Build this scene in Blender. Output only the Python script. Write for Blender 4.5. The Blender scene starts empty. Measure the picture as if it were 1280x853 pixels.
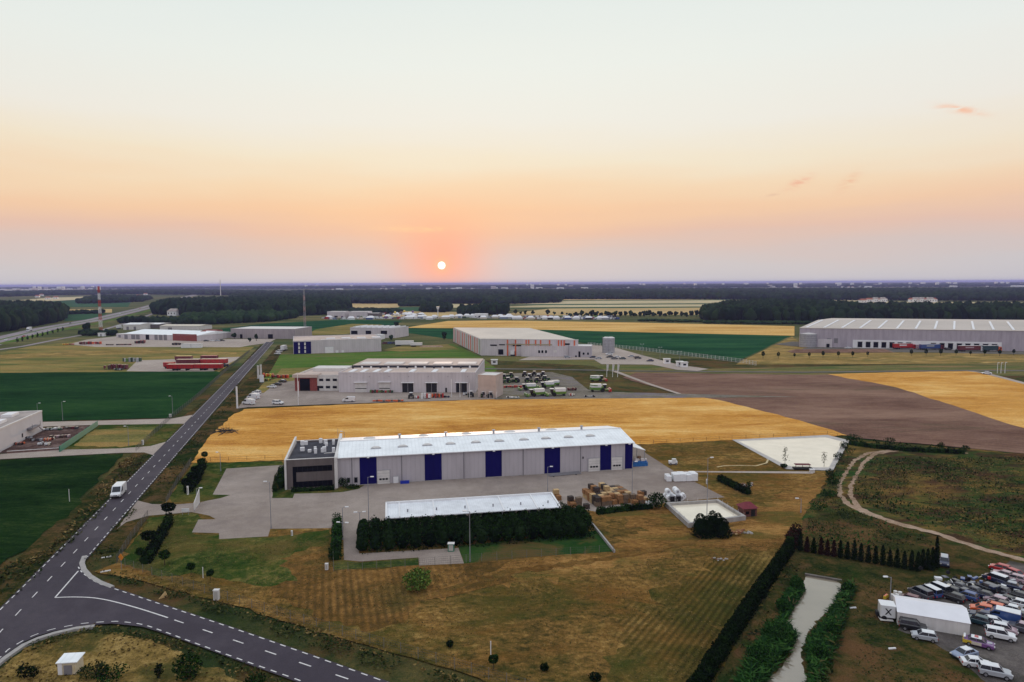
import bpy, math, random
import numpy as np
from mathutils import Matrix, Vector
R = math.radians
SC = bpy.context.scene
COL = SC.collection
random.seed(7)
RNG = np.random.default_rng(7)

# ------------------------------------------------------------------ camera
H = 48.0
PITCH, ROLL, F = 4.87, -0.27, 853.3
cd = bpy.data.cameras.new('camera'); cam = bpy.data.objects.new('camera', cd); COL.objects.link(cam)
cd.sensor_width = 36; cd.lens = 24.0; cd.clip_start = 0.5; cd.clip_end = 90000
CM = Matrix.Rotation(R(90 - PITCH), 4, 'X') @ Matrix.Rotation(R(ROLL), 4, 'Z')
cam.matrix_world = Matrix.Translation((0, 0, H)) @ CM
SC.camera = cam
SC.render.engine = 'CYCLES'
SC.view_settings.view_transform = 'Standard'; SC.view_settings.look = 'None'
SC.view_settings.exposure = 0.0; SC.view_settings.gamma = 1.0
SC.view_settings.use_curve_mapping = False
SC.cycles.use_denoising = True
SC.cycles.max_bounces = 5; SC.cycles.diffuse_bounces = 3; SC.cycles.glossy_bounces = 3
SC.cycles.transparent_max_bounces = 8; SC.cycles.volume_bounces = 1
SC.cycles.caustics_reflective = False; SC.cycles.caustics_refractive = False
SC.render.film_transparent = False

def lin(*c):
    if len(c) == 1: c = c[0]
    return tuple(((v/255)/12.92 if v/255 <= .04045 else ((v/255+.055)/1.055)**2.4) for v in c)

def ray(px, py):
    return (CM.to_3x3() @ Vector(((px-640)/F, -(py-426.5)/F, -1.0))).normalized()

# ------------------------------------------------------------------ sky and sun
SUN_DIR = ray(552, 332)
SUN_EL = math.asin(SUN_DIR.z); SUN_AZ = math.atan2(SUN_DIR.x, SUN_DIR.y)
class NT:
    def __init__(s, nt): s.nt = nt; s.n = nt.nodes; s.l = nt.links
    def new(s, t, **k):
        n = s.n.new(t)
        for a, b in k.items(): setattr(n, a, b)
        return n
    def link(s, a, b): s.l.new(a, b)
    def setin(s, sock, v):
        if hasattr(v, 'is_output'): s.l.new(v, sock)
        elif isinstance(v, (tuple, list)) and len(v) == 3 and sock.type == 'RGBA': sock.default_value = (*v, 1)
        else: sock.default_value = v
    def math(s, op, a, b=0.0, c=0.0, clamp=False):
        n = s.new('ShaderNodeMath', operation=op, use_clamp=clamp)
        for i, v in enumerate((a, b, c)): s.setin(n.inputs[i], v)
        return n.outputs[0]
    def mix(s, f, a, b, mode='MIX'):
        n = s.new('ShaderNodeMix', data_type='RGBA', blend_type=mode, clamp_factor=True)
        s.setin(n.inputs['Factor'], f); s.setin(n.inputs[6], a); s.setin(n.inputs[7], b)
        return n.outputs[2]
    def ramp(s, f, stops, interp='LINEAR'):
        n = s.new('ShaderNodeValToRGB'); r = n.color_ramp; r.interpolation = interp
        while len(r.elements) > 1: r.elements.remove(r.elements[-1])
        for i, (p, c) in enumerate(stops):
            e = r.elements[0] if i == 0 else r.elements.new(p)
            e.position = p; e.color = (*c, 1) if isinstance(c, tuple) else (c, c, c, 1)
        s.setin(n.inputs[0], f); return n.outputs[0]
    def noise(s, vec, scale, detail=4, rough=.55, dist=0.0):
        n = s.new('ShaderNodeTexNoise'); s.setin(n.inputs['Vector'], vec)
        n.inputs['Scale'].default_value = scale; n.inputs['Detail'].default_value = detail
        n.inputs['Roughness'].default_value = rough; n.inputs['Distortion'].default_value = dist
        return n.outputs['Fac']
    def mapping(s, vec, rot=(0,0,0), scale=(1,1,1), loc=(0,0,0)):
        n = s.new('ShaderNodeMapping'); s.setin(n.inputs['Vector'], vec)
        n.inputs['Rotation'].default_value = rot; n.inputs['Scale'].default_value = scale; n.inputs['Location'].default_value = loc
        return n.outputs[0]

W = bpy.data.worlds.new('World'); SC.world = W; W.use_nodes = True
t = NT(W.node_tree); t.n.clear()
tc = t.new('ShaderNodeTexCoord')
sep = t.new('ShaderNodeSeparateXYZ'); t.link(tc.outputs['Generated'], sep.inputs[0])
el = t.math('MULTIPLY', t.math('ARCSINE', sep.outputs[2]), 180/math.pi)       # elevation, degrees
az = t.math('MULTIPLY', t.math('ARCTAN2', sep.outputs[0], sep.outputs[1]), 180/math.pi)
wob = t.noise(t.mapping(tc.outputs['Generated'], scale=(1.2, 1.2, 9)), 2.2, 3)
elw = t.math('ADD', el, t.math('MULTIPLY', t.math('SUBTRACT', wob, .5), 3.0))
elw = t.math('MAXIMUM', elw, t.math('MULTIPLY', el, .6))
fac = t.math('DIVIDE', elw, 90.0, clamp=True)
front = t.ramp(fac, [(0, lin(206,203,204)), (1.3/90, lin(209,203,201)), (2.6/90, lin(216,198,190)), (4.2/90, lin(232,193,170)),
                     (5.8/90, lin(247,203,160)), (7.6/90, lin(248,216,174)), (9.6/90, lin(245,230,199)), (12.4/90, lin(240,236,222)),
                     (17/90, lin(232,238,230)), (23/90, lin(221,233,230)), (35/90, (.80,.88,.95)), (90/90, (1.0,1.10,1.26))])
back = t.ramp(fac, [(0, (.42,.40,.50)), (6/90, (.62,.54,.60)), (16/90, (.76,.72,.80)), (35/90, (.90,.92,1.0)), (1, (1.0,1.10,1.26))])
dsun = t.new('ShaderNodeVectorMath', operation='DOT_PRODUCT'); t.link(tc.outputs['Generated'], dsun.inputs[0]); dsun.inputs[1].default_value = SUN_DIR
dot = dsun.outputs['Value']
skycol = t.mix(t.math('MULTIPLY_ADD', dot, .5, .42, clamp=True), back, front)
# warm glow round the low sun: an upright and a level lobe
daz = t.math('SUBTRACT', az, math.degrees(SUN_AZ)); de = t.math('SUBTRACT', el, math.degrees(SUN_EL))
def gauss(a, b, sa, sb):
    q = t.math('ADD', t.math('POWER', t.math('ABSOLUTE', t.math('DIVIDE', a, sa)), 2), t.math('POWER', t.math('ABSOLUTE', t.math('DIVIDE', b, sb)), 2))
    return t.math('EXPONENT', t.math('MULTIPLY', q, -1.0))
skycol = t.mix(t.math('MULTIPLY', gauss(daz, t.math('SUBTRACT', de, 3.4), 13, 2.0), .45), skycol, lin(253,200,154))
skycol = t.mix(t.math('MULTIPLY', gauss(daz, t.math('SUBTRACT', de, .4), 3.6, 3.0), .78), skycol, lin(255,170,138))
skycol = t.mix(t.math('MULTIPLY', gauss(t.math('SUBTRACT', az, 3), t.math('SUBTRACT', el, 17), 30, 7), .35), skycol, lin(247,246,236))
# a few thin cloud wisps
wv = t.noise(t.mapping(tc.outputs['Generated'], scale=(14, 14, 60)), 3.0, 5, .6, .6)
wm = t.math('MULTIPLY', t.math('SUBTRACT', wv, .36, clamp=True), 5.0, clamp=True)
def wisp(px, py, sa, sb, slope, col, k):
    global skycol
    d = ray(px, py); a0 = math.degrees(math.atan2(d.x, d.y)); e0 = math.degrees(math.asin(d.z))
    a = t.math('SUBTRACT', az, a0)
    b = t.math('SUBTRACT', t.math('SUBTRACT', el, e0), t.math('MULTIPLY', a, slope))
    skycol = t.mix(t.math('MULTIPLY', t.math('MULTIPLY', gauss(a, b, sa, sb), wm), k), skycol, col)
wisp(1200, 137, 1.3, .24, -.30, lin(247,182,146), .75)
wisp(998, 229, .8, .34, .45, lin(238,176,148), .75)
wisp(1061, 227, .6, .40, .6, lin(236,182,148), .7)
wisp(968, 243, .6, .12, .2, lin(225,185,158), .5)
wisp(520, 287, 3.0, .22, 0, lin(255,214,160), .55)
# sun disc
disc = t.math('GREATER_THAN', dot, math.cos(R(.32)))
halo = t.math('EXPONENT', t.math('MULTIPLY', t.math('SUBTRACT', 1.0, dot), -1/6e-5))
skycol = t.mix(t.math('MULTIPLY', halo, .9), skycol, lin(255,190,150))
skycol = t.mix(disc, skycol, (1.6, 1.45, 1.2))
skyt = t.new('ShaderNodeTexSky', sky_type='NISHITA'); skyt.sun_disc = False
skyt.sun_elevation = SUN_EL; skyt.sun_rotation = SUN_AZ
nish = t.mix(1.0, skyt.outputs[0], (.004, .004, .004), 'MULTIPLY')
skycol = t.mix(1.0, skycol, nish, 'ADD')
bg = t.new('ShaderNodeBackground'); t.link(skycol, bg.inputs[0]); bg.inputs[1].default_value = 1.0
wo = t.new('ShaderNodeOutputWorld'); t.link(bg.outputs[0], wo.inputs[0])

ld = bpy.data.lights.new('sun', 'SUN'); lo = bpy.data.objects.new('sun', ld); COL.objects.link(lo)
ld.energy = 1.3; ld.angle = R(.6); ld.color = (1, .62, .38)
lo.rotation_euler = SUN_DIR.to_track_quat('Z', 'Y').to_euler()

# ------------------------------------------------------------------ pixel geometry helpers (photo is 1280 x 853)
def P(px, py, z=0.0):
    d = ray(px, py); k = (z - H)/d.z
    return Vector((d.x*k, d.y*k, z))
def top(px, py, py2):
    """height of something whose foot is at (px,py) and whose top shows at py2"""
    b = P(px, py); d = ray(px, py2); return H + d.z*b.y/d.y
def ang(a, b):
    a, b = P(*a), P(*b); return math.atan2(b.y-a.y, b.x-a.x)

# ------------------------------------------------------------------ materials
MATS = {}
def mat(name, col, rough=.7, var=.10, scale=.6, spec=.3, metal=0.0, bump=0.0, col2=None, coat=0.0, streak=False, emit=None):
    if name in MATS: return MATS[name]
    m = bpy.data.materials.new(name); m.use_nodes = True
    t = NT(m.node_tree); b = t.n['Principled BSDF']
    co = t.new('ShaderNodeTexCoord').outputs['Object']
    v = t.mapping(co, scale=(1, 1, .15 if streak else 1))
    n = t.noise(v, scale, 5, .6)
    c1 = tuple(x*(1-var) for x in col); c2 = tuple(min(1, x*(1+var)) for x in (col2 or col))
    c = t.ramp(n, [(.32, c1), (.68, c2)])
    t.link(c, b.inputs['Base Color'])
    b.inputs['Roughness'].default_value = rough; b.inputs['Metallic'].default_value = metal
    b.inputs['Specular IOR Level'].default_value = spec
    if coat: b.inputs['Coat Weight'].default_value = coat; b.inputs['Coat Roughness'].default_value = .06
    if bump:
        bp = t.new('ShaderNodeBump'); bp.inputs['Strength'].default_value = bump; bp.inputs['Distance'].default_value = .05
        t.link(t.noise(co, scale*8, 4), bp.inputs['Height']); t.link(bp.outputs[0], b.inputs['Normal'])
    MATS[name] = m; return m

def ridged(name, col, pitch, rot=0, depth=.35, rough=.5, var=.05, axis='X', metal=0.0, spec=.4, dirt=.12):
    """profiled sheet: ribs across the local X (or Y) axis"""
    if name in MATS: return MATS[name]
    m = bpy.data.materials.new(name); m.use_nodes = True
    t = NT(m.node_tree); b = t.n['Principled BSDF']
    co = t.new('ShaderNodeTexCoord').outputs['Object']
    w = t.new('ShaderNodeTexWave', wave_type='BANDS', bands_direction=axis); t.link(co, w.inputs[0]); w.inputs['Scale'].default_value = math.pi/10/pitch
    n = t.noise(t.mapping(co, scale=(1, 1, .25)), .35, 5, .65)
    c = t.ramp(n, [(.3, tuple(x*(1-var-dirt) for x in col)), (.6, tuple(x*(1+var) for x in col))])
    c = t.mix(t.math('MULTIPLY', t.math('POWER', w.outputs['Fac'], 6), .22), c, tuple(x*.62 for x in col))
    t.link(c, b.inputs['Base Color']); b.inputs['Roughness'].default_value = rough; b.inputs['Metallic'].default_value = metal
    b.inputs['Specular IOR Level'].default_value = spec
    bp = t.new('ShaderNodeBump'); bp.inputs['Strength'].default_value = depth; bp.inputs['Distance'].default_value = .04
    t.link(w.outputs['Fac'], bp.inputs['Height']); t.link(bp.outputs[0], b.inputs['Normal'])
    MATS[name] = m; return m

def gmat(name, cols, s1=.02, s2=.35, s3=2.5, patch=None, patch_s=.03, stripe=None, rough=.95, bump=.5, patch_lo=.5, patch_hi=.62, k=.5, aniso=None, spec=0.0):
    """ground: cols = dark..light through three noise octaves; patch = colour of larger blotches; stripe = (angle, pitch m, strength, colour)"""
    if name in MATS: return MATS[name]
    m = bpy.data.materials.new(name); m.use_nodes = True
    t = NT(m.node_tree); b = t.n['Principled BSDF']
    co = t.new('ShaderNodeTexCoord').outputs['Object']
    cv = t.mapping(co, rot=(0, 0, aniso[0]), scale=(1, aniso[1], 1)) if aniso else co
    a = t.noise(cv, s1, 6, .6, .4); c_ = t.noise(cv, s2, 6, .65, .2); d = t.noise(co, s3, 5, .7)
    f = t.math('ADD', t.math('MULTIPLY', a, 1-k), t.math('MULTIPLY', t.math('ADD', t.math('MULTIPLY', c_, .55), t.math('MULTIPLY', d, .45)), k))
    n = len(cols)
    col = t.ramp(f, [(.405 + .19*i/max(1, n-1), c) for i, c in enumerate(cols)])
    if patch is not None:
        ps = patch if isinstance(patch, list) else [patch]
        for i, pc in enumerate(ps):
            q = t.noise(t.mapping(cv, loc=(31*i+5, 17*i, 3)), patch_s*(1+.7*i), 7, .68, .5)
            col = t.mix(t.ramp(q, [(patch_lo, 0.0), (patch_hi, .85)]), col, pc)
    if stripe:
        for st in (stripe if isinstance(stripe, list) else [stripe]):
            w = t.new('ShaderNodeTexWave', wave_type='BANDS', bands_direction='X')
            t.link(t.mapping(co, rot=(0, 0, -st[0])), w.inputs[0]); w.inputs['Scale'].default_value = math.pi/10/st[1]
            w.inputs['Distortion'].default_value = .9; w.inputs['Detail'].default_value = 2; w.inputs['Detail Scale'].default_value = .4
            msk = t.ramp(t.noise(t.mapping(co, loc=(9, 4, 7)), .035, 4, .6), [(.40, .15), (.60, 1.0)])
            col = t.mix(t.math('MULTIPLY', t.math('MULTIPLY', w.outputs['Fac'], msk), st[2]), col, st[3])
    e = t.noise(co, s3*3.3, 3, .7)
    col = t.mix(1.0, col, t.ramp(e, [(.3, .62), (.7, 1.42)]), 'MULTIPLY')
    t.link(col, b.inputs['Base Color']); b.inputs['Roughness'].default_value = rough; b.inputs['Specular IOR Level'].default_value = spec
    bp = t.new('ShaderNodeBump'); bp.inputs['Strength'].default_value = bump; bp.inputs['Distance'].default_value = .15
    t.link(t.math('ADD', d, e), bp.inputs['Height']); t.link(bp.outputs[0], b.inputs['Normal'])
    MATS[name] = m; return m

def leafmat(name, c_dark, c_mid, c_light, scale=.5):
    if name in MATS: return MATS[name]
    m = bpy.data.materials.new(name); m.use_nodes = True
    t = NT(m.node_tree); b = t.n['Principled BSDF']
    co = t.new('ShaderNodeTexCoord').outputs['Object']
    g = t.new('ShaderNodeNewGeometry'); n = t.noise(co, scale, 3)
    f = t.math('ADD', t.math('MULTIPLY', g.outputs['Random Per Island'], .5), t.math('MULTIPLY', n, .5))
    t.link(t.ramp(f, [(.25, c_dark), (.5, c_mid), (.75, c_light)]), b.inputs['Base Color'])
    b.inputs['Roughness'].default_value = .9; b.inputs['Specular IOR Level'].default_value = .04
    MATS[name] = m; return m

# ------------------------------------------------------------------ mesh builder
class MB:
    def __init__(s): s.v = []; s.f = []
    def add(s, vs, fs):
        o = len(s.v); s.v += [tuple(p) for p in vs]; s.f += [tuple(i+o for i in f) for f in fs]; return s
    def box(s, x0, y0, z0, x1, y1, z1):
        return s.add([(x0,y0,z0),(x1,y0,z0),(x1,y1,z0),(x0,y1,z0),(x0,y0,z1),(x1,y0,z1),(x1,y1,z1),(x0,y1,z1)],
                     [(0,3,2,1),(4,5,6,7),(0,1,5,4),(1,2,6,5),(2,3,7,6),(3,0,4,7)])
    def cbox(s, cx, cy, cz, sx, sy, sz, rz=0, bev=0):
        """box centred at c, turned by rz; bev trims the vertical edges"""
        hx, hy, hz = sx/2, sy/2, sz/2
        if bev: pts = [(-hx+bev,-hy),(hx-bev,-hy),(hx,-hy+bev),(hx,hy-bev),(hx-bev,hy),(-hx+bev,hy),(-hx,hy-bev),(-hx,-hy+bev)]
        else: pts = [(-hx,-hy),(hx,-hy),(hx,hy),(-hx,hy)]
        c, q = math.cos(rz), math.sin(rz)
        return s.prism([(cx+x*c-y*q, cy+x*q+y*c) for x, y in pts], cz-hz, cz+hz)
    def prism(s, pts, z0, z1):
        n = len(pts); z0 = z0 if hasattr(z0, '__len__') else [z0]*n; z1 = z1 if hasattr(z1, '__len__') else [z1]*n
        vs = [(p[0], p[1], z0[i]) for i, p in enumerate(pts)] + [(p[0], p[1], z1[i]) for i, p in enumerate(pts)]
        return s.add(vs, [tuple(range(n-1, -1, -1)), tuple(range(n, 2*n))] + [(i, (i+1) % n, n+(i+1) % n, n+i) for i in range(n)])
    def xprism(s, prof, y0, y1, y0t=None):
        """profile in (x,z), counter-clockwise, run from y0 to y1"""
        n = len(prof)
        vs = [(x, y0, z) for x, z in prof] + [(x, y1, z) for x, z in prof]
        return s.add(vs, [tuple(range(n)), tuple(range(2*n-1, n-1, -1))] + [((i+1) % n, i, n+i, n+(i+1) % n) for i in range(n)])
    def cyl(s, x, y, z0, z1, r0, r1=None, n=10):
        r1 = r0 if r1 is None else r1
        vs = [(x+r0*math.cos(2*math.pi*i/n), y+r0*math.sin(2*math.pi*i/n), z0) for i in range(n)] + \
             [(x+r1*math.cos(2*math.pi*i/n), y+r1*math.sin(2*math.pi*i/n), z1) for i in range(n)]
        return s.add(vs, [tuple(range(n-1, -1, -1)), tuple(range(n, 2*n))] + [(i, (i+1) % n, n+(i+1) % n, n+i) for i in range(n)])
    def tube(s, a, b, r, r1=None, n=6):
        a, b = Vector(a), Vector(b); d = (b-a)
        if d.length < 1e-6: return s
        q = d.to_track_quat('Z', 'Y'); r1 = r if r1 is None else r1
        ring = lambda c, rr: [c + q @ Vector((rr*math.cos(2*math.pi*i/n), rr*math.sin(2*math.pi*i/n), 0)) for i in range(n)]
        return s.add(ring(a, r)+ring(b, r1), [tuple(range(n-1, -1, -1)), tuple(range(n, 2*n))] + [(i, (i+1) % n, n+(i+1) % n, n+i) for i in range(n)])
    def wheel(s, x, y, z, r, w, n=12):
        """disc with its axle along y"""
        vs = [(x+r*math.cos(2*math.pi*i/n), y-w/2, z+r*math.sin(2*math.pi*i/n)) for i in range(n)] + \
             [(x+r*math.cos(2*math.pi*i/n), y+w/2, z+r*math.sin(2*math.pi*i/n)) for i in range(n)]
        return s.add(vs, [tuple(range(n)), tuple(range(2*n-1, n-1, -1))] + [((i+1) % n, i, n+i, n+(i+1) % n) for i in range(n)])
    def frustum(s, a, z0, b, z1):
        """a, b = (x0,x1,halfwidth) at z0 and z1"""
        q = lambda r, z: [(r[0],-r[2],z),(r[1],-r[2],z),(r[1],r[2],z),(r[0],r[2],z)]
        return s.add(q(a, z0)+q(b, z1), [(0,3,2,1),(4,5,6,7),(0,1,5,4),(1,2,6,5),(2,3,7,6),(3,0,4,7)])
    def ball(s, c, r, n=8, m=5, jit=0):
        vs = [(c[0], c[1], c[2]-r[2])]; fs = []
        for j in range(1, m):
            ph = -math.pi/2 + math.pi*j/m
            for i in range(n):
                k = 1 + random.uniform(-jit, jit); th = 2*math.pi*i/n
                vs.append((c[0]+r[0]*k*math.cos(ph)*math.cos(th), c[1]+r[1]*k*math.cos(ph)*math.sin(th), c[2]+r[2]*k*math.sin(ph)))
        vs.append((c[0], c[1], c[2]+r[2])); T = len(vs)-1
        for i in range(n): fs.append((0, 1+(i+1) % n, 1+i)); fs.append((T, T-n+i, T-n+(i+1) % n))
        for j in range(m-2):
            for i in range(n): a = 1+j*n; fs.append((a+i, a+(i+1) % n, a+n+(i+1) % n, a+n+i))
        return s.add(vs, fs)
    def build(s, name, m, parent=None, smooth=False):
        me = bpy.data.meshes.new(name); me.from_pydata(s.v, [], s.f); me.update()
        if smooth: me.polygons.foreach_set('use_smooth', [True]*len(me.polygons))
        o = bpy.data.objects.new(name, me); COL.objects.link(o)
        if m: me.materials.append(m)
        if parent: o.parent = parent
        return o

def tag(o, label=None, cat=None, group=None, kind=None):
    if label: o['label'] = label
    if cat: o['category'] = cat
    if group: o['group'] = group
    if kind: o['kind'] = kind
    return o
def thing(name, label, cat, loc=(0, 0, 0), rz=0, group=None):
    o = bpy.data.objects.new(name, None); COL.objects.link(o); o.location = loc; o.rotation_euler = (0, 0, rz)
    o.empty_display_size = .1
    return tag(o, label, cat, group)
KIDS = {}
def copy_tree(o, parent=None):
    c = o.copy(); COL.objects.link(c); c.parent = parent
    for ch in o.children: copy_tree(ch, c)
    return c
def place(proto, used, loc, rz, label, group=None, scale=1):
    """first call uses the prototype itself, later calls copy it with its parts"""
    o = proto if id(proto) not in used else copy_tree(proto)
    used.add(id(proto)); o.location = loc; o.rotation_euler = (0, 0, rz); o['label'] = label
    if group: o['group'] = group
    o.scale = (scale,)*3 if not hasattr(scale, '__len__') else scale
    return o
USED = set()
ORD = 'first second third fourth fifth sixth seventh eighth ninth tenth eleventh twelfth thirteenth fourteenth fifteenth sixteenth seventeenth eighteenth nineteenth twentieth'.split()
def ordw(i): return ORD[i] if i < 20 else ('twenty-'+ORD[i-20] if i < 29 else ['thirtieth','thirty-first','thirty-second','thirty-third','thirty-fourth','thirty-fifth','thirty-sixth'][i-29])

# ------------------------------------------------------------------ ground sheets
SHEETS = []
def inpoly(x, y, pts):
    c = False; j = len(pts)-1
    for i in range(len(pts)):
        if (pts[i][1] > y) != (pts[j][1] > y) and x < (pts[j][0]-pts[i][0])*(y-pts[i][1])/(pts[j][1]-pts[i][1])+pts[i][0]: c = not c
        j = i
    return c
def gz(x, y):
    z = 0
    for pts, zz in SHEETS:
        if zz > z and inpoly(x, y, pts): z = zz
    return z
def at(px, py, dx=0, dy=0):
    p = P(px, py); x, y = p.x+dx, p.y+dy; return Vector((x, y, gz(x, y)))
def ragged(pts, amp, step):
    out = []
    n = len(pts)
    for i in range(n):
        a, b = Vector(pts[i][:2]), Vector(pts[(i+1) % n][:2]); L = (b-a).length
        k = max(1, min(200, int(L/step))); nn = Vector((-(b-a).y, (b-a).x)).normalized()
        for j in range(k):
            q = a + (b-a)*j/k
            if j: q = q + nn*random.gauss(0, amp)
            out.append((q.x, q.y))
    return out
ZK = [0]
def sheet(name, px, m, rag=0, step=2.0, world=False, z=None, kind='structure'):
    pts = [(p[0], p[1]) for p in px] if world else [tuple(P(*p)[:2]) for p in px]
    if rag: pts = ragged(pts, rag, step)
    if z is None: ZK[0] += 1; z = .0035*ZK[0]
    me = bpy.data.meshes.new(name)
    from mathutils.geometry import tessellate_polygon
    tri = tessellate_polygon([[Vector((*p, 0)) for p in pts]])
    fs = []
    for a, b, c in tri:
        A, B, C = (Vector(pts[i]) for i in (a, b, c))
        fs.append((a, b, c) if (B-A).x*(C-A).y-(B-A).y*(C-A).x > 0 else (a, c, b))
    me.from_pydata([(x, y, z) for x, y in pts], [], fs); me.update(); me.materials.append(m)
    o = bpy.data.objects.new(name, me); COL.objects.link(o); o['kind'] = kind
    SHEETS.append((pts, z)); return o
def band(px, w, world=False):
    pts = [Vector(p[:2]) for p in px] if world else [Vector(P(*p)[:2]) for p in px]
    L, Rr = [], []
    for i, p in enumerate(pts):
        d = (pts[min(i+1, len(pts)-1)]-pts[max(i-1, 0)]).normalized(); n = Vector((-d.y, d.x)); ww = w[i] if hasattr(w, '__len__') else w
        L.append(p+n*ww/2); Rr.append(p-n*ww/2)
    return L + Rr[::-1]
# ================================================================== GROUND AND ROADS
M_base = gmat('rough_grass_mat', [(.020,.030,.012), (.042,.050,.018), (.085,.072,.026), (.13,.10,.035)], s1=.018, s2=.22, s3=1.6, patch=[(.022,.040,.013), (.11,.062,.026)], patch_s=.03)
ground = MB(); ground.add([(-60000,-3000,0),(60000,-3000,0),(60000,90000,0),(-60000,90000,0)], [(0,1,2,3)])
ground.build('ground', M_base)['kind'] = 'structure'

M_far = gmat('far_land_mat', [(.05,.06,.03), (.10,.10,.05), (.22,.17,.08)], s1=.0015, s2=.006, s3=.05, patch=[(.03,.05,.025)], patch_s=.002, bump=0)
sheet('far_farmland', [(-900,378),(-200,374),(640,374),(1500,372),(2200,371),(1900,352.5-1.5),(640,355.6),(-700,361.5)], M_far)
M_tan = gmat('stubble_mat', [(.36,.25,.11), (.46,.33,.15), (.54,.40,.20)], s1=.004, s2=.03, s3=.4, bump=.1)
M_tan2 = gmat('pale_stubble_mat', [(.44,.36,.20), (.54,.45,.27)], s1=.004, s2=.03, s3=.4, bump=.1)
M_fgreen = gmat('far_green_mat', [(.030,.075,.035), (.05,.11,.05)], s1=.004, s2=.03, s3=.4, bump=.1)
M_crop = gmat('crop_green_mat', [(.007,.027,.008), (.013,.046,.014), (.026,.070,.019)], s1=.012, s2=.12, s3=1.5, k=.5, stripe=(R(80), 1.7, .30, (.004,.022,.010)), aniso=(R(-3), 3))
M_cropn = gmat('near_crop_mat', [(.004,.013,.004), (.008,.023,.006), (.014,.036,.009), (.032,.052,.014)], s1=.03, s2=.3, s3=2.2, k=.55, stripe=(R(78), 1.5, .30, (.003,.014,.005)), aniso=(R(-6), 3))
M_cropf = gmat('far_crop_green_mat', [(.010,.045,.018), (.016,.065,.028), (.028,.09,.032)], s1=.01, s2=.05, s3=.4, k=.4, aniso=(R(5), 4))
M_wheat = gmat('wheat_mat', [(0.382, 0.159, 0.032), (0.530, 0.254, 0.053), (0.636, 0.339, 0.090), (0.721, 0.456, 0.159)], s1=.02, s2=.16, s3=1.8, k=.48, bump=.5, stripe=[(R(78), 12.0, .25, (.36,.15,.035)), (R(78), 2.2, .20, (.70,.42,.14))], aniso=(R(-12), 3))
M_wheat2 = gmat('far_wheat_mat', [(.46,.25,.07), (.58,.35,.11), (.66,.43,.16)], s1=.008, s2=.06, s3=.8, k=.4, bump=.2, aniso=(R(-5), 3.5))
M_plough = gmat('ploughed_mat', [(0.118, 0.065, 0.047), (0.196, 0.115, 0.082), (0.269, 0.168, 0.118)], s1=.01, s2=.09, s3=1.3, k=.45, patch=[(.09,.085,.045)], patch_s=.008, patch_lo=.58, patch_hi=.72, stripe=(R(60), 3.2, .35, (.10,.066,.05)), aniso=(R(-30), 3))
M_gold = gmat('golden_grass_mat', [(0.138, 0.109, 0.034), (0.299, 0.196, 0.067), (0.460, 0.310, 0.115)], s1=.03, s2=.2, s3=1.6, k=.5, patch=[(.10,.10,.032)], patch_s=.03, aniso=(R(-4), 3))
M_gold2 = gmat('near_golden_grass_mat', [(0.056, 0.048, 0.015), (0.150, 0.100, 0.030), (0.263, 0.175, 0.056), (0.375, 0.263, 0.100)], s1=.06, s2=.5, s3=3, k=.6, patch=[(.05,.055,.016)], patch_s=.09)
M_olive = gmat('dry_field_mat', [(.11,.105,.036), (.20,.17,.055), (.30,.22,.075)], s1=.01, s2=.07, s3=.9, patch=[(.07,.10,.028), (.30,.19,.065)], patch_s=.012, aniso=(R(-4), 5))
M_lawn = gmat('lawn_mat', [(.050,.105,.020), (.085,.15,.028), (.13,.18,.042)], s1=.02, s2=.15, s3=1.2, patch=[(.13,.12,.04)], patch_s=.02, aniso=(R(0), 4))
M_mown = gmat('mown_meadow_mat', [(0.048, 0.040, 0.013), (0.125, 0.078, 0.023), (0.230, 0.129, 0.038), (0.361, 0.225, 0.072)], s1=.03, s2=.5, s3=1.7, k=.66,
              patch=[(.050,.055,.013), (.18,.085,.022), (.048,.058,.013)], patch_s=.034, patch_lo=.48, patch_hi=.68, aniso=(R(-6), 1.7), bump=.9)
M_mown3 = gmat('mown_rows_mat', [(0.048, 0.040, 0.013), (0.125, 0.082, 0.023), (0.215, 0.129, 0.038), (0.333, 0.217, 0.069)], s1=.03, s2=.5, s3=1.7, k=.66,
              patch=[(.050,.058,.013), (.18,.088,.022), (.045,.058,.013)], patch_s=.034, patch_lo=.48, patch_hi=.68,
              stripe=(ang((880,850),(990,680)) - R(90), .95, .66, (.026,.026,.008)), bump=.9)
M_red = gmat('reddish_stubble_mat', [(0.081, 0.049, 0.016), (0.170, 0.088, 0.026), (0.259, 0.134, 0.040), (0.353, 0.200, 0.066)], s1=.04, s2=.5, s3=1.8, k=.6, patch=[(.10,.085,.022)], patch_s=.06, aniso=(R(8), 3), bump=.8)
M_mown2 = gmat('mown_strip_mat', [(0.081, 0.050, 0.015), (0.181, 0.093, 0.027), (0.312, 0.169, 0.053)], s1=.05, s2=.5, s3=1.7, k=.6, patch=[(.05,.055,.016)], patch_s=.05,
              stripe=(ang((430,780),(425,690)) - R(90), 1.1, .7, (.055,.038,.014)))
M_green = gmat('green_grass_mat', [(0.019, 0.036, 0.008), (0.041, 0.062, 0.014), (0.090, 0.096, 0.024), (0.180, 0.138, 0.043)], s1=.06, s2=.5, s3=1.7, k=.65, patch=[(.11,.080,.024), (.018,.050,.009)], patch_s=.05)
M_verge = gmat('verge_mat', [(0.009, 0.017, 0.006), (0.026, 0.034, 0.009), (0.072, 0.050, 0.018), (0.154, 0.088, 0.035)], s1=.05, s2=.4, s3=2.4, k=.6, patch=[(.012,.028,.007), (.10,.060,.028)], patch_s=.07)
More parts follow.
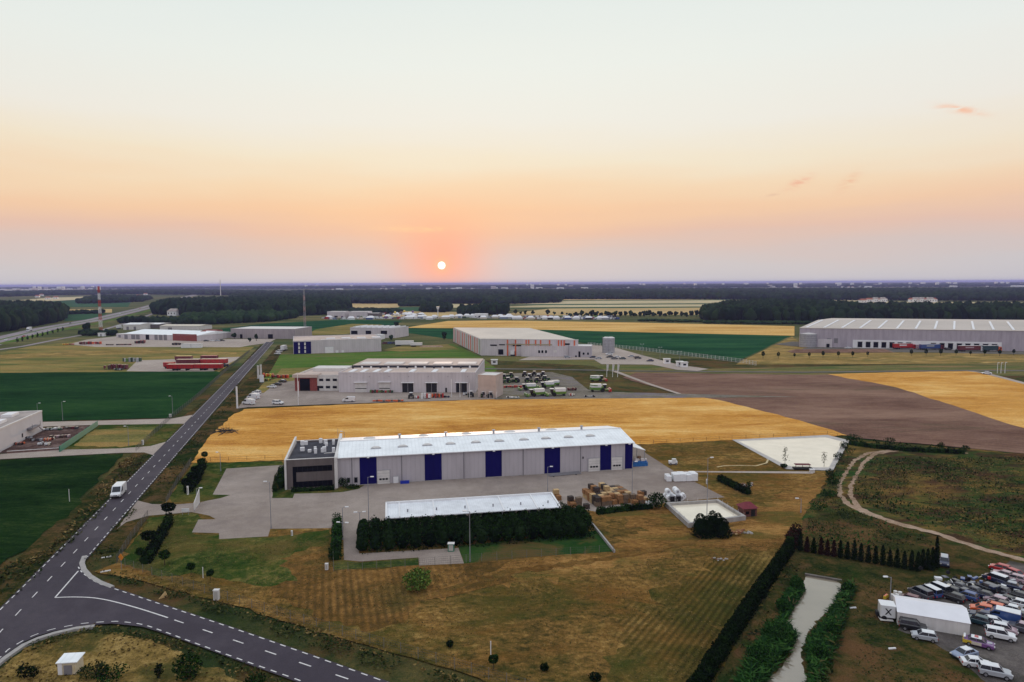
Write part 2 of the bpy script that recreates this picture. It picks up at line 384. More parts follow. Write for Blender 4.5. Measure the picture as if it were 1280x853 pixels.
M_wild = gmat('wild_meadow_mat', [(0.013, 0.029, 0.010), (0.029, 0.050, 0.014), (0.062, 0.066, 0.019), (0.137, 0.096, 0.031)], s1=.045, s2=.35, s3=1.5, k=.6, patch=[(.21,.12,.036), (.022,.062,.016), (.055,.027,.018)], patch_lo=.47, patch_hi=.60, patch_s=.05, aniso=(R(-8), 1.8))
M_conc = gmat('concrete_paving_mat', [(0.232, 0.187, 0.158), (0.293, 0.243, 0.206), (0.350, 0.293, 0.252)], s1=.04, s2=.4, s3=4, k=.4, bump=.1, patch=[(.19,.155,.14)], patch_s=.05, patch_lo=.52, patch_hi=.75, stripe=[(ang((423,609),(791,587)), 5.0, .10, (.16,.14,.125)), (ang((423,609),(791,587))+R(90), 5.0, .10, (.16,.14,.125))])
M_conc2 = gmat('pale_concrete_mat', [(.32,.265,.225), (.42,.355,.30)], s1=.03, s2=.3, s3=2, bump=.1)
M_asph = gmat('asphalt_mat', [(.040,.033,.044), (.053,.044,.056), (.066,.055,.066)], s1=.05, s2=.5, s3=6, k=.45, bump=.05, rough=.75, patch=[(.043,.035,.045)], patch_s=.08, spec=.14)
M_roadg = gmat('lane_mat', [(.115,.105,.085), (.17,.155,.135)], s1=.02, s2=.2, s3=1, bump=0)
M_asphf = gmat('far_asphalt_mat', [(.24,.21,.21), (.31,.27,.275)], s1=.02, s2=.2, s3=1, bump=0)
M_track = gmat('dirt_track_mat', [(.20,.135,.085), (.32,.225,.155), (.42,.31,.23)], s1=.1, s2=.8, s3=4, k=.6)
M_soil = gmat('debris_soil_mat', [(.05,.032,.028), (.10,.062,.052), (.20,.14,.12)], s1=.15, s2=.8, s3=3)
M_gravel = gmat('gravel_lot_mat', [(.075,.066,.062), (.115,.100,.092), (.165,.145,.13)], s1=.1, s2=.7, s3=4, k=.55, patch=[(.05,.048,.038)], patch_s=.1)
M_paint = mat('road_paint_mat', (.62,.60,.58), .8, .22, 3.0, .1)
M_kerb = mat('kerb_mat', (.34,.32,.30), .85, .15, 1.5, .1)

# far fields, back to front
def hz_(px, d): return (px, 354-(px-640)*.0047+d)
for x0, x1, d0, d1, m_ in ((760,1500,3.6,4.6,M_tan2),(880,1600,5.4,6.3,M_tan2),(-100,420,4.4,5.2,M_tan2),(300,760,3.4,4.1,M_tan2),(-300,140,6.2,7.4,M_tan),(560,900,5.6,6.2,M_tan),(100,330,7.2,8.0,M_tan2)):
    sheet('far_pale_strip', [hz_(x0,d0),hz_((x0+x1)/2,d0-.2),hz_(x1,d0),hz_(x1,d1),hz_((x0+x1)/2,d1+.15),hz_(x0,d1)], m_)
sheet('farmland', [(-700,400),(-300,368),(640,371),(1700,366),(1900,412),(1300,445),(640,450),(-200,470),(-700,470)],
      gmat('mid_land_mat', [(.055,.065,.026), (.105,.105,.042), (.20,.16,.07)], s1=.005, s2=.04, s3=.5, patch=[(.04,.07,.026)], patch_s=.006, aniso=(0, 4), bump=.1))
sheet('far_pale_field', [(5,377),(60,372.5),(150,369.5),(135,373),(45,377.5)], M_tan2)
sheet('far_green_field', [(50,378),(110,374),(165,375),(160,384),(60,384)], M_fgreen)
sheet('far_stubble_field', [(78,392),(82,387),(140,386.5),(140,391)], M_tan)
sheet('far_meadow', [(80,402),(84,393),(135,392),(118,399)], M_fgreen)
sheet('hill_stubble_field', [(222,378.5),(240,371.5),(300,372.5),(345,376),(335,379)], M_tan)
for i, (a, b, m) in enumerate([(372.6,374.6,M_tan), (374.6,375.4,M_fgreen), (375.4,379.2,M_tan2), (379.2,380.4,M_fgreen), (380.4,383.2,M_tan2), (383.2,384.6,M_fgreen), (384.6,393.5,M_tan)]):
    sheet('strip_field', [(610,b+1.5),(640+8*i,a+1.4),(905,a),(1100,a-1),(1100,b-1),(905,b)], m)
sheet('far_stubble_strip', [(1060,382.5),(1078,377),(1290,378.5),(1290,382.5)], M_tan2)
sheet('stubble_field', [(410,386.5),(418,379.5),(503,379.5),(498,384.5)], M_tan)
sheet('small_green_field', [(470,388.5),(496,384.5),(532,384),(532,389.5)], M_fgreen)
sheet('small_wheat_field', [(455,397),(470,388.5),(532,389.5),(578,390.5),(580,397)], M_tan)
sheet('pale_strip', [(550,385),(555,380.5),(625,380.5),(625,384.5)], M_tan2)
sheet('mid_green_field', [(235,416),(330,405),(430,399.5),(503,401.5),(488,410),(440,417),(395,417)], M_cropf)
sheet('brown_margin', [(395,412),(440,405),(478,406),(470,411),(430,418),(380,420)], M_olive)
sheet('wheat_strip_field', [(503,410.5),(560,401.5),(620,400.8),(800,403.6),(993,408),(993,420),(800,415.6),(620,411)], M_wheat2)
sheet('green_field', [(490,410),(620,411),(800,415.8),(988,420.3),(922,452),(870,446),(800,438),(735,430),(700,424),(560,424),(500,415)], M_cropf)
sheet('dry_field', [(920,456),(926,452),(990,421),(1000,428),(1310,438),(1310,455)], M_gold)
sheet('dry_meadow', [(0,467.5),(0,441),(40,433),(110,426),(300,430),(318,434),(300,447),(272,467)], M_olive)
sheet('rough_strip', [(780,470),(740,458),(600,450),(620,446),(740,446),(860,462),(1300,453),(1300,470),(1040,471)],
      gmat('rough_strip_mat', [(.075,.085,.032), (.13,.125,.045), (.21,.165,.065)], s1=.012, s2=.09, s3=.9, patch=[(.06,.10,.03), (.25,.16,.07)], patch_s=.012, aniso=(R(-4), 6)))
sheet('mid_lawn', [(318,476),(345,444),(480,440),(566,430),(600,446),(622,462),(610,474),(380,470)], M_lawn)
sheet('mid_dry_patch', [(478,438),(500,433),(560,431),(575,437),(500,440)], M_olive)
sheet('mid_rough_patch', [(345,470),(352,461),(440,458),(370,468)], M_olive)

# highway far left
hw = [(-330,516),(-120,460),(0,425),(60,410.5),(122,399.5),(181,385.5),(211,376.5),(246,368.5),(285,363.5),(330,360.5)]
sheet('highway', band(hw, [27,27,27,27,27,28,30,32,36,40]), M_asphf, world=True)
sheet('highway_median', band(hw, [3.0]*10), M_lawn, world=True)
sheet('highway_verge', band([(0,430.5),(60,416),(122,404.6),(181,390),(205,382)], 9), M_lawn, world=True)
sheet('service_road', band([(-40,443),(30,433),(75,424),(112,417.5),(165,402),(192,392)], [5,5,5,5,5,6]), M_asphf, world=True)
sheet('depot_concrete', [(85,431),(108,425),(152,420),(262,424.5),(345,424),(336,429),(313,432),(300,434.5),(120,434)], M_conc2)
sheet('trailer_lot', [(158,464.5),(172,451),(230,449),(300,446.5),(296,450),(264,466),(200,465)], M_conc2)

# fields left of the road
sheet('meadow_strip', [(-40,446),(80,440),(200,438),(296,441),(296,444),(200,442),(80,445),(-40,452)], M_gold)
sheet('crop_field', [(-260,472),(0,466.5),(270,464.5),(279,467),(220,518),(212,523),(0,528.5),(-260,533)], M_crop, rag=.4, step=8)
sheet('verge', band([(-180,989),(14-28,778),(120-28,662.2),(208-22,567.7),(282,490),(330,432)], [11,10,9.5,9,8,6]), M_verge, world=True)
sheet('verge_right', band([(150,690),(200,612),(270,530),(330,463),(352,432)], [9,9,8,8,6]), M_verge, world=True)
sheet('plot_grass', [(78,563),(125,531),(228,530.5),(203,557.5),(160,562)], M_green, rag=.15)
sheet('plot_dry_grass', [(92,558),(118,538),(195,534),(176,556),(150,560)], M_olive, rag=.4)
sheet('crop_field_near', [(-300,600),(0,576),(154,568),(118,608),(88,641),(50,673),(0,708),(-300,900)], M_cropn, rag=.5, step=3)
sheet('driveway', [(40,528.5),(130,526.5),(215,524),(243,519),(233,530.5),(222,530.5),(118,532),(40,534.5)], M_conc2)
sheet('driveway_near', [(-120,576),(0,568.5),(80,563),(150,561.5),(188,558.5),(208,553),(192,570),(180,566.5),(150,567),(0,575),(-120,584)], M_conc2)
sheet('debris_yard', [(0,567.5),(8,561),(52,536),(112,533),(78,562.5)], M_soil, rag=.2)

# the property: mown meadow and lawns
sheet('mown_meadow', [(118,716),(146,705),(186,648),(208,628),(240,580),(330,577.5),(800,557.5),(928,549.5),(1045,549),(1020,640),(994,680),(935,770),(875,853),(840,905),(690,905),(600,850),(480,815),(380,785),(270,752),(180,728)], M_mown, rag=.2)
sheet('mown_stubble', [(530,711),(770,694),(800,660),(750,645),(745,642),(832,631),(862,656),(905,650),(1020,600),(1045,590),(1010,645),(994,680),(950,690),(870,690),(760,712),(640,728),(560,742),(500,752),(505,735)], M_red, rag=1.3, step=1.2)
sheet('mown_rows', [(985,695),(950,748),(915,797),(878,853),(845,905),(720,905),(735,860),(770,820),(790,770),(830,735),(880,705),(930,692)], M_mown3, rag=1.6, step=1.2)
sheet('mown_strip', [(335,700),(345,664),(412,664),(418,716),(530,708),(640,702),(600,725),(530,740),(505,780),(470,790),(390,772),(340,742)], M_mown2, rag=.5, step=1.5)
sheet('lawn', [(212,622),(243,580),(276,579),(352,577.5),(359,590),(350,600),(285,620),(262,628),(215,629)], M_green, rag=.1)
sheet('lawn_near', [(150,703),(187,648),(240,643),(266,655),(240,669),(338,673),(412,663),(412,680),(350,700),(372,728),(330,735),(250,720),(200,722)], M_green, rag=.4, step=1.5)
sheet('green_patch', [(418,714),(416,703),(430,702),(450,705),(523,699),(523,708)], M_green, rag=.05)
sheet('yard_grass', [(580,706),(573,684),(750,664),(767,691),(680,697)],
      gmat('yard_grass_mat', [(.012,.040,.010), (.022,.060,.014), (.045,.075,.02)], s1=.06, s2=.5, s3=3, patch=[(.12,.075,.028)], patch_s=.07, patch_lo=.50, patch_hi=.60), rag=.1)  # deep green grass with tan patches
sheet('concrete_yard', [(283,587),(352,582.5),(500,574),(800,558),(807,567.5),(842,590),(906,623),(832,629.5),(815,635),(745,641),(728,638),(700,651),
      (449,660),(449,693.5),(573,686.5),(580,706),(524,708.5),(523,698.5),(450,703.5),(430,701.5),(429,661.5),(338,662.5),(335,672),(274,675.5),(274,668),
      (240,667),(248,651),(270,650.5),(262,646),(240,641.5),(186,646),(158,654),(146,663),(172,627),(190,631.5),(220,632),(250,629.5),(286,620.5),(266,619.5)], M_conc)
sheet('bend_grass', [(30,812),(60,801),(100,794),(140,792),(180,800),(230,822),(290,850),(330,872),(330,930),(-80,930),(-20,860)], M_gold2, rag=.4, step=1.2)
sheet('lawn_island', [(266,619.8),(288,620),(276,624),(250,629),(246,624)], M_green, rag=.03)
sheet('planting_bed', [(340,624),(343,598),(352,590),(360,588),(360,613.5),(420,613),(426,609.5),(456,607.5),(448,612.5),(428,616.5),(390,618),(368,618.5),(366,624)], M_green, rag=.05)
sheet('concrete_path', [(842,590.2),(985,590.4),(1018,590.6),(1016,593.5),(990,593),(866,591.6),(845,591.8)], M_conc2)
sheet('worn_path', band([(896,585),(905,583.5),(925,583),(945,583.5),(958,580),(960,576),(957,572)], .5), M_tan2, world=True)
sheet('tyre_track', band([(640,722),(560,742),(500,750),(440,752)], 3.2), M_mown2, world=True)
sheet('worn_track', band([(930,655),(850,682),(760,700),(640,716),(540,745)], [1.5,1.5,1.6,1.8,1.0]),
      gmat('bare_track_mat', [(.085,.043,.013), (.15,.078,.022), (.20,.115,.035)], s1=.1, s2=.6, s3=1.8, k=.6, patch=[(.09,.065,.02)], patch_s=.12), rag=.35, step=1.2, world=True)
# wheat, ploughed land
sheet('wheat_field', [(238,579.5),(262,547),(288,522),(305,512.5),(420,507),(600,500.5),(760,496.5),(850,495.5),(900,499.5),(1000,525),(1063,545.5),(1000,547.5),(800,556.5),(420,572.5),(300,578.5)], M_wheat, rag=.35, step=2.5)
sheet('ploughed_field', [(778,473),(795,466.5),(1000,469),(1036,469),(1120,481),(1290,531),(1500,598),(1500,602),(1290,569),(1070,548.5),(998,526),(899,501),(850,494)], M_plough, rag=.4, step=5)
sheet('ripe_field', [(1034,468.5),(1120,466),(1212,464.5),(1240,470.5),(1290,483),(1420,515),(1500,605),(1290,539.5),(1120,485)], M_wheat, rag=.4, step=5)
sheet('field_road', band([(1205,463.8),(1228,466.5),(1252,472.5),(1290,482.5),(1380,505)], [3,3.4,3.4,3.4,3.4]), M_conc2, world=True)
sheet('access_road', band([(600,461.5),(700,462.6),(800,464.6),(1000,466),(1200,464),(1340,464)], [4.5]*6), M_roadg, world=True)
sheet('farm_track', band([(768,464.5),(785,471),(812,481),(852,494)], [3.2,2.6,2.4,2]), M_conc2, world=True)
sheet('plant_parking', [(728,431),(765,434),(800,444),(850,457),(886,462),(872,464.5),(846,463),(815,456.5),(752,456),(742,450),(648,451),(662,446.5),(738,445)], M_conc2)
sheet('depot_parking', [(968,431),(990,427.5),(1320,431),(1320,444.5),(1150,441),(1100,441),(990,440),(1010,435)], M_roadg)
sheet('dealer_yard', [(296,512),(312,493),(340,478),(372,471),(600,466),(625,468),(628,499.5),(420,506),(310,510)], M_conc)
sheet('machinery_yard', [(618,500.5),(622,468),(690,466),(715,472),(735,488),(770,491),(1000,497),(770,499),(700,499.5)],
      gmat('machinery_yard_mat', [(.12,.11,.085), (.19,.165,.13), (.26,.23,.20)], s1=.03, s2=.25, s3=1.6, patch=[(.12,.11,.045), (.17,.15,.17)], patch_s=.03))
sheet('dealer_strip', [(318,493),(330,479),(345,474),(372,472),(372,476),(345,480),(330,492)], M_olive)

# wild land right
sheet('wild_meadow', [(1060,550),(1290,569),(1500,590),(1500,790),(1280,705),(1168,668),(1080,646),(1020,650),(1000,682),(992,676),(1008,640),(1046,588)], M_wild, rag=.3)
sheet('rough_land', [(996,686),(1005,650),(1060,640),(1170,672),(1290,708),(1500,800),(1500,1000),(850,1000),(895,850),(958,750)], 
      gmat('rough_land_mat', [(.012,.022,.007), (.034,.040,.012), (.075,.055,.019), (.13,.080,.032)], s1=.06, s2=.45, s3=2.6, k=.55, patch=[(.016,.038,.009), (.12,.062,.028)], patch_s=.07), rag=.3)
trk = [(1320,713),(1280,702),(1230,689),(1170,668.5),(1120,655.5),(1085,643.5),(1066,633),(1056,620),(1057,606),(1065,592),(1074,578),(1090,568),(1120,564.3),(1160,564.5),(1210,568)]
sheet('dirt_track', ragged(band(trk, [1.5,1.5,1.6,1.7,1.9,2.2,2.9,3.4,3.4,3.2,3.3,3.0,2.0,1.4,.8]), .2, .9), M_track, world=True)
sheet('track_grass', ragged(band(trk[6:12], [.4,1.3,1.7,1.7,1.5,.3]), .14, .7), M_wild, world=True)
sheet('gravel_lot', [(1122,790),(1125,752),(1150,736),(1190,729),(1225,733),(1240,722),(1262,703),(1300,712),(1450,760),(1450,960),(1300,890),(1235,858),(1200,828),(1165,805)], M_gravel, rag=.25, step=1)

# ---- main road and the side road
C1, C2 = P(14, 778), P(337.5, 428)
RD = (C2-C1).normalized(); RN = Vector((-RD.y, RD.x, 0))          # RN points left of the way up
Cs = C1 - RD*70; RL = (C2-Cs).length
sheet('side_road', [(99,707),(103,715),(112,724),(130,732.5),(165,744),(200,756),(300,789.5),(400,824.5),(500,860),(640,910),(590,948),(430,880),(370,855),(300,829.5),(230,803.5),(199,792.5),(178,786),(140,782),(110,784),
      (94,786),(65,792),(46,798),(30,805),(11,818),(0,827),(-20,843),(-80,905),(-80,845),(0,771),(50,730)], M_asph)
M_asph2 = gmat('road_asphalt_mat', [(.043,.036,.046), (.056,.047,.058), (.069,.058,.068)], s1=.05, s2=.5, s3=3, k=.45, bump=.05, rough=.75, patch=[(.044,.036,.045)], patch_s=.08, stripe=(math.atan2(RD.y, RD.x)-R(90), 1.55, .22, (.036,.030,.038)), spec=.14)
sheet('main_road', band([tuple(Cs), tuple(C2)], 6.5, world=True), M_asph2, world=True)
kz = ZK[0]*.0035
def kerb(name, pts, w, h=.10):
    a = [Vector(P(*p)[:2]) for p in pts]; o = band([tuple(p) for p in a], w, world=True); n = len(a)
    mb = MB()
    for i in range(n-1):
        mb.prism([tuple(o[2*n-1-i]), tuple(o[2*n-2-i]), tuple(o[i+1]), tuple(o[i])], 0, kz+h*.35)
    mb.build(name, M_kerb)['kind'] = 'structure'
kerb('kerb', [(106,697),(102.5,706),(105,714),(112,722),(124,729.5),(140,736)], .8)
kerb('kerb_lower', [(-30,857),(0,830),(12,821),(30,808.5),(48,800.5),(68,794),(95,787.8),(118,785)], .7)
mk = MB(); MZ = kz + .006
def dash(a, b, w):
    d = (b-a).normalized(); n = Vector((-d.y, d.x, 0))*w/2
    mk.add([Vector((*(p)[:2], MZ)) for p in (a-n, b-n, b+n, a+n)], [(0,1,2,3)])
s = 0
while s < RL-5:                                                   # centre line
    c = Cs + RD*s
    dash(c, c+RD*2.0, .16); s += 5.95
def gap(p, gaps):
    return any(a < p < b for a, b in gaps)
def along(px, py): return (P(px, py)-Cs).dot(RD)
gl = [(along(190,570), along(207,555)), (along(232,531), along(240,523)), (along(300,451), along(306,447))]
gr = [(along(60,745), along(108,701)-1), (along(292,487), along(302,480)), (0, along(60,745))]
s = 0
while s < RL-2:
    for side, gs in ((1, gl), (-1, gr)):
        c = Cs + RD*s + RN*2.95*side
        if not gap(s, gs): dash(c, c+RD*(1.05 if s < 330 else 1.6), .17)
    s += 2.0
def pixline(pts, w, on=None, off=None):
    a = [P(*p) for p in pts]; acc = 0
    for p, q in zip(a, a[1:]):
        if on is None: dash(p, q, w); continue
        L = (q-p).length; d = (q-p)/L; x = 0
        while x < L:
            ph = (acc+x) % (on+off)
            st = min(L-x, (on-ph) if ph < on else (on+off-ph))
            if ph < on: dash(p+d*x, p+d*(x+st), w)
            x += max(st, .02)
        acc += L
def smooth(pts, k=4):
    out = []
    for i in range(len(pts)-1):
        p0, p1, p2, p3 = (Vector(pts[max(0, min(len(pts)-1, i+j))]) for j in (-1, 0, 1, 2))
        for j in range(k):
            u = j/k; out.append(tuple(.5*((2*p1)+(p2-p0)*u+(2*p0-5*p1+4*p2-p3)*u*u+(3*p1-p0-3*p2+p3)*u**3)))
    return out + [tuple(pts[-1])]
pixline(smooth([(69,749.5),(90,748.8),(112,749.4),(128,751.5),(145,755.2),(175,763.5),(210,774.8)]), .22)
pixline([(69,749.5),(98,716)], .22)
pixline([(218,777.6),(500,874)], .18, 2.0, 4.0)
pixline(smooth([(98,711),(103,718),(115,727),(128,733.5),(145,739),(200,757.5),(300,791),(400,826),(500,862)]), .17, 1.0, 1.0)
pixline(smooth([(-20,840),(4,821.5),(11,814.5),(32,802),(46,795.6),(65,789.5),(94,783.6),(109,781.5),(140,779.5),(154,780),(178,783.3),(199,790),(230,801.5),(264,814),(300,827),(370,852),(440,878)]), .17, 1.0, 1.0)
mk.build('road_markings', M_paint)['kind'] = 'structure'

# ---- water
def watermat(name, deep, fac, ior=1.6):
    m = bpy.data.materials.new(name); m.use_nodes = True; t = NT(m.node_tree); b = t.n['Principled BSDF']
    co = t.new('ShaderNodeTexCoord').outputs['Object']
    t.link(t.ramp(t.noise(co, .2, 4), [(.3, deep), (.7, tuple(x*1.2 for x in deep))]), b.inputs['Base Color'])
    b.inputs['Roughness'].default_value = .04; b.inputs['IOR'].default_value = ior; b.inputs['Specular IOR Level'].default_value = fac
    bp = t.new('ShaderNodeBump'); bp.inputs['Strength'].default_value = .03; bp.inputs['Distance'].default_value = .02
    t.link(t.noise(co, 1.5, 3), bp.inputs['Height']); t.link(bp.outputs[0], b.inputs['Normal'])
    MATS[name] = m; return m
M_water = watermat('pond_water_mat', (.66,.59,.46), .5)
M_water2 = watermat('ditch_water_mat', (.22,.185,.135), .5, 1.9)
M_liner = mat('pond_liner_mat', (.42,.39,.36), .7, .15, .8)
sheet('pond_bank', [(915,551),(1034,545),(1062,552),(1041,590),(983,588),(975,584)], M_liner)
sheet('pond_water', [(923,552.8),(1031,548),(1054,553.6),(1036,586),(992,585.4),(980,582)], M_water)
sheet('ditch_slope', [(985,700),(1060,710),(1075,735),(1050,790),(1030,860),(1020,920),(880,920),(930,840),(965,770)], M_verge, rag=.4, step=1)
sheet('ditch_pond', [(1007,723),(1030,725),(1053,732),(1048,747),(1039,760),(1029,772),(1017,785),(1009,795),(1004,810),(1001,825),(1005,840),(1008,853),(1004,900),(925,900),(950,856),(972,842),(987,824),(993,808),(990,792),(983,780),(979,769),(987,757),(996,747),(1003,734)], M_water2, rag=.16, step=.6)
# ================================================================== MATERIALS FOR THINGS
M_white = mat('white_paint_mat', (.72,.72,.72), .5, .06, .5)
M_offw = mat('off_white_mat', (.60,.58,.55), .6, .10, .6)
M_wallg = ridged('grey_panel_mat', (.44,.41,.43), 1.1, depth=.15, dirt=.06)
M_wallg2 = ridged('light_grey_panel_mat', (.55,.51,.52), 1.5, depth=.15, dirt=.08)
M_roofw = ridged('white_sheet_roof_mat', (.80,.83,.83), .9, depth=.1, dirt=.07)
M_blue = ridged('blue_panel_mat', (.005,.004,.085), 1.1, depth=.15, dirt=.05, rough=.8, spec=.1)
M_dark = mat('dark_glass_mat', (.005,.006,.010), .3, .2, .8, .08)
M_black = mat('black_mat', (.012,.012,.014), .6)
M_seam = mat('seam_mat', (.20,.19,.20), .7)
M_metal = mat('galvanised_mat', (.36,.36,.38), .5, .15, .8, metal=.3)
M_pole = mat('pole_grey_mat', (.24,.24,.26), .55, .1, 1)
M_redbrick = mat('red_cladding_mat', (.23,.055,.045), .8, .25, 2.0)
M_roofg = mat('grey_felt_roof_mat', (.36,.31,.28), .85, .22, .15, .15)
M_roofd = mat('dark_felt_roof_mat', (.045,.045,.055), .85, .35, .4, .15)
M_roofp = mat('pinkish_roof_mat', (.50,.40,.34), .8, .14, .08, .15)
M_brownwd = mat('weathered_wood_mat', (.16,.085,.045), .85, .3, 3)
M_crate = [mat('crate_wood_mat', (.30,.145,.055), .8, .25, 2.5), mat('crate_pale_wood_mat', (.52,.36,.18), .8, .22, 2.5), mat('crate_grey_wood_mat', (.17,.12,.08), .85, .3, 2.5), mat('crate_dark_mat', (.045,.035,.030), .85, .3, 2.5)]
M_wrap = mat('white_wrap_mat', (.74,.75,.76), .35, .08, 1.5, .5)
M_green_p = mat('green_paint_mat', (.02,.16,.10), .6, .15, .5)
M_cladg = mat('grey_plank_mat', (.125,.105,.10), .75, .18, .8, streak=True)
M_conc_w = mat('concrete_wall_mat', (.33,.31,.29), .85, .2, .8, streak=True)
M_trunk = mat('bark_mat', (.05,.035,.025), .9, .3, 3)

M_leaf = leafmat('leaf_mat', (.002,.008,.002), (.009,.027,.005), (.028,.066,.012))
M_leafd = leafmat('dense_leaf_mat', (.001,.005,.0015), (.005,.017,.003), (.019,.046,.008))
M_thuja = leafmat('thuja_leaf_mat', (.001,.004,.0015), (.004,.012,.003), (.012,.026,.007))
M_rust = leafmat('dry_thuja_mat', (.004,.003,.002), (.020,.008,.006), (.045,.018,.012))
M_bright = leafmat('willow_leaf_mat', (.030,.065,.012), (.075,.13,.022), (.14,.21,.04))
M_reed = leafmat('reed_mat', (.004,.018,.004), (.012,.045,.009), (.038,.090,.018))
M_weed = leafmat('weed_mat', (.006,.014,.004), (.022,.036,.009), (.075,.070,.022))
M_dryw = leafmat('dry_weed_mat', (.045,.032,.010), (.12,.078,.025), (.24,.165,.06))
M_for = leafmat('forest_leaf_mat', (.003,.010,.005), (.008,.021,.009), (.018,.036,.012), .02)
M_for2 = leafmat('forest_light_mat', (.007,.021,.008), (.015,.038,.012), (.030,.056,.018), .02)

# ================================================================== FOLIAGE
def leaf_arrays(cen, size, up=.0):
    """cen (n,3) -> one bent quad per centre, randomly turned"""
    n = len(cen); size = np.broadcast_to(size, (n,))
    a = RNG.normal(size=(n,3)); a /= np.linalg.norm(a, axis=1)[:,None]
    b = RNG.normal(size=(n,3)); b -= (a*b).sum(1)[:,None]*a; b /= np.linalg.norm(b, axis=1)[:,None]
    if up: a[:,2] = np.abs(a[:,2])+up; a /= np.linalg.norm(a, axis=1)[:,None]
    h = size[:,None]*.5
    v = np.stack([cen-a*h*1.2, cen-b*h*.75, cen+a*h*1.2, cen+b*h*.75], 1).reshape(-1,3)
    return v
def np_mesh(name, v, nper, m, parent=None):
    me = bpy.data.meshes.new(name); n = len(v)//nper
    me.vertices.add(len(v)); me.vertices.foreach_set('co', np.ascontiguousarray(v, dtype=np.float32).ravel())
    me.loops.add(len(v)); me.loops.foreach_set('vertex_index', np.arange(len(v), dtype=np.int32))
    me.polygons.add(n); me.polygons.foreach_set('loop_start', np.arange(0, len(v), nper, dtype=np.int32))
    me.update(calc_edges=True); me.materials.append(m)
    o = bpy.data.objects.new(name, me); COL.objects.link(o)
    if parent: o.parent = parent
    return o
def ell_pts(n, c, r, inner=.55, lumps=7):
    """points in the shell of a lumpy ellipsoid"""
    d = RNG.normal(size=(n,3)); d /= np.linalg.norm(d, axis=1)[:,None]
    L = RNG.normal(size=(lumps,3)); L /= np.linalg.norm(L, axis=1)[:,None]
    bump = 1 + .22*(np.maximum(0, d@L.T)**6).max(1) - .10
    k = (inner + (1-inner)*RNG.random(n)**.6)*bump
    return np.array(c) + d*k[:,None]*np.array(r)
def cone_pts(n, h, r, z0=.1, pw=.8, twist=0):
    z = RNG.random(n)**1.25; prof = (1-z)**pw*np.minimum(1, (z+.08)*7)
    th = RNG.random(n)*2*np.pi; rr = r*prof*(.6+.45*RNG.random(n))*(1+.12*np.sin(3*th+z*9))
    return np.stack([rr*np.cos(th), rr*np.sin(th), z0+z*(h-z0)], 1)
def make_ball_tree(n=420, r=1.0, trunk=1.3, m=None, rz=.8):
    t_ = thing('globe_tree', None, 'tree', group='clipped globe trees on the lawn')
    np_mesh('crown', leaf_arrays(ell_pts(n, (0,0,trunk+r*rz*.8), (r,r,r*rz)), .32), 4, m or M_leaf, t_)
    MB().tube((0,0,0), (.03,.02,trunk+.4), .07, .05).tube((.03,.02,trunk), (.3,.1,trunk+.7), .04, .02).tube((.03,.02,trunk), (-.28,-.1,trunk+.6), .04, .02).build('trunk', M_trunk, t_)
    return t_
def hedge_run(name, label, pts, w, h, m, dens=26, size=.34, cat='hedge', group=None, jag=.12, step=.9, core=True):
    """hedge along a ground polyline; leaf cloud on a rough dark core"""
    pts = [Vector(P(*p)[:2]) for p in pts]; o = pts[0]; allp = []; mb = MB()
    for a, b in zip(pts, pts[1:]):
        L = (b-a).length; d = (b-a)/L; n = Vector((-d.y, d.x)); N = int(L*dens)
        u = RNG.random(N)*L; ph = RNG.random(N)
        hh = h*(1+jag*(np.sin(u*2.1)+np.sin(u*.83+1)+.6*np.sin(u*4.7)))
        # section outline: up one side, over the top, down the other
        s_ = ph*(2*h+w); s1 = s_ < h; s2 = s_ > h+w
        off = np.where(s1, -w/2, np.where(s2, w/2, s_-h-w/2)); z = np.where(s1, s_, np.where(s2, 2*h+w-s_, h))/h*hh
        off = off + RNG.normal(size=N)*w*.10; z = np.clip(z + RNG.normal(size=N)*.15, .08, None)
        shrink = 1-.25*(z/hh.clip(.1))**3
        c = np.stack([a.x-o.x + d.x*u + n.x*off*shrink, a.y-o.y + d.y*u + n.y*off*shrink, z], 1); allp.append(c)
        k = max(1, int(L/step))
        for j in range(k):
            c0 = a + d*(L*(j+.5)/k) - o; mb.cbox(c0.x, c0.y, h*.42, L/k+.02, w*.72, h*.80*random.uniform(.92, 1.05), math.atan2(d.y, d.x))
    c = np.concatenate(allp); v = leaf_arrays(c, size)
    t_ = thing(name, label, cat, (o.x, o.y, gz(o.x, o.y)), 0, group)
    np_mesh('foliage', v, 4, m, t_)
    if core: mb.build('stem', M_leafd, t_)  # solid dark inner core, added so the hedge is not see-through
    return t_
def shrub(name, label, px, py, r, h, m, n=300, cat='shrub', group=None, size=.3, trunk=True):
    p = at(px, py); t_ = thing(name, label, cat, p, 0, group)
    np_mesh('foliage', leaf_arrays(ell_pts(n, (0,0,h*.52), (r,r,h*.52), .35), size), 4, m, t_)
    if trunk:
        mb = MB()
        for k in range(4):
            a = k*1.6; mb.tube((0,0,0), (r*.45*math.cos(a), r*.45*math.sin(a), h*.6), .05, .02)
        mb.build('stem', M_trunk, t_)
    return t_

M_fpost = mat('fence_post_mat', (.17,.16,.14), .7); M_fwire = mat('fence_wire_mat', (.075,.072,.065), .7)
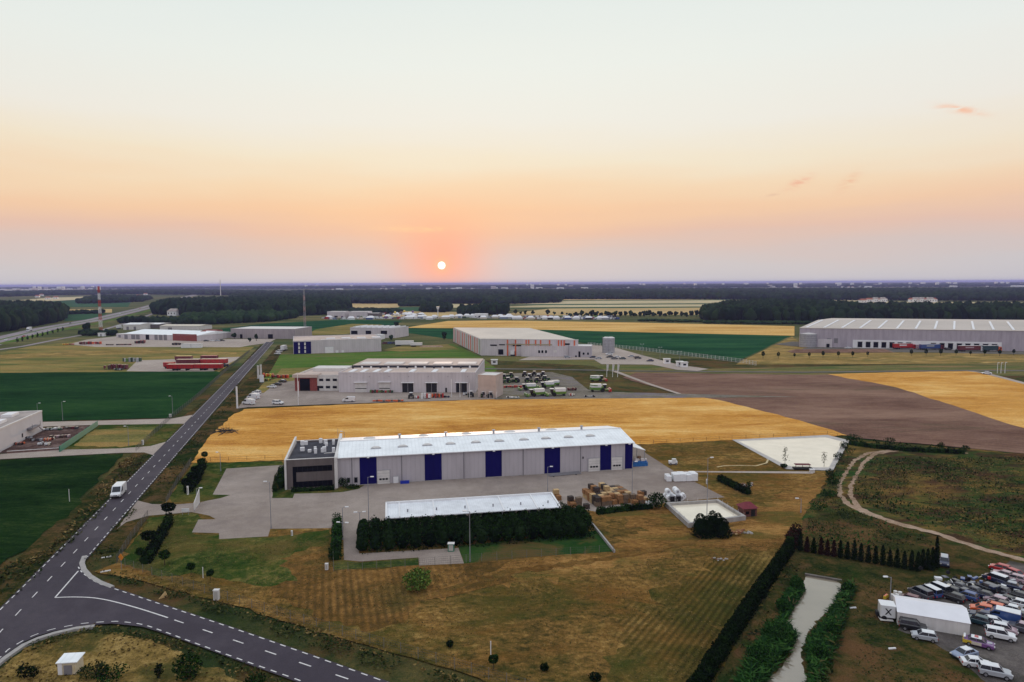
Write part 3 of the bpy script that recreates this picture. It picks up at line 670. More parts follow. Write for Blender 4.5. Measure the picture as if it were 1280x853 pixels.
# ================================================================== LAMPS, FENCES
def make_lamp(h, heads=1, head='box', grp='lamp posts'):
    t_ = thing('street_lamp', None, 'street lamp', group=grp)
    MB().tube((0,0,0), (0,0,h), .085, .05, 8).cyl(0,0,0,.5,.13,.11,8).build('pole', M_pole, t_)
    for k in range(heads):
        s_ = 1 if k == 0 else -1
        if head == 'box':
            MB().tube((0,0,h-.05), (.55*s_,0,h+.08), .035).build('arm', M_pole, t_)
            MB().cbox(.85*s_,0,h+.1,.7,.32,.14,0,.08).build('lamp_head', M_white, t_)
        else:
            MB().cyl(0,0,h,h+.12,.12,.42,10).cyl(0,0,h+.12,h+.26,.42,.18,10).build('lamp_head', M_white, t_)
    return t_
def fence(name, label, pts, h, sp=2.5, m=None, wires=5, post=.04, pm=None, wr=.012, group=None, cat='fence', slope=0):
    pts = [P(*p) for p in pts]; o = pts[0]
    t_ = thing(name, label, cat, (o.x, o.y, 0), 0, group); w_ = MB(); posts = 0
    for a, b in zip(pts, pts[1:]):
        L = (b-a).length; k = max(1, round(L/sp)); d = (b-a)/L
        for i in range(k+(1 if b is pts[-1] else 0)):
            c = a + (b-a)*i/k - o; g = 0
            if posts < 100:
                pb = MB().tube((c.x,c.y,g), (c.x,c.y,g+h+.06), post).build('post', pm or m or M_fpost, t_)
            posts += 1
        for j in range(wires):
            z = .12 + (h-.15)*j/(wires-1); w_.tube(a-o+Vector((0,0,z)), b-o+Vector((0,0,z)), wr, n=4)
        if sp < 4 and L < 140:
            kk = int(L/.35)
            for i in range(kk):
                c = a + (b-a)*(i+.5)/kk - o; w_.tube(c+Vector((0,0,.05)), c+Vector((0,0,h)), wr*.6, n=3)
    w_.build('wire_mesh', m or M_fwire, t_)
    return t_

# ================================================================== BUILDINGS
class Bld:
    """thing whose local x runs along the visible front from A to B (pixels of its foot) and y goes back"""
    def __init__(s, name, label, A, B, cat='building', z=0, group=None, world=False):
        a, b = (A, B) if world else (P(*A), P(*B)); s.a = Vector((a.x, a.y, z)); s.L = (b-a).length; s.rz = math.atan2(b.y-a.y, b.x-a.x)
        s.u = Vector((math.cos(s.rz), math.sin(s.rz), 0)); s.n = Vector((-s.u.y, s.u.x, 0))
        s.t = thing(name, label, cat, s.a, s.rz, group)
    def w(s, px, py, off=0):
        """pixel -> (along, height) on the front wall plane, off metres behind it"""
        d = ray(px, py); o = Vector((0, 0, H)); q = s.a + s.n*off
        k = (q-o).dot(s.n)/d.dot(s.n); p = o + d*k; return (p-s.a).dot(s.u), p.z
    def top(s, px, py, z):
        p = P(px, py, z) - s.a; return p.dot(s.u), p.dot(s.n)
    def mb(s): return MB()
    def part(s, mb, name, m, parent=None, label=None):
        o = mb.build(name, m, parent or s.t)
        if label: o['label'] = label
        return o
    def rect(s, name, m, x0, y0, x1, y1, out=.05, parent=None, label=None, floor=False, frame=None):
        """a panel on the front wall given by two pixel corners (top-left, bottom-right)"""
        u0, z1 = s.w(x0, y0); u1, _ = s.w(x1, y0); um, z0 = s.w((x0+x1)/2, y1); _, zt = s.w((x0+x1)/2, y0)
        if floor: z0 = 0
        o = s.part(MB().box(u0, -out, max(0, z0), u1, .02, zt), name, m, parent, label)
        if frame:
            f = .12; MB().box(u0-f, -out-.03, z0, u0, .02, zt+f).box(u1, -out-.03, z0, u1+f, .02, zt+f).box(u0, -out-.03, zt, u1, .02, zt+f).build('frame', frame, o)
        return o

# ---------------------------------------------------------------- the main warehouse
b = Bld('warehouse', 'long warehouse with white sheet roof and grey front striped by deep blue panels', (423,609.2), (791,587.3))
Lh, D = b.L, 20.5; he, hr = 7.0, 8.5
b.part(MB().box(0,0,0,Lh,D,he), 'wall', M_wallg)
g = MB(); g.add([(Lh,0,he),(Lh,D,he),(Lh,D/2,hr),(Lh-.2,0,he),(Lh-.2,D,he),(Lh-.2,D/2,hr)], [(0,1,2),(3,5,4)]); b.part(g, 'gable', M_wallg)
rf = MB(); e = .35; th = .14
rf.add([(0,-e,he),(Lh+e,-e,he),(Lh+e,D/2,hr+.06),(0,D/2,hr+.06),(0,-e,he+th),(Lh+e,-e,he+th),(Lh+e,D/2,hr+.06+th),(0,D/2,hr+.06+th)],
       [(0,3,2,1),(4,5,6,7),(0,1,5,4),(1,2,6,5),(3,0,4,7)])
rf.add([(0,D+e,he),(Lh+e,D+e,he),(Lh+e,D/2,hr+.06),(0,D/2,hr+.06),(0,D+e,he+th),(Lh+e,D+e,he+th),(Lh+e,D/2,hr+.06+th),(0,D/2,hr+.06+th)],
       [(0,1,2,3),(4,7,6,5),(1,0,4,5),(2,1,5,6),(0,3,7,4)])
roof = b.part(rf, 'roof', M_roofw)
MB().box(-.1,-.52,he-.02,Lh+e,-.36,he+.16).build('gutter', M_white, roof)
MB().box(0,D/2-.35,hr+.18,Lh+e,D/2+.35,hr+.26).build('ridge_cap', M_white, roof)
for px in (470,503.5,534,563,594.5,623.7,654.6,682,710,737.4):                       # roof light domes
    x, y = b.top(px, 560.5-(px-470)*.054, 7.75); z = he + (hr-he)*y/(D/2)
    d = MB().ball((x,y,z+.16), (1.15,.75,.42), 10, 5).build('roof_dome', M_offw, roof, True)
    MB().cbox(x,y,z+.14,2.5,1.7,.12).build('dome_kerb', M_metal, roof)
for px, py in ((499.5,548.5),(557,545.5),(616.6,542.8),(673,540),(726,537.5)):
    x, _ = b.top(px, py, hr)
    MB().cyl(x,D/2+.3,hr,hr+1.1,.28,.28).cyl(x,D/2+.3,hr+1.1,hr+1.3,.5,.42).build('roof_vent', M_metal, roof)
for px in (462,530,585,643,700):
    x, _ = b.top(px, 545, hr); MB().ball((x,D*.72,hr-.55), (1.7,.9,.55), 10, 5).build('roof_dome', M_offw, roof, True)
for x0, x1 in ((449.7,471),(531,552.2),(606.8,627.3),(680.5,700.2),(750,763.8),(781,790.5)):
    ua, ub = b.w(x0, 590)[0], b.w(x1, 590)[0]; b.part(MB().box(ua,-.05,0,ub,.02,he-.03), 'blue_panel', M_blue)
    # lamp bracket over the panel
    u0, _ = b.w((x0+x1)/2, 580); MB().cbox(u0,-.6,he-.12,.55,.3,.14).tube((u0,0,he-.2),(u0,-.6,he-.12),.04).build('wall_lamp', M_white, b.t)
for x in (439.7,502,579.8,654,725.6):
    u0, _ = b.w(x, 580); b.part(MB().box(u0-.10,-.09,0,u0+.10,.02,he-.05), 'seam', M_seam)
def sectional_door(b, x0, y0, x1, y1, wins=3):
    o = b.rect('door', M_offw, x0, y0, x1, y1, .12, floor=True, frame=M_metal)
    u0, _ = b.w(x0, y0); u1, zt = b.w(x1, y0); zt = b.w((x0+x1)/2, y0)[1]
    for k in range(wins):
        c = u0 + (u1-u0)*(k+1)/(wins+1); MB().box(c-(u1-u0)*.095,-.17,zt*.33,c+(u1-u0)*.095,-.10,zt*.33+.42).build('window', M_dark, o)
    for k in range(1, 5): MB().box(u0,-.135,zt*k/5-.015,u1,-.12,zt*k/5+.015).build('groove', M_seam, o)
sectional_door(b, 471.5,588,487,606.4); sectional_door(b, 735.4,573,749.4,591); sectional_door(b, 764.4,571.5,777.6,589)
b.rect('side_door', M_white, 491.5,595.8,498,606, .08, floor=True, frame=M_metal)
for r_ in ((434,597.8,437.2,603.6),(443,597.2,446.6,603.4),(426.4,598.4,429,604)): b.rect('window', M_dark, *r_, .06, frame=M_seam)
b.rect('vent', M_black, 728,571,729.5,573.5, .08)
plinth = MB().box(-.05,-.06,0,Lh+.05,.02,.35); b.part(plinth, 'plinth', M_conc_w)
# lean-to awning on the right
aw = MB(); aw.add([(Lh,2.0,5.6),(Lh+4.2,2.0,4.3),(Lh+4.2,13,4.3),(Lh,13,5.6),(Lh,2.0,5.75),(Lh+4.2,2.0,4.45),(Lh+4.2,13,4.45),(Lh,13,5.75)], [(0,3,2,1),(4,5,6,7),(0,1,5,4),(1,2,6,5),(2,3,7,6)])
b.part(aw, 'awning', M_roofw)
for y in (2.2,7.5,12.8): MB().tube((Lh+4.0,y,0),(Lh+4.0,y,4.35),.09).build('awning_post', M_pole, b.t)
WH = b
def wl(x, y, z=0): return WH.a + WH.u*x + WH.n*y + Vector((0,0,z))
# goods under the awning
t_ = thing('tarpaulin_stack', 'blue sheeted goods stacked under the awning at the right end of the warehouse', 'goods', wl(Lh+1.6, 2.6, .1), b.rz)
M_tarp = mat('blue_tarp_mat', (.02,.12,.34), .5, .25, 2); M_bag = mat('bag_mat', (.55,.50,.48), .7, .25, 2)
MB().cbox(1.2,0,.55,4.2,1.6,1.1,0,.2).cbox(1.3,0,1.25,3.6,1.3,.35,.05,.3).build('tarpaulin', M_tarp, t_)
MB().cbox(.4,.2,1.7,1.2,1,.7,.2,.1).cbox(2,-.1,1.65,1.0,.9,.6,-.1,.1).cbox(2.9,.3,1.6,.7,.8,.5,.4,.1).build('sack', M_bag, t_)
MB().cbox(1.2,.3,2.25,.9,.7,.5,.5,.1).build('crate', M_brownwd, t_)

# ---------------------------------------------------------------- the office block
o_ = Bld('office_block', 'dark grey flat roofed office block with C shaped black window band', (359,613.2), (420.5,609.6))
Lo, ho = o_.L, 7.15; Do = 20
o_.part(MB().box(0,0,0,Lo-.2,Do,ho-.45), 'wall', M_cladg)
o_.part(MB().box(0,0,ho-.45,Lo,.35,ho+.02), 'parapet', M_cladg); o_.part(MB().box(0,Do-.35,ho-.45,Lo,Do,ho+.02), 'parapet', M_cladg)
o_.part(MB().box(-.02,-.05,ho+.02,Lo,.4,ho+.12), 'coping', M_offw); o_.part(MB().box(-.02,Do-.4,ho+.02,Lo,Do+.02,ho+.12), 'coping', M_offw)
orf = o_.part(MB().box(.3,.36,ho-.44,Lo-.3,Do-.36,ho-.36), 'roof', M_roofd)
fin = MB().prism([(-.45,-.25),(0,-.25),(0,Do+.25),(-.45,Do+.25)], 0, [ho+.1,ho+.1,ho+1.1,ho+1.1]); o_.part(fin, 'side_fin', M_offw)
fin = MB().prism([(Lo-.25,-1.1),(Lo+.45,-1.1),(Lo+.45,Do+.25),(Lo-.25,Do+.25)], 0, [ho+.35,ho+.35,ho+1.4,ho+1.4]); o_.part(fin, 'side_fin', M_offw)
def orect(x0, y0, x1, y1, nm='window'):
    u0, z1 = o_.w(x0, y0); u1, z0 = o_.w(x1, y1); return u0, u1, z0, z1
u0, u1, _, _ = orect(366.2,600,415.7,600); um = o_.w(370.6,600)[0]
z_ = [o_.w(390,y)[1] for y in (608.8,601.4,589.6,582.6)]
wn = o_.part(MB().box(u0,-.06,z_[2],u1,.02,z_[3]).box(u0,-.06,z_[0],u1,.02,z_[1]).box(u0,-.06,z_[1],um,.02,z_[2]), 'window', M_dark)
for k in range(1, 8):
    x = u0+(u1-u0)*k/8; MB().box(x-.03,-.10,z_[0],x+.03,-.05,z_[1]).build('mullion', M_black, wn); MB().box(x-.03,-.10,z_[2],x+.03,-.05,z_[3]).build('mullion', M_black, wn)
for px, py in ((378,555),(382,554.5),(378,562),(387,563.5),(394,562),(394.5,565),(403,563.5),(405.5,563),(401,552),(407,553),(408,556),(417,554),(417,564)):
    x, y = o_.top(px, py, ho); hh = random.uniform(.6, 1.3)
    if 0.8 < x < Lo-.8 and 1 < y < Do-1:
        MB().cbox(x,y,ho-.36+hh/2,random.uniform(.6,1.1),.7,hh,0,.06).build('roof_unit', M_white, orf)
MB().tube((Lo*.72,6,ho-.25),(Lo*.95,6.2,ho-.25),.12).build('roof_duct', M_offw, orf)
MB().tube((Lo-.6,Do-1,ho),(Lo-.6,Do-1,ho+3),.04).build('aerial', M_pole, orf)

# ---------------------------------------------------------------- white carport roof
A_, B_ = P(484,648,3.1), P(699,634.2,3.1)
cp = Bld('carport', 'long low white ribbed carport roof behind the dense shrub rows', A_, B_, world=True, cat='carport')
Lc, Dc = cp.L, 7.4
cp.part(MB().prism([(0,0),(Lc,0),(Lc,Dc),(0,Dc)], [2.95,2.95,3.35,3.35], [3.1,3.1,3.5,3.5]), 'roof', ridged('carport_roof_mat', (.70,.72,.74), .45, depth=.3, dirt=.15))
cp.part(MB().box(-.3,Dc,3.1,Lc+.3,Dc+.35,3.85).prism([(-.35,-.1),(-.02,-.1),(-.02,Dc+.35),(-.35,Dc+.35)], [2.9,2.9,3.3,3.3], [3.35,3.35,3.8,3.8]).prism([(Lc+.02,-.1),(Lc+.35,-.1),(Lc+.35,Dc+.35),(Lc+.02,Dc+.35)], [2.9,2.9,3.3,3.3], [3.35,3.35,3.8,3.8]), 'fascia', M_white)
k = 5
for i in range(k): x = Lc*(i+.35)/k; cp.part(MB().prism([(x-.13,0),(x+.13,0),(x+.13,Dc),(x-.13,Dc)], [3.1,3.1,3.5,3.5], [3.28,3.28,3.7,3.7]), 'rib', M_white)
for i in range(7):
    x = .4+(Lc-.8)*i/6
    for y in (.4, Dc-.3): MB().tube((x,y,0),(x,y,3.05+.4*y/Dc),.08).build('post', M_pole, cp.t)
for i in range(6): x = Lc*(i+.7)/6; MB().cyl(x,2.6,3.2,3.75,.14,.14,8).build('roof_vent', M_pole, cp.t)
for i in range(24): x = Lc*i/23; MB().tube((x,Dc+.18,3.8),(x,Dc+.18,4.05),.04).build('stud', M_metal, cp.t)

# ---------------------------------------------------------------- entrance sign, cabinets
def simple(name, label, cat, px, py, mbf, m, rz=0, group=None, extra=()):
    t_ = thing(name, label, cat, at(px, py), rz, group)
    first = mbf.build(extra[0] if extra else 'body', m, t_); return t_
t_ = thing('sign_board', 'tall leaning white sign board on the entrance lawn island', 'sign', at(243,641), ang((241,643),(247.5,634)))
MB().prism([(-.2,-.06),(5.0,-.06),(5.0,.06),(-.2,.06)], [.35,.35,.35,.35], [1.9,3.4,3.4,1.9]).build('panel', M_offw, t_)
for x in (.1, 2.5, 4.8): MB().tube((x,0,0),(x,0,1.8+x*.3),.06).build('post', M_pole, t_)
t_ = thing('name_sign', 'small low white sign on two legs by the entrance driveway', 'sign', at(232,645), .1)
MB().cbox(0,0,1.0,1.5,.1,.7).build('panel', M_white, t_)
for x in (-.6,.6): MB().tube((x,0,0),(x,0,.7),.04).build('post', M_pole, t_)
def cabinet(px, py, w, d, h, m, label, cap=M_offw, name='utility_cabinet', cat='cabinet', rz=0):
    t_ = thing(name, label, cat, at(px, py), rz)
    MB().cbox(0,0,h/2,w,d,h,0,.03).build('body', m, t_); MB().cbox(0,0,h+.03,w*1.12,d*1.12,.08).build('cap', cap, t_)
    MB().box(-w*.36,-d/2-.02,h*.12,w*.36,-d/2,h*.88).build('door', mat('cabinet_door_mat', (.42,.40,.36), .6), t_)
    return t_
cabinet(271,751,.8,.6,1.5,M_offw,'cream utility cabinet by the wire fence above the side road')
cabinet(408.5,713.5,.5,.4,1.0,M_white,'white cabinet at the corner of the hedged lane fence')
cabinet(564,690,1.1,.9,1.35,M_green_p,'green metal container with pale lid on the concrete spur',name='waste_container',cat='container')
cabinet(235,619.5,.35,.3,1.9,M_white,'white slim pillar in the dark shrubs left of the car park')
cabinet(365,671,.3,.3,.9,M_white,'short white post cabinet in the grass south of the concrete yard')
cabinet(883.5,606,.35,.3,1.1,M_white,'white slim box on the grass beside the concrete path')
cabinet(178.5,557,.5,.4,1.4,M_white,'white slim cabinet in the plot between the two driveways')
cabinet(213,522,.7,.5,1.0,M_white,'white box at the gate of the upper left driveway')
t_ = thing('road_sign', 'round orange yellow warning sign beside the junction fence', 'road sign', at(152,714), ang((152,714),(160,716)))
MB().tube((0,0,0),(0,0,2.2),.04).build('post', M_pole, t_); MB().wheel(0,0,2.2,.62,.05,4).build('panel', mat('sign_orange_mat', (.62,.20,.01), .5), t_)
t_ = thing('road_marker', 'tilted pale yellow marker panel lying in the ditch grass', 'marker', at(204,748), .6)
MB().add([(-.6,0,0),(.7,.1,.05),(.35,0,1.0),(-.6,.12,0),(.7,.22,.05),(.35,.12,1.0)], [(0,1,2),(3,5,4),(0,3,4,1),(1,4,5,2),(2,5,3,0)]).build('panel', mat('pale_yellow_mat', (.60,.42,.20), .6), t_)
for px, py, l in ((133,697,'pale broken slab in the verge grass nearest the fence'),(132,716,'small pale slab in the verge grass by the junction corner')):
    tag(MB().cbox(0,0,.06,1.5,.35,.14,.5).build('concrete_slab', M_offw), l, 'slab').location = at(px, py)

# small cream hut by the junction
hb = Bld('utility_hut', 'small cream hut with white sloping roof and grey door on the grass inside the bend', (72.5,846), (96,845), cat='hut')
hh = 1.75; hb.part(MB().box(0,0,0,hb.L,1.6,hh), 'wall', mat('hut_cream_mat', (.55,.48,.34), .8, .12, 1.5))
hb.part(MB().prism([(-.12,-.15),(hb.L+.2,-.15),(hb.L+.2,1.75),(-.12,1.75)], [hh-.05,hh+.0,hh+.22,hh+.18], [hh+.06,hh+.11,hh+.33,hh+.29]), 'roof', M_roofw)
hb.part(MB().box(.05,-.05,0,.55,0,hh-.1), 'corner_panel', M_white); hb.part(MB().box(.75,-.06,.05,1.7,0,hh-.35), 'door', M_seam)
hb.part(MB().box(1.95,-.05,.6,hb.L-.2,0,hh-.5), 'panel', mat('hut_yellow_mat', (.62,.50,.26), .8, .1, 1))

# ---------------------------------------------------------------- pool with concrete walls
pp = [P(x, y, 1.1) for x, y in ((860.6,654.5),(932.5,645),(898,624.2),(831.6,628.2))]
c0 = sum(pp, Vector())/4; c0.z = 0
t_ = thing('water_basin', 'open concrete walled basin of pale water at the corner of the concrete yard', 'basin', c0)
q = [Vector((p.x-c0.x, p.y-c0.y)) for p in pp]
qi = [v*.90 for v in q]
for i in range(4):
    j = (i+1) % 4; MB().prism([tuple(q[i]), tuple(q[j]), tuple(qi[j]), tuple(qi[i])], 0, 1.1).build('wall', M_conc_w, t_)
MB().prism([tuple(v*.895) for v in q], .1, .55).build('water', M_water, t_)
rl = MB()
for i in range(4):
    a, b2 = q[i]*.95, q[(i+1) % 4]*.95; k = 5
    for j in range(k):
        c = a+(b2-a)*j/k; rl.tube((c.x,c.y,1.1),(c.x,c.y,1.75),.025)
rl.build('railing', M_offw, t_)
# red roofed shed
sb = Bld('garden_shed', 'small brown timber shed with dark red hipped roof beside the basin', (929.5,647.5), (946,646.5), cat='shed')
hs = 1.9; sb.part(MB().box(0,0,0,sb.L,2.6,hs), 'wall', mat('shed_wall_mat', (.13,.05,.04), .8, .3, 3))
rr = MB(); L_ = sb.L; rr.add([(-.3,-.3,hs),(L_+.3,-.3,hs),(L_+.3,2.9,hs),(-.3,2.9,hs),(L_*.3,1.3,hs+1.0),(L_*.7,1.3,hs+1.0)], [(0,1,5,4),(1,2,5),(2,3,4,5),(3,0,4),(0,3,2,1)])
sb.part(rr, 'roof', mat('shed_roof_mat', (.16,.025,.035), .75, .2, 1.5)); sb.part(MB().box(L_*.55,-.05,0,L_*.85,0,1.6), 'door', M_black); sb.part(MB().box(L_*.15,-.05,.7,L_*.4,0,1.3), 'window', M_dark)
# wood pile and rubble
t_ = thing('timber_pile', 'pile of broken rust brown timber beside the dark bush cluster', 'wood pile', at(915,669))
for k in range(16):
    a = random.uniform(-.6, .6); x, y = random.uniform(-1.6, 2.2), random.uniform(-.8, .8)
    MB().cbox(x,y,.15+random.random()*.7,random.uniform(.8,2.0),.28,.2,a).build('plank', M_crate[k % 3] if k % 2 else mat('rust_mat', (.22,.085,.045), .85, .3, 2), t_)
t_ = thing('rubble_heap', 'low heap of pale rubble on the mown meadow right of centre', 'rubble', at(898,700))
for k in range(14): MB().ball((random.gauss(0,.9), random.gauss(0,.5), .08), (.2,.17,.13), 6, 4, .3).build('stone', M_conc_w if k % 3 else M_brownwd, t_)
t_ = thing('rubble_heap', 'flat pile of grey rubble behind the short clipped hedge', 'rubble', at(931,608))
for k in range(18): MB().ball((random.gauss(0,1.8), random.gauss(0,.9), .12), (.45,.4,.25), 6, 4, .3).build('stone', M_conc_w if k % 2 else M_brownwd, t_)
t_ = thing('rubble_heap', 'small grey rubble beside the rust brown timber pile', 'rubble', at(935,668))
for k in range(7): MB().ball((random.gauss(0,.6), random.gauss(0,.35), .1), (.3,.3,.2), 6, 4, .3).build('stone', M_conc_w, t_)

# ---------------------------------------------------------------- pond raft, pump house, jetty
t_ = thing('moored_raft', 'dark red raft with roof moored at the near edge of the large pond', 'raft', at(1003,588), -.05)
MB().cbox(0,0,.25,4.6,1.6,.4).build('hull', M_black, t_); MB().cbox(0,.1,1.2,3.8,1.4,.15).build('roof', mat('raft_red_mat', (.13,.03,.035), .7, .2, 2), t_)
for x in (-1.7,0,1.7): MB().tube((x,0,.4),(x,0,1.2),.06).build('post', M_brownwd, t_)
t_ = thing('pump_box', 'pale pump box at the end of the concrete path by the pond', 'box', at(1015,592), 0)
MB().cbox(0,0,.4,1.1,.7,.8).build('body', M_offw, t_); MB().cbox(0,0,.83,1.25,.85,.08).build('cap', M_white, t_)
# thin young trees by the pond
for px, py, py2, l in ((981,584,560,'left one of two thin sparse young trees in front of the large pond'),(1030,585,566,'right one of two thin sparse young trees in front of the large pond')):
    hh = top(px, py, py2); t_ = thing('young_poplar', l, 'tree', at(px, py), 0, 'thin young trees by the pond')
    MB().tube((0,0,0),(.05,0,hh),.05,.02).build('trunk', M_trunk, t_)
    c = np.stack([RNG.normal(0,.35,110), RNG.normal(0,.35,110), hh*(.25+.75*RNG.random(110))], 1)
    np_mesh('crown', leaf_arrays(c, .26), 4, M_weed, t_)

t_ = thing('brush_heap', 'black burnt brush heap near the left end of the wheat field', 'brush heap', at(280,541))
for k in range(40): MB().tube((random.gauss(0,2.2),random.gauss(0,2.4),.05),(random.gauss(0,2.2),random.gauss(0,2.4),random.uniform(.3,1.0)),.10,.03).build('branch', M_black, t_)
for k in range(3): MB().tube((k-.8,1.5,0),(k-1.0,1.6,2.6),.06,.02).build('stem', M_trunk, t_)
# ================================================================== HEDGES, SHRUBS AND TREES OF THE PROPERTY
rows = [((453,690),(741,670.5)), ((453,684.5),(738,665)), ((453,678.5),(735,659)), ((453,672.5),(731,653.5)), ((454,666.5),(727,648))]
RH = [1.0,1.0,1.0,.9,.72]
rl_ = ['front row of the dense dark shrub plantation beside the concrete spur','second row from the front of the dense dark shrub plantation','middle row of the dense dark shrub plantation','second row from the back of the dense dark shrub plantation','back row of the dense dark shrub plantation touching the white carport']
for (a_, b_), l in zip(rows, rl_):
    a_, b_ = P(*a_), P(*b_); p = Vector((a_.x, a_.y)); d = Vector((b_.x-a_.x, b_.y-a_.y)); L = d.length; N = int(L*95)
    u = RNG.random(N); bush = np.round(u*L/2.4)*2.4; du = u*L-bush
    hsh = np.sin(bush*12.9898+a_.y)*43758.5; hsh -= np.floor(hsh)
    hloc = (3.0+.7*hsh)*RH[rl_.index(l)]; r0 = 1.75*(.8+.35*hsh)
    phi = RNG.random(N)*np.pi; k = .72+.34*RNG.random(N)
    off = np.cos(phi)*r0*k; z = np.sin(phi)*hloc*k*np.sqrt(np.clip(1-(du/2.1)**2, .75, 1))*(1+.10*np.sin(u*L*1.9+phi*3)+.08*np.sin(u*L*4.3-phi*5))
    dd = d/L; c = np.stack([dd.x*u*L - dd.y*off + RNG.normal(0,.12,N), dd.y*u*L + dd.x*off + RNG.normal(0,.12,N), z+.1], 1)
    t_ = thing('shrub_row', l, 'hedge', (p.x, p.y, .05), 0, 'rows of the dense shrub plantation')
    np_mesh('foliage', leaf_arrays(c, .34), 4, M_leafd, t_)
    mb = MB()
    for j in range(int(L/2.4)+1):
        q = dd*(j*2.4); mb.ball((q.x,q.y,1.4), (1.15,1.15,1.35), 7, 5, .12)
    mb.build('stem', M_thuja, t_)  # round inner cores added to fill the rows behind the leaves, not stems
shrub('round_shrub', 'dark rounded shrub at the right end of the white carport', 702, 650, 1.8, 3.4, M_leaf, 600)
hedge_run('lane_hedge', 'tall narrow green hedge along the lane below the parking yard', [(421.5,658),(420.5,690)], 1.5, 1.9, M_reed, 110, .3)
hedge_run('lane_shrub', 'short dark shrub clump closing the lane hedge', [(419,695),(419.5,702)], 1.8, 1.6, M_leaf, 130, .3, cat='shrub')
hedge_run('office_hedge', 'dark shrubs along the left side of the office block', [(350,612),(354,594)], 1.8, 2.0, M_leaf, 110, .35, jag=.2)
hedge_run('office_low_hedge', 'lighter low shrub row beside the car park edge by the office', [(344,616),(347,601)], 1.1, 1.2, M_weed, 80, .3, jag=.2)
hedge_run('foundation_hedge', 'low dark hedge along the foot of the office front', [(364,616.3),(418,613.5)], .9, .7, M_leaf, 110, .26)
shrub('round_shrub', 'dark round shrub where the office meets the warehouse', 429.5, 609, 1.5, 2.2, M_leaf, 300)
shrub('flat_shrub', 'low ground shrub on the planted tongue in front of the warehouse', 440, 611.5, 1.9, .7, M_leaf, 260, trunk=False)
hedge_run('yard_hedge', 'low dark hedge along the grass edge below the crate stacks', [(746,644),(776,640),(815,636.5)], 1.2, 1.1, M_leaf, 90, .3)
shrub('round_shrub', 'round dark shrub between the crates and the basin', 821, 636, 2.1, 3.2, M_leaf, 700, size=.34)
hedge_run('clipped_hedge', 'short straight clipped hedge on the grass below the concrete path', [(899,601.5),(920,612),(936,619.5)], 1.5, 1.3, M_thuja, 130, .26, jag=.03)
shrub('small_shrub', 'small shrub by the end of the short clipped hedge', 936, 611, .7, 1.6, M_leaf, 120)
for px, py, r_, h_, l in ((875,672,1.9,4.4,'leftmost'),(883,672.5,1.9,4.0,'second from left'),(890,670.5,1.7,4.8,'middle'),(897,671,1.7,4.4,'second from right'),(903.5,672.5,1.8,3.7,'rightmost')):
    t_ = thing('conifer_bush', l+' conifer of the dark cluster in front of the basin', 'conifer', at(px, py), 0, 'dark conifer cluster by the basin')
    np_mesh('crown', leaf_arrays(cone_pts(1100, h_, r_, .1, .45), .24), 4, M_thuja, t_); MB().ball((0,0,h_*.42),(r_*.62,r_*.62,h_*.38),8,6,.1).build('branches', M_thuja, t_); MB().tube((0,0,0),(0,0,h_*.5),.12,.05).build('trunk', M_trunk, t_)  # dark inner core added to close the light gaps in the crown
# the long clipped thuja hedge and the row of cypresses
hedge_run('thuja_hedge', 'long tall dark thuja hedge along the right edge of the mown meadow', [(987,690),(970,715),(947,748),(917,794),(889,838),(855,892)], 1.5, 2.0, M_thuja, 210, .28, jag=.035)
hedge_run('brown_thuja_hedge', 'reddish brown dying end of the long thuja hedge', [(996,676),(987,688)], 1.7, 2.6, M_rust, 190, .3, jag=.05)
cy = []
for v in range(2):
    t_ = thing('cypress_tree', None, 'conifer', group='row of narrow cypresses')
    np_mesh('crown', leaf_arrays(cone_pts(620, 3.3, .55, .1, .5), .20), 4, M_rust if v else M_thuja, t_); MB().cyl(0,0,.15,2.9,.36,.05,8).build('branches', M_rust if v else M_thuja, t_); MB().tube((0,0,0),(0,0,.5),.1,.08).build('trunk', M_trunk, t_); cy.append(t_)  # added dark inner cone shuts the light gaps, not real branches
xs = [1000,1008.5,1017,1026,1034,1042,1050,1059,1067.5,1076,1085,1094,1103,1112,1121,1130,1139,1147]
for i, x in enumerate(xs):
    red = i in (1,3,4,5)
    place(cy[1 if red else 0], USED, at(x, 690.5+(x-1000)*.175), random.random()*6, '%s %s cypress from the left in the row above the ditch' % (ordw(i), 'brownish' if red else 'dark green'), None, (1,1,random.uniform(.85,1.1)))
for i, (x, y, s_) in enumerate(((1153,713.5,1.1),(1159,714.5,1.15),(1165,715,1.25),(1170,713,1.75))):
    place(cy[0], USED, at(x, y), random.random()*6, ['shorter inner cypress of the dense clump at the right end of the row','second cypress of the dense clump at the right end of the row','third cypress of the dense clump, next to the tallest','tallest cypress standing beside the dark parked car'][i], None, (1,1,s_*.95))
# globe trees
gt = make_ball_tree(); gt2 = make_ball_tree(520, 1.15, 1.6, M_thuja, .6)
for px, py, s_, l in ((211.5,651,1.5,'large flattened globe tree at the lower side of the entrance driveway'),(187,688,1.45,'dark globe tree at the left of the lower hedge line'),(176.5,702,1.0,'smaller globe tree at the lower left corner hedge'),
        (206,708,1.15,'lone globe tree on the lawn right of the corner hedge'),(239,720,.9,'middle globe tree of the three on the front lawn'),(263,727,.8,'right hand globe tree of the three on the front lawn'),
        (617,838,.8,'globe tree on a thin stem near the lower fence'),(562,809.5,.0,''),(256,577,1.1,'globe tree nearest the wheat field at the entrance'),(252,588,1.3,'second globe tree from the wheat field at the entrance'),
        (246,600,1.4,'third globe tree from the wheat field at the entrance'),(241,608,1.4,'broad globe tree in the middle of the entrance row'),(234,616,1.4,'globe tree at the driveway end of the entrance row')):
    if s_: place(gt2 if s_ > 1.3 else gt, USED, at(px, py), random.random()*6, l, None, s_*.82)
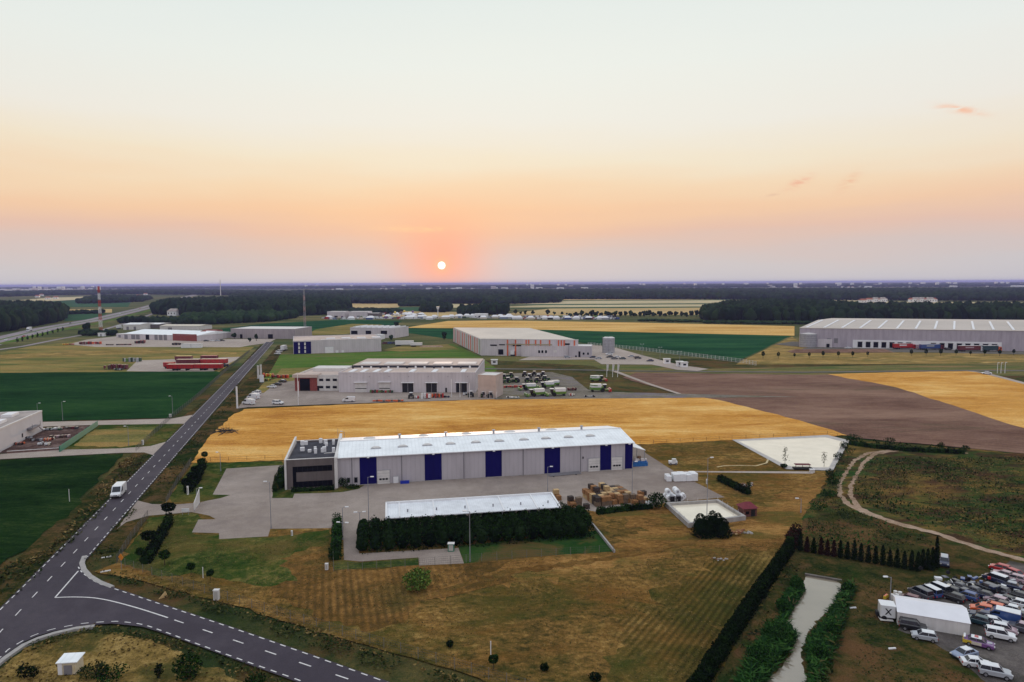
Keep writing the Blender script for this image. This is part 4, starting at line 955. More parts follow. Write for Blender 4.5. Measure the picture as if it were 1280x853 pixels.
shrub('small_shrub', 'small dark shrub alone on the meadow above the lower fence', 562.5, 810, .5, .75, M_thuja, 140, trunk=False)
shrub('small_shrub', 'small dark bush on the meadow left of the bottom centre', 681, 840, .55, .8, M_thuja, 150, trunk=False)
shrub('small_shrub', 'dark bush cut by the bottom edge of the meadow', 744, 853, .8, .9, M_thuja, 200, trunk=False)
hedge_run('corner_hedge', 'dark narrow hedge line running down from the entrance to the corner', [(212,654),(200,676),(190,694),(181,707)], 1.5, 1.3, M_thuja, 90, .3, jag=.2)
hedge_run('entrance_hedge', 'dark hedge line under the globe trees beside the car park', [(254,583),(246,602),(234,618)], 1.6, 1.5, M_thuja, 90, .3, jag=.15)
t_ = shrub('willow_bush', 'bright yellow green willow bush alone on the mown meadow', 523, 738, 2.4, 3.1, M_bright, 950, size=.34)
shrub('round_shrub', 'dark green round bush at the bottom left beside the side road', 235, 850, 1.7, 3.0, M_leaf, 700)
shrub('small_tree', 'small dark sapling at the left of the cream hut', 31, 850, .8, 1.9, M_thuja, 160)
shrub('small_tree', 'second dark sapling between the first and the cream hut', 42, 850, .6, 1.6, M_thuja, 120)
shrub('low_bush', 'low weedy bush right of the cream hut', 118, 846, 1.9, 1.2, M_weed, 330)
shrub('low_bush', 'low dark bush further right of the cream hut', 138, 850, 2.1, 1.2, M_leaf, 330)
shrub('small_tree', 'thin dark sapling left of the round bottom left bush', 199, 849, .5, 1.9, M_thuja, 110)
shrub('low_bush', 'bush at the bottom edge right of the round bush', 318, 858, 1.4, 1.3, M_leaf, 260)
shrub('round_shrub', 'dark round bush at the top corner of the dirt track', 1066.5, 556, 2.3, 3.0, M_leaf, 420)
shrub('round_shrub', 'small dark bush at the ploughed field edge above the track', 1112, 558, 1.6, 2.4, M_leaf, 260)
shrub('small_shrub', 'little dark bush on the ploughed field edge, left of two', 1177, 562, .9, 1.8, M_leaf, 160)
shrub('small_shrub', 'little dark bush on the ploughed field edge, right of two', 1207, 565, 1.2, 1.6, M_leaf, 160)
hedge_run('field_hedge', 'ragged dark hedge between the ploughed field and the dirt track', [(1062,557),(1090,561),(1130,565),(1170,567),(1205,568.5)], 1.6, 1.3, M_leaf, 50, .36, jag=.3)
for px, py, r_, h_, m, l in ((1037,598,1.2,2.2,M_leaf,'dark shrub below the right corner of the pond'),(1048,576,1.5,2.0,M_leaf,'dark shrub along the right bank of the pond'),(1041,607,1.6,1.6,M_leaf,'low shrub line under the pond corner'),
        (1023,640,2.2,2.0,M_reed,'green bush at the edge of the meadow right of the white lamp'),(1036,622,1.8,1.5,M_reed,'second green bush along the meadow edge'),(1055,562,1.4,1.8,M_leaf,'shrub at the far right corner of the pond'),
        (980,586,.9,1.0,M_leaf,'small bush at the near corner of the pond')):
    shrub('round_shrub', l, px, py, r_, h_, m, 260)

# reeds round the ditch pond (nobody could count them)
def tufts(name, cen, hmin, hmax, m, w=.12, blades=1):
    """low leaning leaf blades; most of them nearly flat so that they take the light of the sky"""
    n = len(cen); c = np.asarray(cen).copy(); c[:,2] = .22; h = RNG.uniform(hmin, hmax, n); a = RNG.random(n)*2*np.pi
    flat = RNG.random(n) < .55; z0 = np.where(flat, h*RNG.uniform(.1,.8,n), 0); L = h*np.where(flat, 1.1, .75); up = np.where(flat, RNG.uniform(.05,.35,n), RNG.uniform(.6,1.0,n))*h
    ww = w*RNG.uniform(.5,1.5,n); dx, dy = np.cos(a)*ww, np.sin(a)*ww; lx, ly = -np.sin(a)*L, np.cos(a)*L; x, y, z = c[:,0], c[:,1], c[:,2]+z0
    v = np.stack([np.stack([x-dx*.6,y-dy*.6,z],1), np.stack([x+dx*.6,y+dy*.6,z],1), np.stack([x+lx*.6+dx,y+ly*.6+dy,z+up*.7],1), np.stack([x+lx-dx*.2,y+ly-dy*.2,z+up],1)],1).reshape(-1,3)
    return np_mesh(name, v, 4, m)
def scatter_poly(px, dens, clump=0, world=False):
    pts = [tuple(P(*p)[:2]) for p in px] if not world else [tuple(p[:2]) for p in px]; xs_ = [p[0] for p in pts]; ys_ = [p[1] for p in pts]
    n = int((max(xs_)-min(xs_))*(max(ys_)-min(ys_))*dens)
    x = RNG.uniform(min(xs_), max(xs_), n); y = RNG.uniform(min(ys_), max(ys_), n)
    if clump:
        x = x + 0; f = np.sin(x/clump*1.7+np.sin(y/clump))+np.sin(y/clump*1.3+1.7*np.sin(x/clump*.7)); keep = f > RNG.uniform(-1.2, 1.4, n); x, y = x[keep], y[keep]
    inside = np.zeros(len(x), bool); j = len(pts)-1
    for i in range(len(pts)):
        xi, yi, xj, yj = *pts[i], *pts[j]
        if yi != yj: inside ^= ((yi > y) != (yj > y)) & (x < (xj-xi)*(y-yi)/(yj-yi)+xi)
        j = i
    return np.stack([x[inside], y[inside], np.full(inside.sum(), .1)], 1)
def bank(px, dens, h0, h1, m, name, label, cat, w=.16, clump=0):
    tag(tufts(name, scatter_poly(px, dens, clump), h0, h1, m, w), label, cat, None, 'stuff')
bank([(1000,735),(1006,741),(998,752),(990,765),(984,778),(975,777),(976,760),(985,740)], 70, .3, .9, M_reed, 'reeds', 'green reeds on the upper left bank of the ditch pond', 'reeds')
bank([(980,780),(996,800),(990,812),(975,832),(955,856),(935,880),(915,880),(925,850),(945,815),(962,790)], 75, .4, 1.3, M_reed, 'reeds', 'tall green reeds and willow scrub on the left of the ditch pond', 'reeds', .13)
bank([(1053,744),(1061,732),(1069,737),(1055,775),(1042,815),(1031,845),(1020,880),(1008,900),(1012,850),(1009,815),(1017,797),(1032,780)], 75, .35, 1.1, M_reed, 'reeds', 'green reeds along the right bank of the ditch pond', 'reeds', .12)
bank([(1053,732),(1068,740),(1050,800),(1032,870),(1020,900),(1005,900),(1030,820)], 10, .5, 1.1, M_weed, 'weeds', 'weeds on the slope right of the ditch pond', 'weeds', .2)
for px, py, r_, h_, l in ((978,766,1.1,1.7,'small dark willow at the upper left of the ditch pond'),(970,800,2.0,2.2,'broad willow bush left of the ditch pond'),(952,828,2.0,1.9,'lower willow bush left of the ditch pond'),(996,738,1.2,1.8,'green bush at the upper left corner of the ditch pond'),(1060,742,.9,1.4,'green bush at the upper right corner of the ditch pond'),(1040,796,1.0,1.4,'green bush on the right bank of the ditch pond'),(1026,826,1.1,1.6,'lower green bush on the right bank of the ditch pond')):
    shrub('willow_shrub', l, px, py, r_, h_, M_reed, 900, size=.24)
t_ = thing('dead_wood', 'rust brown dead branches in the water at the left bank of the ditch pond', 'branches', at(990,760))
for k in range(9): MB().tube((0,0,0),(random.gauss(0,.8),random.gauss(0,.8),random.uniform(.3,1.0)),.06,.02).build('branch', M_brownwd, t_)
t_ = thing('retaining_wall', 'low grey stone sill at the head of the ditch pond', 'wall', at(1006,722), ang((1006,722),(1052,730)))
MB().box(0,0,0,(P(1052,730)-P(1006,722)).length,.4,.3).build('wall', mat('dark_stone_mat', (.13,.115,.10), .9, .3, 2), t_)
# wild vegetation
bank([(1090,575),(1290,572),(1500,600),(1500,780),(1290,700),(1170,665),(1075,630),(1066,610),(1072,590)], 4.5, .15, .5, M_weed, 'meadow_weeds', 'wild green and brown weeds covering the rough meadow inside the dirt track', 'weeds', .16, 4)
bank([(1090,575),(1290,572),(1500,600),(1500,780),(1290,700),(1170,665),(1075,630),(1066,610),(1072,590)], 3.0, .12, .45, M_dryw, 'dry_weeds', 'dry straw coloured weeds in the rough meadow inside the dirt track', 'weeds', .15, 6)
bank([(1090,575),(1290,572),(1500,600),(1500,780),(1290,700),(1170,665),(1075,630),(1066,610),(1072,590)], 3.0, .2, .7, M_leaf, 'dark_scrub', 'dark green scrub patches in the rough meadow inside the dirt track', 'scrub', .18, 9)
bank([(1058,560),(1070,562),(1052,596),(1048,620),(1060,636),(1110,656),(1165,675),(1165,700),(1000,684),(1012,645),(1040,590)], 10, .12, .5, M_weed, 'rough_grass', 'rough grass between the property edge and the dirt track', 'weeds', .13, 3)
bank([(1058,560),(1070,562),(1052,596),(1048,620),(1060,636),(1110,656),(1165,675),(1165,700),(1000,684),(1012,645),(1040,590)], 4, .15, .55, M_reed, 'dark_scrub', 'dark green scrub between the pond and the cypress row', 'scrub', .16, 5)
bank([(996,700),(1100,715),(1170,722),(1180,735),(1120,750),(1120,795),(1200,840),(1290,900),(1060,900),(1068,750),(1060,730),(1000,715)], 9, .08, .28, M_weed, 'rough_grass', 'rough grass around the gravel car lot', 'weeds', .12, 3)
bank([(958,750),(990,700),(1000,715),(990,740),(975,775),(955,800),(930,850),(900,880),(890,880),(920,820)], 6, .2, .7, M_weed, 'rough_grass', 'rough weeds between the thuja hedge and the ditch pond', 'weeds', .2, 3)
bank([(60,690),(118,625),(150,590),(172,571),(186,572),(140,628),(60,712),(0,764),(-80,850),(-80,800),(0,712)], 6, .15, .7, M_weed, 'verge_weeds', 'weeds on the bank left of the main road', 'weeds', .2, 4)
bank([(60,690),(118,612),(155,575),(172,571),(140,615),(90,668),(0,740),(-80,820),(-80,790),(0,710)], 4, .2, .8, M_dryw, 'dry_weeds', 'dry brown weeds along the edge of the dark green crop field', 'weeds', .22, 5)
bank([(118,712),(140,728),(200,748),(300,780),(420,822),(560,870),(640,900),(660,880),(560,845),(440,806),(300,765),(200,736),(150,722)], 9, .12, .55, M_weed, 'verge_weeds', 'weeds in the ditch between the side road and the fence', 'weeds', .18, 2.5)
bank([(150,725),(300,770),(440,812),(600,868),(600,858),(440,800),(300,760),(170,722)], 5, .12, .5, M_dryw, 'dry_weeds', 'dry reddish weeds in the side road ditch', 'weeds', .18, 3)
bank([(110,782),(150,786),(200,797),(300,836),(380,862),(380,900),(-60,900),(0,838),(40,806)], 5, .08, .3, M_dryw, 'dry_grass', 'short dry grass inside the bend of the junction', 'grass', .18, 3)
bank([(40,806),(110,787),(150,786),(205,797),(300,833),(380,862),(380,868),(290,838),(200,805),(110,792),(40,815)], 9, .1, .5, M_weed, 'verge_weeds', 'green weeds along the inner edge of the junction', 'weeds', .18)
bank([(118,712),(104,704),(128,675),(165,635),(172,640),(150,660),(146,700),(160,722)], 6, .12, .5, M_weed, 'verge_weeds', 'weeds between the main road and the corner fence', 'weeds', .18, 2)
bank([(176,622),(200,592),(250,538),(300,486),(306,490),(262,540),(236,580),(208,622)], 3, .15, .6, M_weed, 'verge_weeds', 'weeds on the bank right of the main road', 'weeds', .2, 3)
mp = [(160,722),(150,705),(186,655),(232,670),(250,680),(340,680),(412,668),(417,712),(525,712),(600,706),(770,695),(860,680),(994,680),(935,770),(875,853),(840,905),(690,905),(600,855),(480,812),(300,765)]
bank(mp, 3.0, .05, .15, M_weed, 'meadow_tufts', 'green tufts standing in the mown meadow', 'grass', .11, 5)
bank(mp, 4.5, .04, .13, M_dryw, 'straw_tufts', 'dry straw tufts standing in the mown meadow', 'grass', .12, 3)

# ================================================================== LAMPS
lamps = [(339,662,604,1,'tall lamp post at the lower edge of the parking yard'),(428.5,656,572+64,1,'lamp post at the top of the hedged lane'),(461,653,598,1,'tall lamp post in front of the first blue panel'),
 (587.6,703.8,641,1,'tall lamp post in front of the dense shrub rows'),(684.6,615.5,585,1,'lamp post in front of the fourth blue panel'),(790,630,579,1,'lamp post among the stacked crates'),
 (883.5,647,574,1,'tall lamp post standing at the basin'),(1001,642,625,1,'low lamp post with wide white head on the right meadow'),(276,590,567,1,'lamp post at the wheat field edge above the car park'),
 (246.5,631,612,1,'lamp post behind the tall white sign board'),(428.7,676,655,2,'twin headed lamp in the hedged lane'),(450,655,648-6,2,'low twin headed lamp at the corner of the shrub rows'),
 (216,518,496,1,'lamp post at the upper left driveway'),(78.5,526,503,1,'lamp post behind the debris yard'),(161,558,534,1,'lamp post in the grass plot left of the road'),
 (1112.5,755,724,1,'lamp post beside the white truck cab'),(431,572,541,1,'thin lamp post behind the junction of office and warehouse'),(47,517,505,1,'lamp post behind the white building at the left edge')]
for px, py, py2, hd, l in lamps:
    h_ = top(px, py, py2); t_ = make_lamp(h_, hd, 'box'); t_['label'] = l; t_.location = at(px, py); t_.rotation_euler.z = R(random.choice((0, 180, 10, 170)))
for px, py, py2, l in ((614-.5,822,804,'white stake on the meadow near the thin stemmed globe tree'),(254,724,711,'white stake between the two right hand lawn globe trees'),(87,630-2,613,'white stake at the edge of the dark crop field')):
    t_ = thing('marker_post', l, 'post', at(px, py)); hp = top(px, py, py2); MB().tube((0,0,0),(0,0,hp),.06).build('pole', M_white, t_); MB().cyl(0,0,hp,hp+.1,.09,.03,8).build('cap', M_offw, t_)

# ================================================================== FENCES
fence('wire_fence', 'grey wire fence from the wheat corner down to the entrance driveway', [(239,580),(222,605),(208,631)], 1.7, 2.5, wr=.02)
fence('wire_fence', 'grey wire fence from the entrance driveway down to the junction corner', [(185,648),(164,676),(146,706)], 1.7, 2.5, wr=.02)
fence('wire_fence', 'long grey wire fence above the side road ditch', [(146,706),(190,721),(270,748),(380,782),(480,812),(568,838),(680,872)], 1.6, 2.5, wr=.014)
fence('wire_fence', 'wire fence round the hedged lane and concrete spur', [(415.5,652),(417,716),(524,709.5),(640,700),(767,692.5)], 1.6, 2.5, wr=.013)
fence('wire_fence', 'dark wire fence along the lower edge of the wheat field', [(240,579),(420,572),(800,556.5),(915,550),(1034,544.5),(1060,551)], 1.3, 4.5, m=M_black, wires=3, wr=.02)
t_ = thing('low_wall', 'low concrete kerb wall down the right side of the shrub plantation', 'wall', at(731,646), 0)
a_, b_ = P(731,646), P(768,692.5); dv = b_-a_; MB().cbox(dv.x/2,dv.y/2,.25,dv.length,.3,.5,math.atan2(dv.y,dv.x)).build('wall', M_conc_w, t_)
t_ = thing('green_fence', 'solid green sheet fence beside the debris yard', 'fence', P(75,566), ang((75,566),(122.5,533)))
L_ = (P(122.5,533)-P(75,566)).length; MB().box(0,-.05,.1,L_,.05,1.9).build('panel', ridged('green_sheet_mat', (.02,.20,.14), .8, depth=.3), t_)
for k in range(int(L_/3)+1): MB().box(k*3-.06,.06,0,k*3+.06,.18,2.0).build('post', M_green_p, t_)
fence('wire_fence', 'grey mesh fence crossing the left driveways beside the road', [(170,565),(215,523),(247,497),(285,462),(312,440)], 1.8, 3.5, wr=.02)
# ================================================================== VEHICLES
M_tyre = mat('tyre_mat', (.012,.012,.013), .8); M_rim = mat('rim_mat', (.30,.30,.32), .35, .05, 1, .5, .5)
M_glass = mat('car_glass_mat', (.010,.013,.020), .12, .1, 1, .5)
M_lampg = mat('headlight_mat', (.60,.60,.58), .2, .05, 1, .5); M_lampr = mat('tail_light_mat', (.35,.01,.01), .3)
def paint(name, c): return mat('paint_'+name, c, .32, .06, .8, .5, coat=.6)
PA = dict(white=paint('white', (.68,.69,.70)), silver=paint('silver', (.36,.38,.41)), grey=paint('grey', (.065,.065,.08)), black=paint('black', (.014,.014,.018)), blue=paint('blue', (.03,.07,.22)),
          steel=paint('steel', (.20,.25,.36)), red=paint('red', (.40,.018,.018)), maroon=paint('maroon', (.12,.015,.025)), pink=paint('pink', (.42,.30,.33)), orange=paint('orange', (.62,.10,.02)), cream=paint('cream', (.58,.52,.42)),
          navy=paint('navy', (.012,.018,.06)), green=paint('green', (.09,.20,.03)), dgreen=paint('dark_green', (.015,.06,.035)), yellow=paint('yellow', (.62,.45,.03)), purple=paint('purple', (.16,.06,.20)), teal=paint('teal', (.012,.045,.06)), brown=paint('brown', (.09,.06,.05)))
# side profiles (x forward, z up), roof and glass frusta: kind -> length, width, body outline, glass base, glass top, roof z, belt z
CK = {
 'sedan': (4.5,1.76,[(-2.25,.32),(2.22,.32),(2.25,.62),(2.05,.80),(1.15,.92),(-1.55,.98),(-2.18,.95),(-2.25,.7)], (-1.62,1.10,.78), (-1.05,.35,.60), .93, 1.42),
 'hatch': (4.0,1.70,[(-2.0,.32),(1.98,.32),(2.02,.62),(1.85,.84),(1.10,.96),(-1.75,1.0),(-1.98,.92),(-2.02,.6)], (-1.90,1.08,.77), (-1.50,.35,.60), .96, 1.50),
 'suv': (4.5,1.84,[(-2.22,.42),(2.22,.42),(2.27,.80),(2.15,1.02),(1.15,1.12),(-2.15,1.14),(-2.27,.95),(-2.27,.6)], (-2.15,1.12,.82), (-1.95,.50,.66), 1.12, 1.74),
 'minivan': (4.8,1.85,[(-2.38,.38),(2.38,.38),(2.42,.75),(2.25,.98),(1.55,1.12),(-2.32,1.15),(-2.42,.9),(-2.4,.55)], (-2.34,1.55,.84), (-2.15,.75,.70), 1.12, 1.86),
}
def wheels(t, xs, hw, r=.33, w=.22):
    for x in xs:
        for s_ in (-1, 1):
            o = MB().wheel(x, s_*(hw-.06), r, r, w, 14).build('wheel', M_tyre, t); MB().wheel(x, s_*(hw+.055), r, r*.60, .03, 10).build('rim', M_rim, o)
PROTO = {}
def nogroup(o, group):
    if not group and 'group' in o: del o['group']
    return o
def car(kind, colour, label, loc, rz, group=None, cat='car', name='parked_car', roofc=None, simple=False):
    key = (kind, colour, roofc, simple)
    if key in PROTO: return nogroup(place(PROTO[key], USED, loc, rz, label, group), group)
    L, Wd, prof, g0, g1, zb, zr = CK[kind]; m = PA[colour]; t = thing(name, label, cat, loc, rz, group); hw = Wd/2
    b = MB(); n = len(prof)
    # body hull: full width below, drawn in slightly at the shoulder and ends
    sec = [(-hw,0),(hw,0)]
    cx = [(x*(.97 if abs(x) > L*.45 else 1), z) for x, z in prof]
    rings = [(-hw+.07, [(x*.985, max(z*.96, .30)) for x, z in cx]), (-hw, [(x*.955, z*.90+.03) if z > .5 else (x*.96, z+.06) for x, z in cx]), ]
    vs = [(x, -hw+.10, z) for x, z in cx] + [(x, hw-.10, z) for x, z in cx]
    lo = [(x*.985, -hw, .30+(z-.30)*.86) for x, z in cx]; ro = [(x*.985, hw, .30+(z-.30)*.86) for x, z in cx]
    o = 0; b.add(vs+lo+ro, [(i, (i+1) % n, n+(i+1) % n, n+i)[::-1] for i in range(n)] + [(2*n+i, 2*n+(i+1) % n, (i+1) % n, i)[::-1] for i in range(n)]
          + [(n+i, n+(i+1) % n, 3*n+(i+1) % n, 3*n+i)[::-1] for i in range(n)] + [tuple(range(2*n, 3*n)), tuple(range(4*n-1, 3*n-1, -1))])
    for sx in (-1, 1):                                     # pillars
        for (xa, xb) in ((g0[0], g1[0]), (g0[1], g1[1]), ((g0[0]+g0[1])/2-.1, (g1[0]+g1[1])/2)):
            b.tube((xa, sx*(g0[2]+.01), zb), (xb, sx*(g1[2]+.01), zr-.02), .045, n=4)
    b.build('body', m, t)
    MB().frustum(g0, zb-.02, g1, zr-.03).build('windows', M_glass, t)
    MB().frustum((g1[0]-.05,g1[1]+.05,g1[2]+.03), zr-.05, (g1[0]+.12,g1[1]-.12,g1[2]-.08), zr+.03).build('roof', PA[roofc] if roofc else m, t)
    wheels(t, (-L*.30, L*.31), hw, .36 if kind == 'suv' else .31)
    if not simple:
        for s_ in (-1, 1):
            MB().cbox(prof[2][0]-.06, s_*hw*.72, prof[2][1]+.03, .14, .34, .16).build('headlight', M_lampg, t)
            MB().cbox(prof[-1][0]+.05, s_*hw*.78, prof[-1][1]+.06, .12, .24, .20).build('tail_light', M_lampr, t)
        MB().cbox(prof[1][0]+.02, 0, .42, .10, Wd*.86, .16).build('bumper', M_black, t)
    PROTO[key] = t; USED.add(id(t)); return t
def van(colour, label, loc, rz, L=5.6, Wd=2.0, hgt=2.35, group=None, simple=False, cat='van', name='delivery_van', band=None, body2=None):
    key = ('van', colour, L, hgt, simple, band, body2)
    if key in PROTO: return nogroup(place(PROTO[key], USED, loc, rz, label, group), group)
    m = PA[colour]; t = thing(name, label, cat, loc, rz, group); h = L/2; hw = Wd/2
    pr = [(-h,.40),(h-.05,.40),(h,.85),(h-.15,1.05),(h-.95,1.28),(h-1.75,hgt-.06),(h-2.1,hgt),(-h+.15,hgt),(-h,hgt-.15)]
    b = MB(); b.xprism(pr, -hw+.04, hw-.04); b.xprism([(x*.99, .42+(z-.4)*.93) for x, z in pr], -hw, hw); b.build('body', m, t)
    MB().add([(h-.93,-hw*.86,1.33),(h-.93,hw*.86,1.33),(h-1.66,hw*.78,hgt-.16),(h-1.66,-hw*.78,hgt-.16),(h-1.03,-hw*.86,1.30),(h-1.03,hw*.86,1.30),(h-1.76,hw*.78,hgt-.19),(h-1.76,-hw*.78,hgt-.19)],
             [(0,1,2,3),(7,6,5,4),(0,4,5,1),(1,5,6,2),(2,6,7,3),(3,7,4,0)]).build('windscreen', M_glass, t)
    for s_ in (-1, 1):
        y = s_*(hw+.012); MB().xprism([(h-1.15,1.28),(h-1.72,hgt-.28),(h-2.45,hgt-.28),(h-2.45,1.28)], min(y, s_*(hw-.02)), max(y, s_*(hw-.02))).build('side_window', M_glass, t)
        if not simple:
            MB().cbox(h-.03, s_*hw*.74, .86, .10, .34, .20).build('headlight', M_lampg, t); MB().cbox(-h, s_*hw*.88, 1.1, .06, .16, .5).build('tail_light', M_lampr, t)
            MB().cbox(h-1.25, s_*(hw+.14), 1.42, .10, .16, .28).build('mirror', M_black, t)
    if not simple: MB().cbox(h-.01, 0, .50, .12, Wd*.9, .22).build('bumper', M_black, t); MB().cbox(h-.02,0,.78,.06,.9,.16).build('grille', M_black, t)
    if band: MB().box(-h+.1,-hw-.015,.55,h-2.6,hw+.015,1.15).build('side_stripe', PA[band], t)
    wheels(t, (-L*.29, L*.31), hw, .34)
    PROTO[key] = t; USED.add(id(t)); return t
def lorry(label, loc, rz, cab, box, L=13.0, hb=2.6, group=None, name='lorry', cab_on=True, cat='lorry', text=None):
    t = thing(name, label, cat, loc, rz, group); h = L/2
    MB().box(-h,-1.22,1.15,h,1.22,1.15+hb).build('trailer', PA[box], t); MB().box(-h,-1.0,.85,h,1.0,1.15).build('chassis', M_black, t)
    MB().box(-h,-1.25,1.15+hb,h,1.25,1.22+hb).build('roof', M_offw, t)
    for x in (-h+1.2,-h+2.4,-h+3.6):
        for s_ in (-1,1): MB().wheel(x, s_*1.05, .48, .48, .3, 12).build('wheel', M_tyre, t)
    if text: MB().box(-h*.45,-1.25,1.15+hb*.45,h*.35,-1.215,1.15+hb*.75).build('side_stripe', PA[text], t)
    if cab_on:
        MB().xprism([(h+.3,.5),(h+2.5,.5),(h+2.6,1.6),(h+2.35,3.0),(h+1.7,3.3),(h+.3,3.3)], -1.2, 1.2).build('cab', PA[cab], t)
        MB().box(h+2.30,-1.05,1.75,h+2.62,1.05,2.75).build('windscreen', M_glass, t)
        for s_ in (-1,1): MB().box(h+1.2,min(s_*1.22,s_*1.18),1.7,h+2.2,max(s_*1.22,s_*1.18),2.6).build('side_window', M_glass, t); MB().wheel(h+1.7, s_*1.05, .48, .48, .3, 12).build('wheel', M_tyre, t)
    return t

# van on the road
vp = at(148.5, 621); w = (vp-Cs).dot(RN)
t_ = van('white', 'white panel van driving towards the junction on the main road', vp, math.atan2(-RD.y, -RD.x), 5.6, 2.0, 2.5)

# ------------------------------------------------------------------ car lot, bottom right
def hd(x0, y0, x1, y1): return ang((x0, y0), (x1, y1))
lot = [
 ('suv','black','dark suv parked against the front wall of the white tent',(1141,790),hd(1130,786,1152,790),None),
 ('hatch','silver','silver hatchback with pale roof in front of the dark suv by the tent',(1155,802),hd(1165,803,1143,799),'white'),
 ('sedan','steel','blue grey saloon alone at the edge of the gravel lot',(1205,824),hd(1222,821,1190,828),'white'),
 ('sedan','white','white saloon with dark rear between the blue grey saloon and the silver estate',(1220,836),hd(1206,834,1236,838),None),
 ('suv','silver','silver off road estate nearest the bottom right corner',(1243,848),hd(1226,843,1262,850),'white'),
 ('suv','white','white suv with dark window band, front car of the white trio',(1250,801),hd(1236,797,1266,803),None),
 ('hatch','pink','pale pinkish hatchback, middle car of the white trio',(1255,793),hd(1242,790,1270,796),'white'),
 ('sedan','white','white saloon, rear car of the white trio',(1243,784),hd(1230,781,1256,786),None),
 ('minivan','grey','grey people carrier behind the white tent, left of three',(1150.5,748),hd(1165,755,1138,742),None),
 ('minivan','blue','blue people carrier with white roof behind the tent',(1162,746),hd(1176,753,1150,740),'white'),
 ('minivan','black','dark people carrier with white roof behind the tent, next to the wrecks',(1172,742),hd(1185,748,1160,737),'white'),
 ('hatch','maroon','dark maroon hatchback half hidden by the left rear corner of the tent',(1136,755),hd(1146,758,1126,752),None),
 ('suv','navy','dark suv with grey roof parked beside the tallest cypress',(1180,708),hd(1180,700,1180,716),'silver'),
 ('hatch','red','red hatchback at the top of the lot, left of two',(1250,716),hd(1262,719,1240,713),None),
 ('hatch','red','bright red hatchback at the top of the lot, right of two',(1270,724),hd(1262,720,1282,728),None),
 ('minivan','navy','dark people carrier with bright white roof at the top of the lot',(1244,730),hd(1258,735,1232,726),'white'),
 ('sedan','pink','mauve saloon between the red hatchback and the white roofed people carrier',(1255,724),hd(1268,728,1242,720),None),
 ('sedan','navy','dark saloon with pale roof below the bright red hatchback',(1262,738),hd(1274,741,1250,735),'silver'),
 ('hatch','pink','pale pink hatchback behind the dark saloon near the top right',(1268,729),hd(1276,732,1258,727),None),
 ('hatch','blue','bright blue hatchback among the wrecks behind the tent',(1208,751),hd(1217,754,1198,748),None),
 ('sedan','black','black saloon in the tangle of wrecks right behind the tent',(1190,745),hd(1202,749,1180,741),None),
 ('sedan','grey','grey saloon deepest in the tangle of wrecks',(1197,739),hd(1208,743,1186,735),None),
 ('hatch','black','black hatchback at the front of the wrecks beside the tent ridge',(1192,753),hd(1202,757,1182,750),None),
 ('sedan','navy','long dark blue saloon in the middle of the wreck rows',(1229,750),hd(1243,754,1216,746),'black'),
 ('hatch','pink','lilac hatchback in the second wreck row from the right',(1245,757),hd(1255,760,1236,754),None),
 ('sedan','white','white saloon with dark bonnet at the right of the wreck rows',(1258,756),hd(1270,760,1248,752),'black'),
 ('hatch','white','small white hatchback at the right edge beside the wreck rows',(1272,761),hd(1284,764,1262,758),None),
 ('sedan','black','black saloon behind the white one near the right edge',(1273,751),hd(1284,755,1262,748),None),
 ('hatch','orange','orange red hatchback, left of the orange pair',(1227,768),hd(1236,770,1217,766),None),
 ('hatch','orange','orange red hatchback with pale bonnet stripe, right of the orange pair',(1241,765.5),hd(1250,768,1232,763),None),
 ('sedan','silver','silver saloon right of the orange pair',(1263,768),hd(1274,771,1252,765),'white'),
 ('sedan','navy','dark blue saloon below the orange pair',(1228,776),hd(1240,779,1216,773),None),
 ('suv','grey','grey suv cut by the right edge, level with the white trio',(1278,793),hd(1290,797,1266,790),'pink'),
 ('sedan','black','black saloon at the right edge above the grey suv',(1279,778),hd(1290,781,1266,775),None),
 ('sedan','brown','brown saloon between the silver saloon and the wreck rows',(1251,763),hd(1262,766,1240,760),None),
 ('sedan','grey','dark grey saloon behind the blue hatchback',(1215,744),hd(1226,748,1204,740),None),
 ('suv','black','black suv in the middle of the rear wreck row',(1234,742),hd(1246,746,1224,738),'grey'),
 ('hatch','grey','grey hatchback at the end of the rear wreck row',(1248,744),hd(1258,748,1238,741),None),
 ('hatch','teal','dark teal hatchback just left of the white trio',(1222,782),hd(1232,785,1212,779),None),
]
for kind, c_, l, (px, py), rz, rc in lot: car(kind, c_, l, at(px, py), rz, 'cars in the gravel lot', roofc=rc).scale = (.72,.76,.80) if kind == 'minivan' else (.76,.78,.82)
t_ = car('sedan','purple','racing saloon painted yellow, white and purple by the corner of the white tent', at(1223,810), hd(1210,806,1238,813), 'cars in the gravel lot', roofc='white')
MB().box(-2.24,-.90,.36,-1.0,.90,.90).build('rear_wing_panel', PA['yellow'], t_); MB().box(-1.0,-.895,.36,.4,.895,.86).build('door_panel', PA['cream'], t_); MB().cbox(-2.0,0,1.25,.3,1.5,.06).tube((-2,-.5,.95),(-2,-.5,1.25),.03).tube((-2,.5,.95),(-2,.5,1.25),.03).build('spoiler', PA['white'], t_)
MB().cbox(-.35,0,1.47,.55,.8,.02).build('roof_panel', PA['red'], t_); MB().cbox(1.5,0,.90,.7,.5,.03,.3).build('bonnet_panel', PA['silver'], t_); t_.scale = (.78,.78,.82)
van('blue', 'blue van with long white roof behind the white trio', at(1252,778), hd(1268,782,1236,774), 5.4, 2.0, 2.0, body2=1, group='cars in the gravel lot')
t_ = [c for c in bpy.data.objects if c.get('label', '').startswith('blue van with long')][0]; t_.scale = (.8,.8,.85)
MB().box(-2.6,-1.0,1.98,.9,1.0,2.06).build('roof', PA['white'], t_)
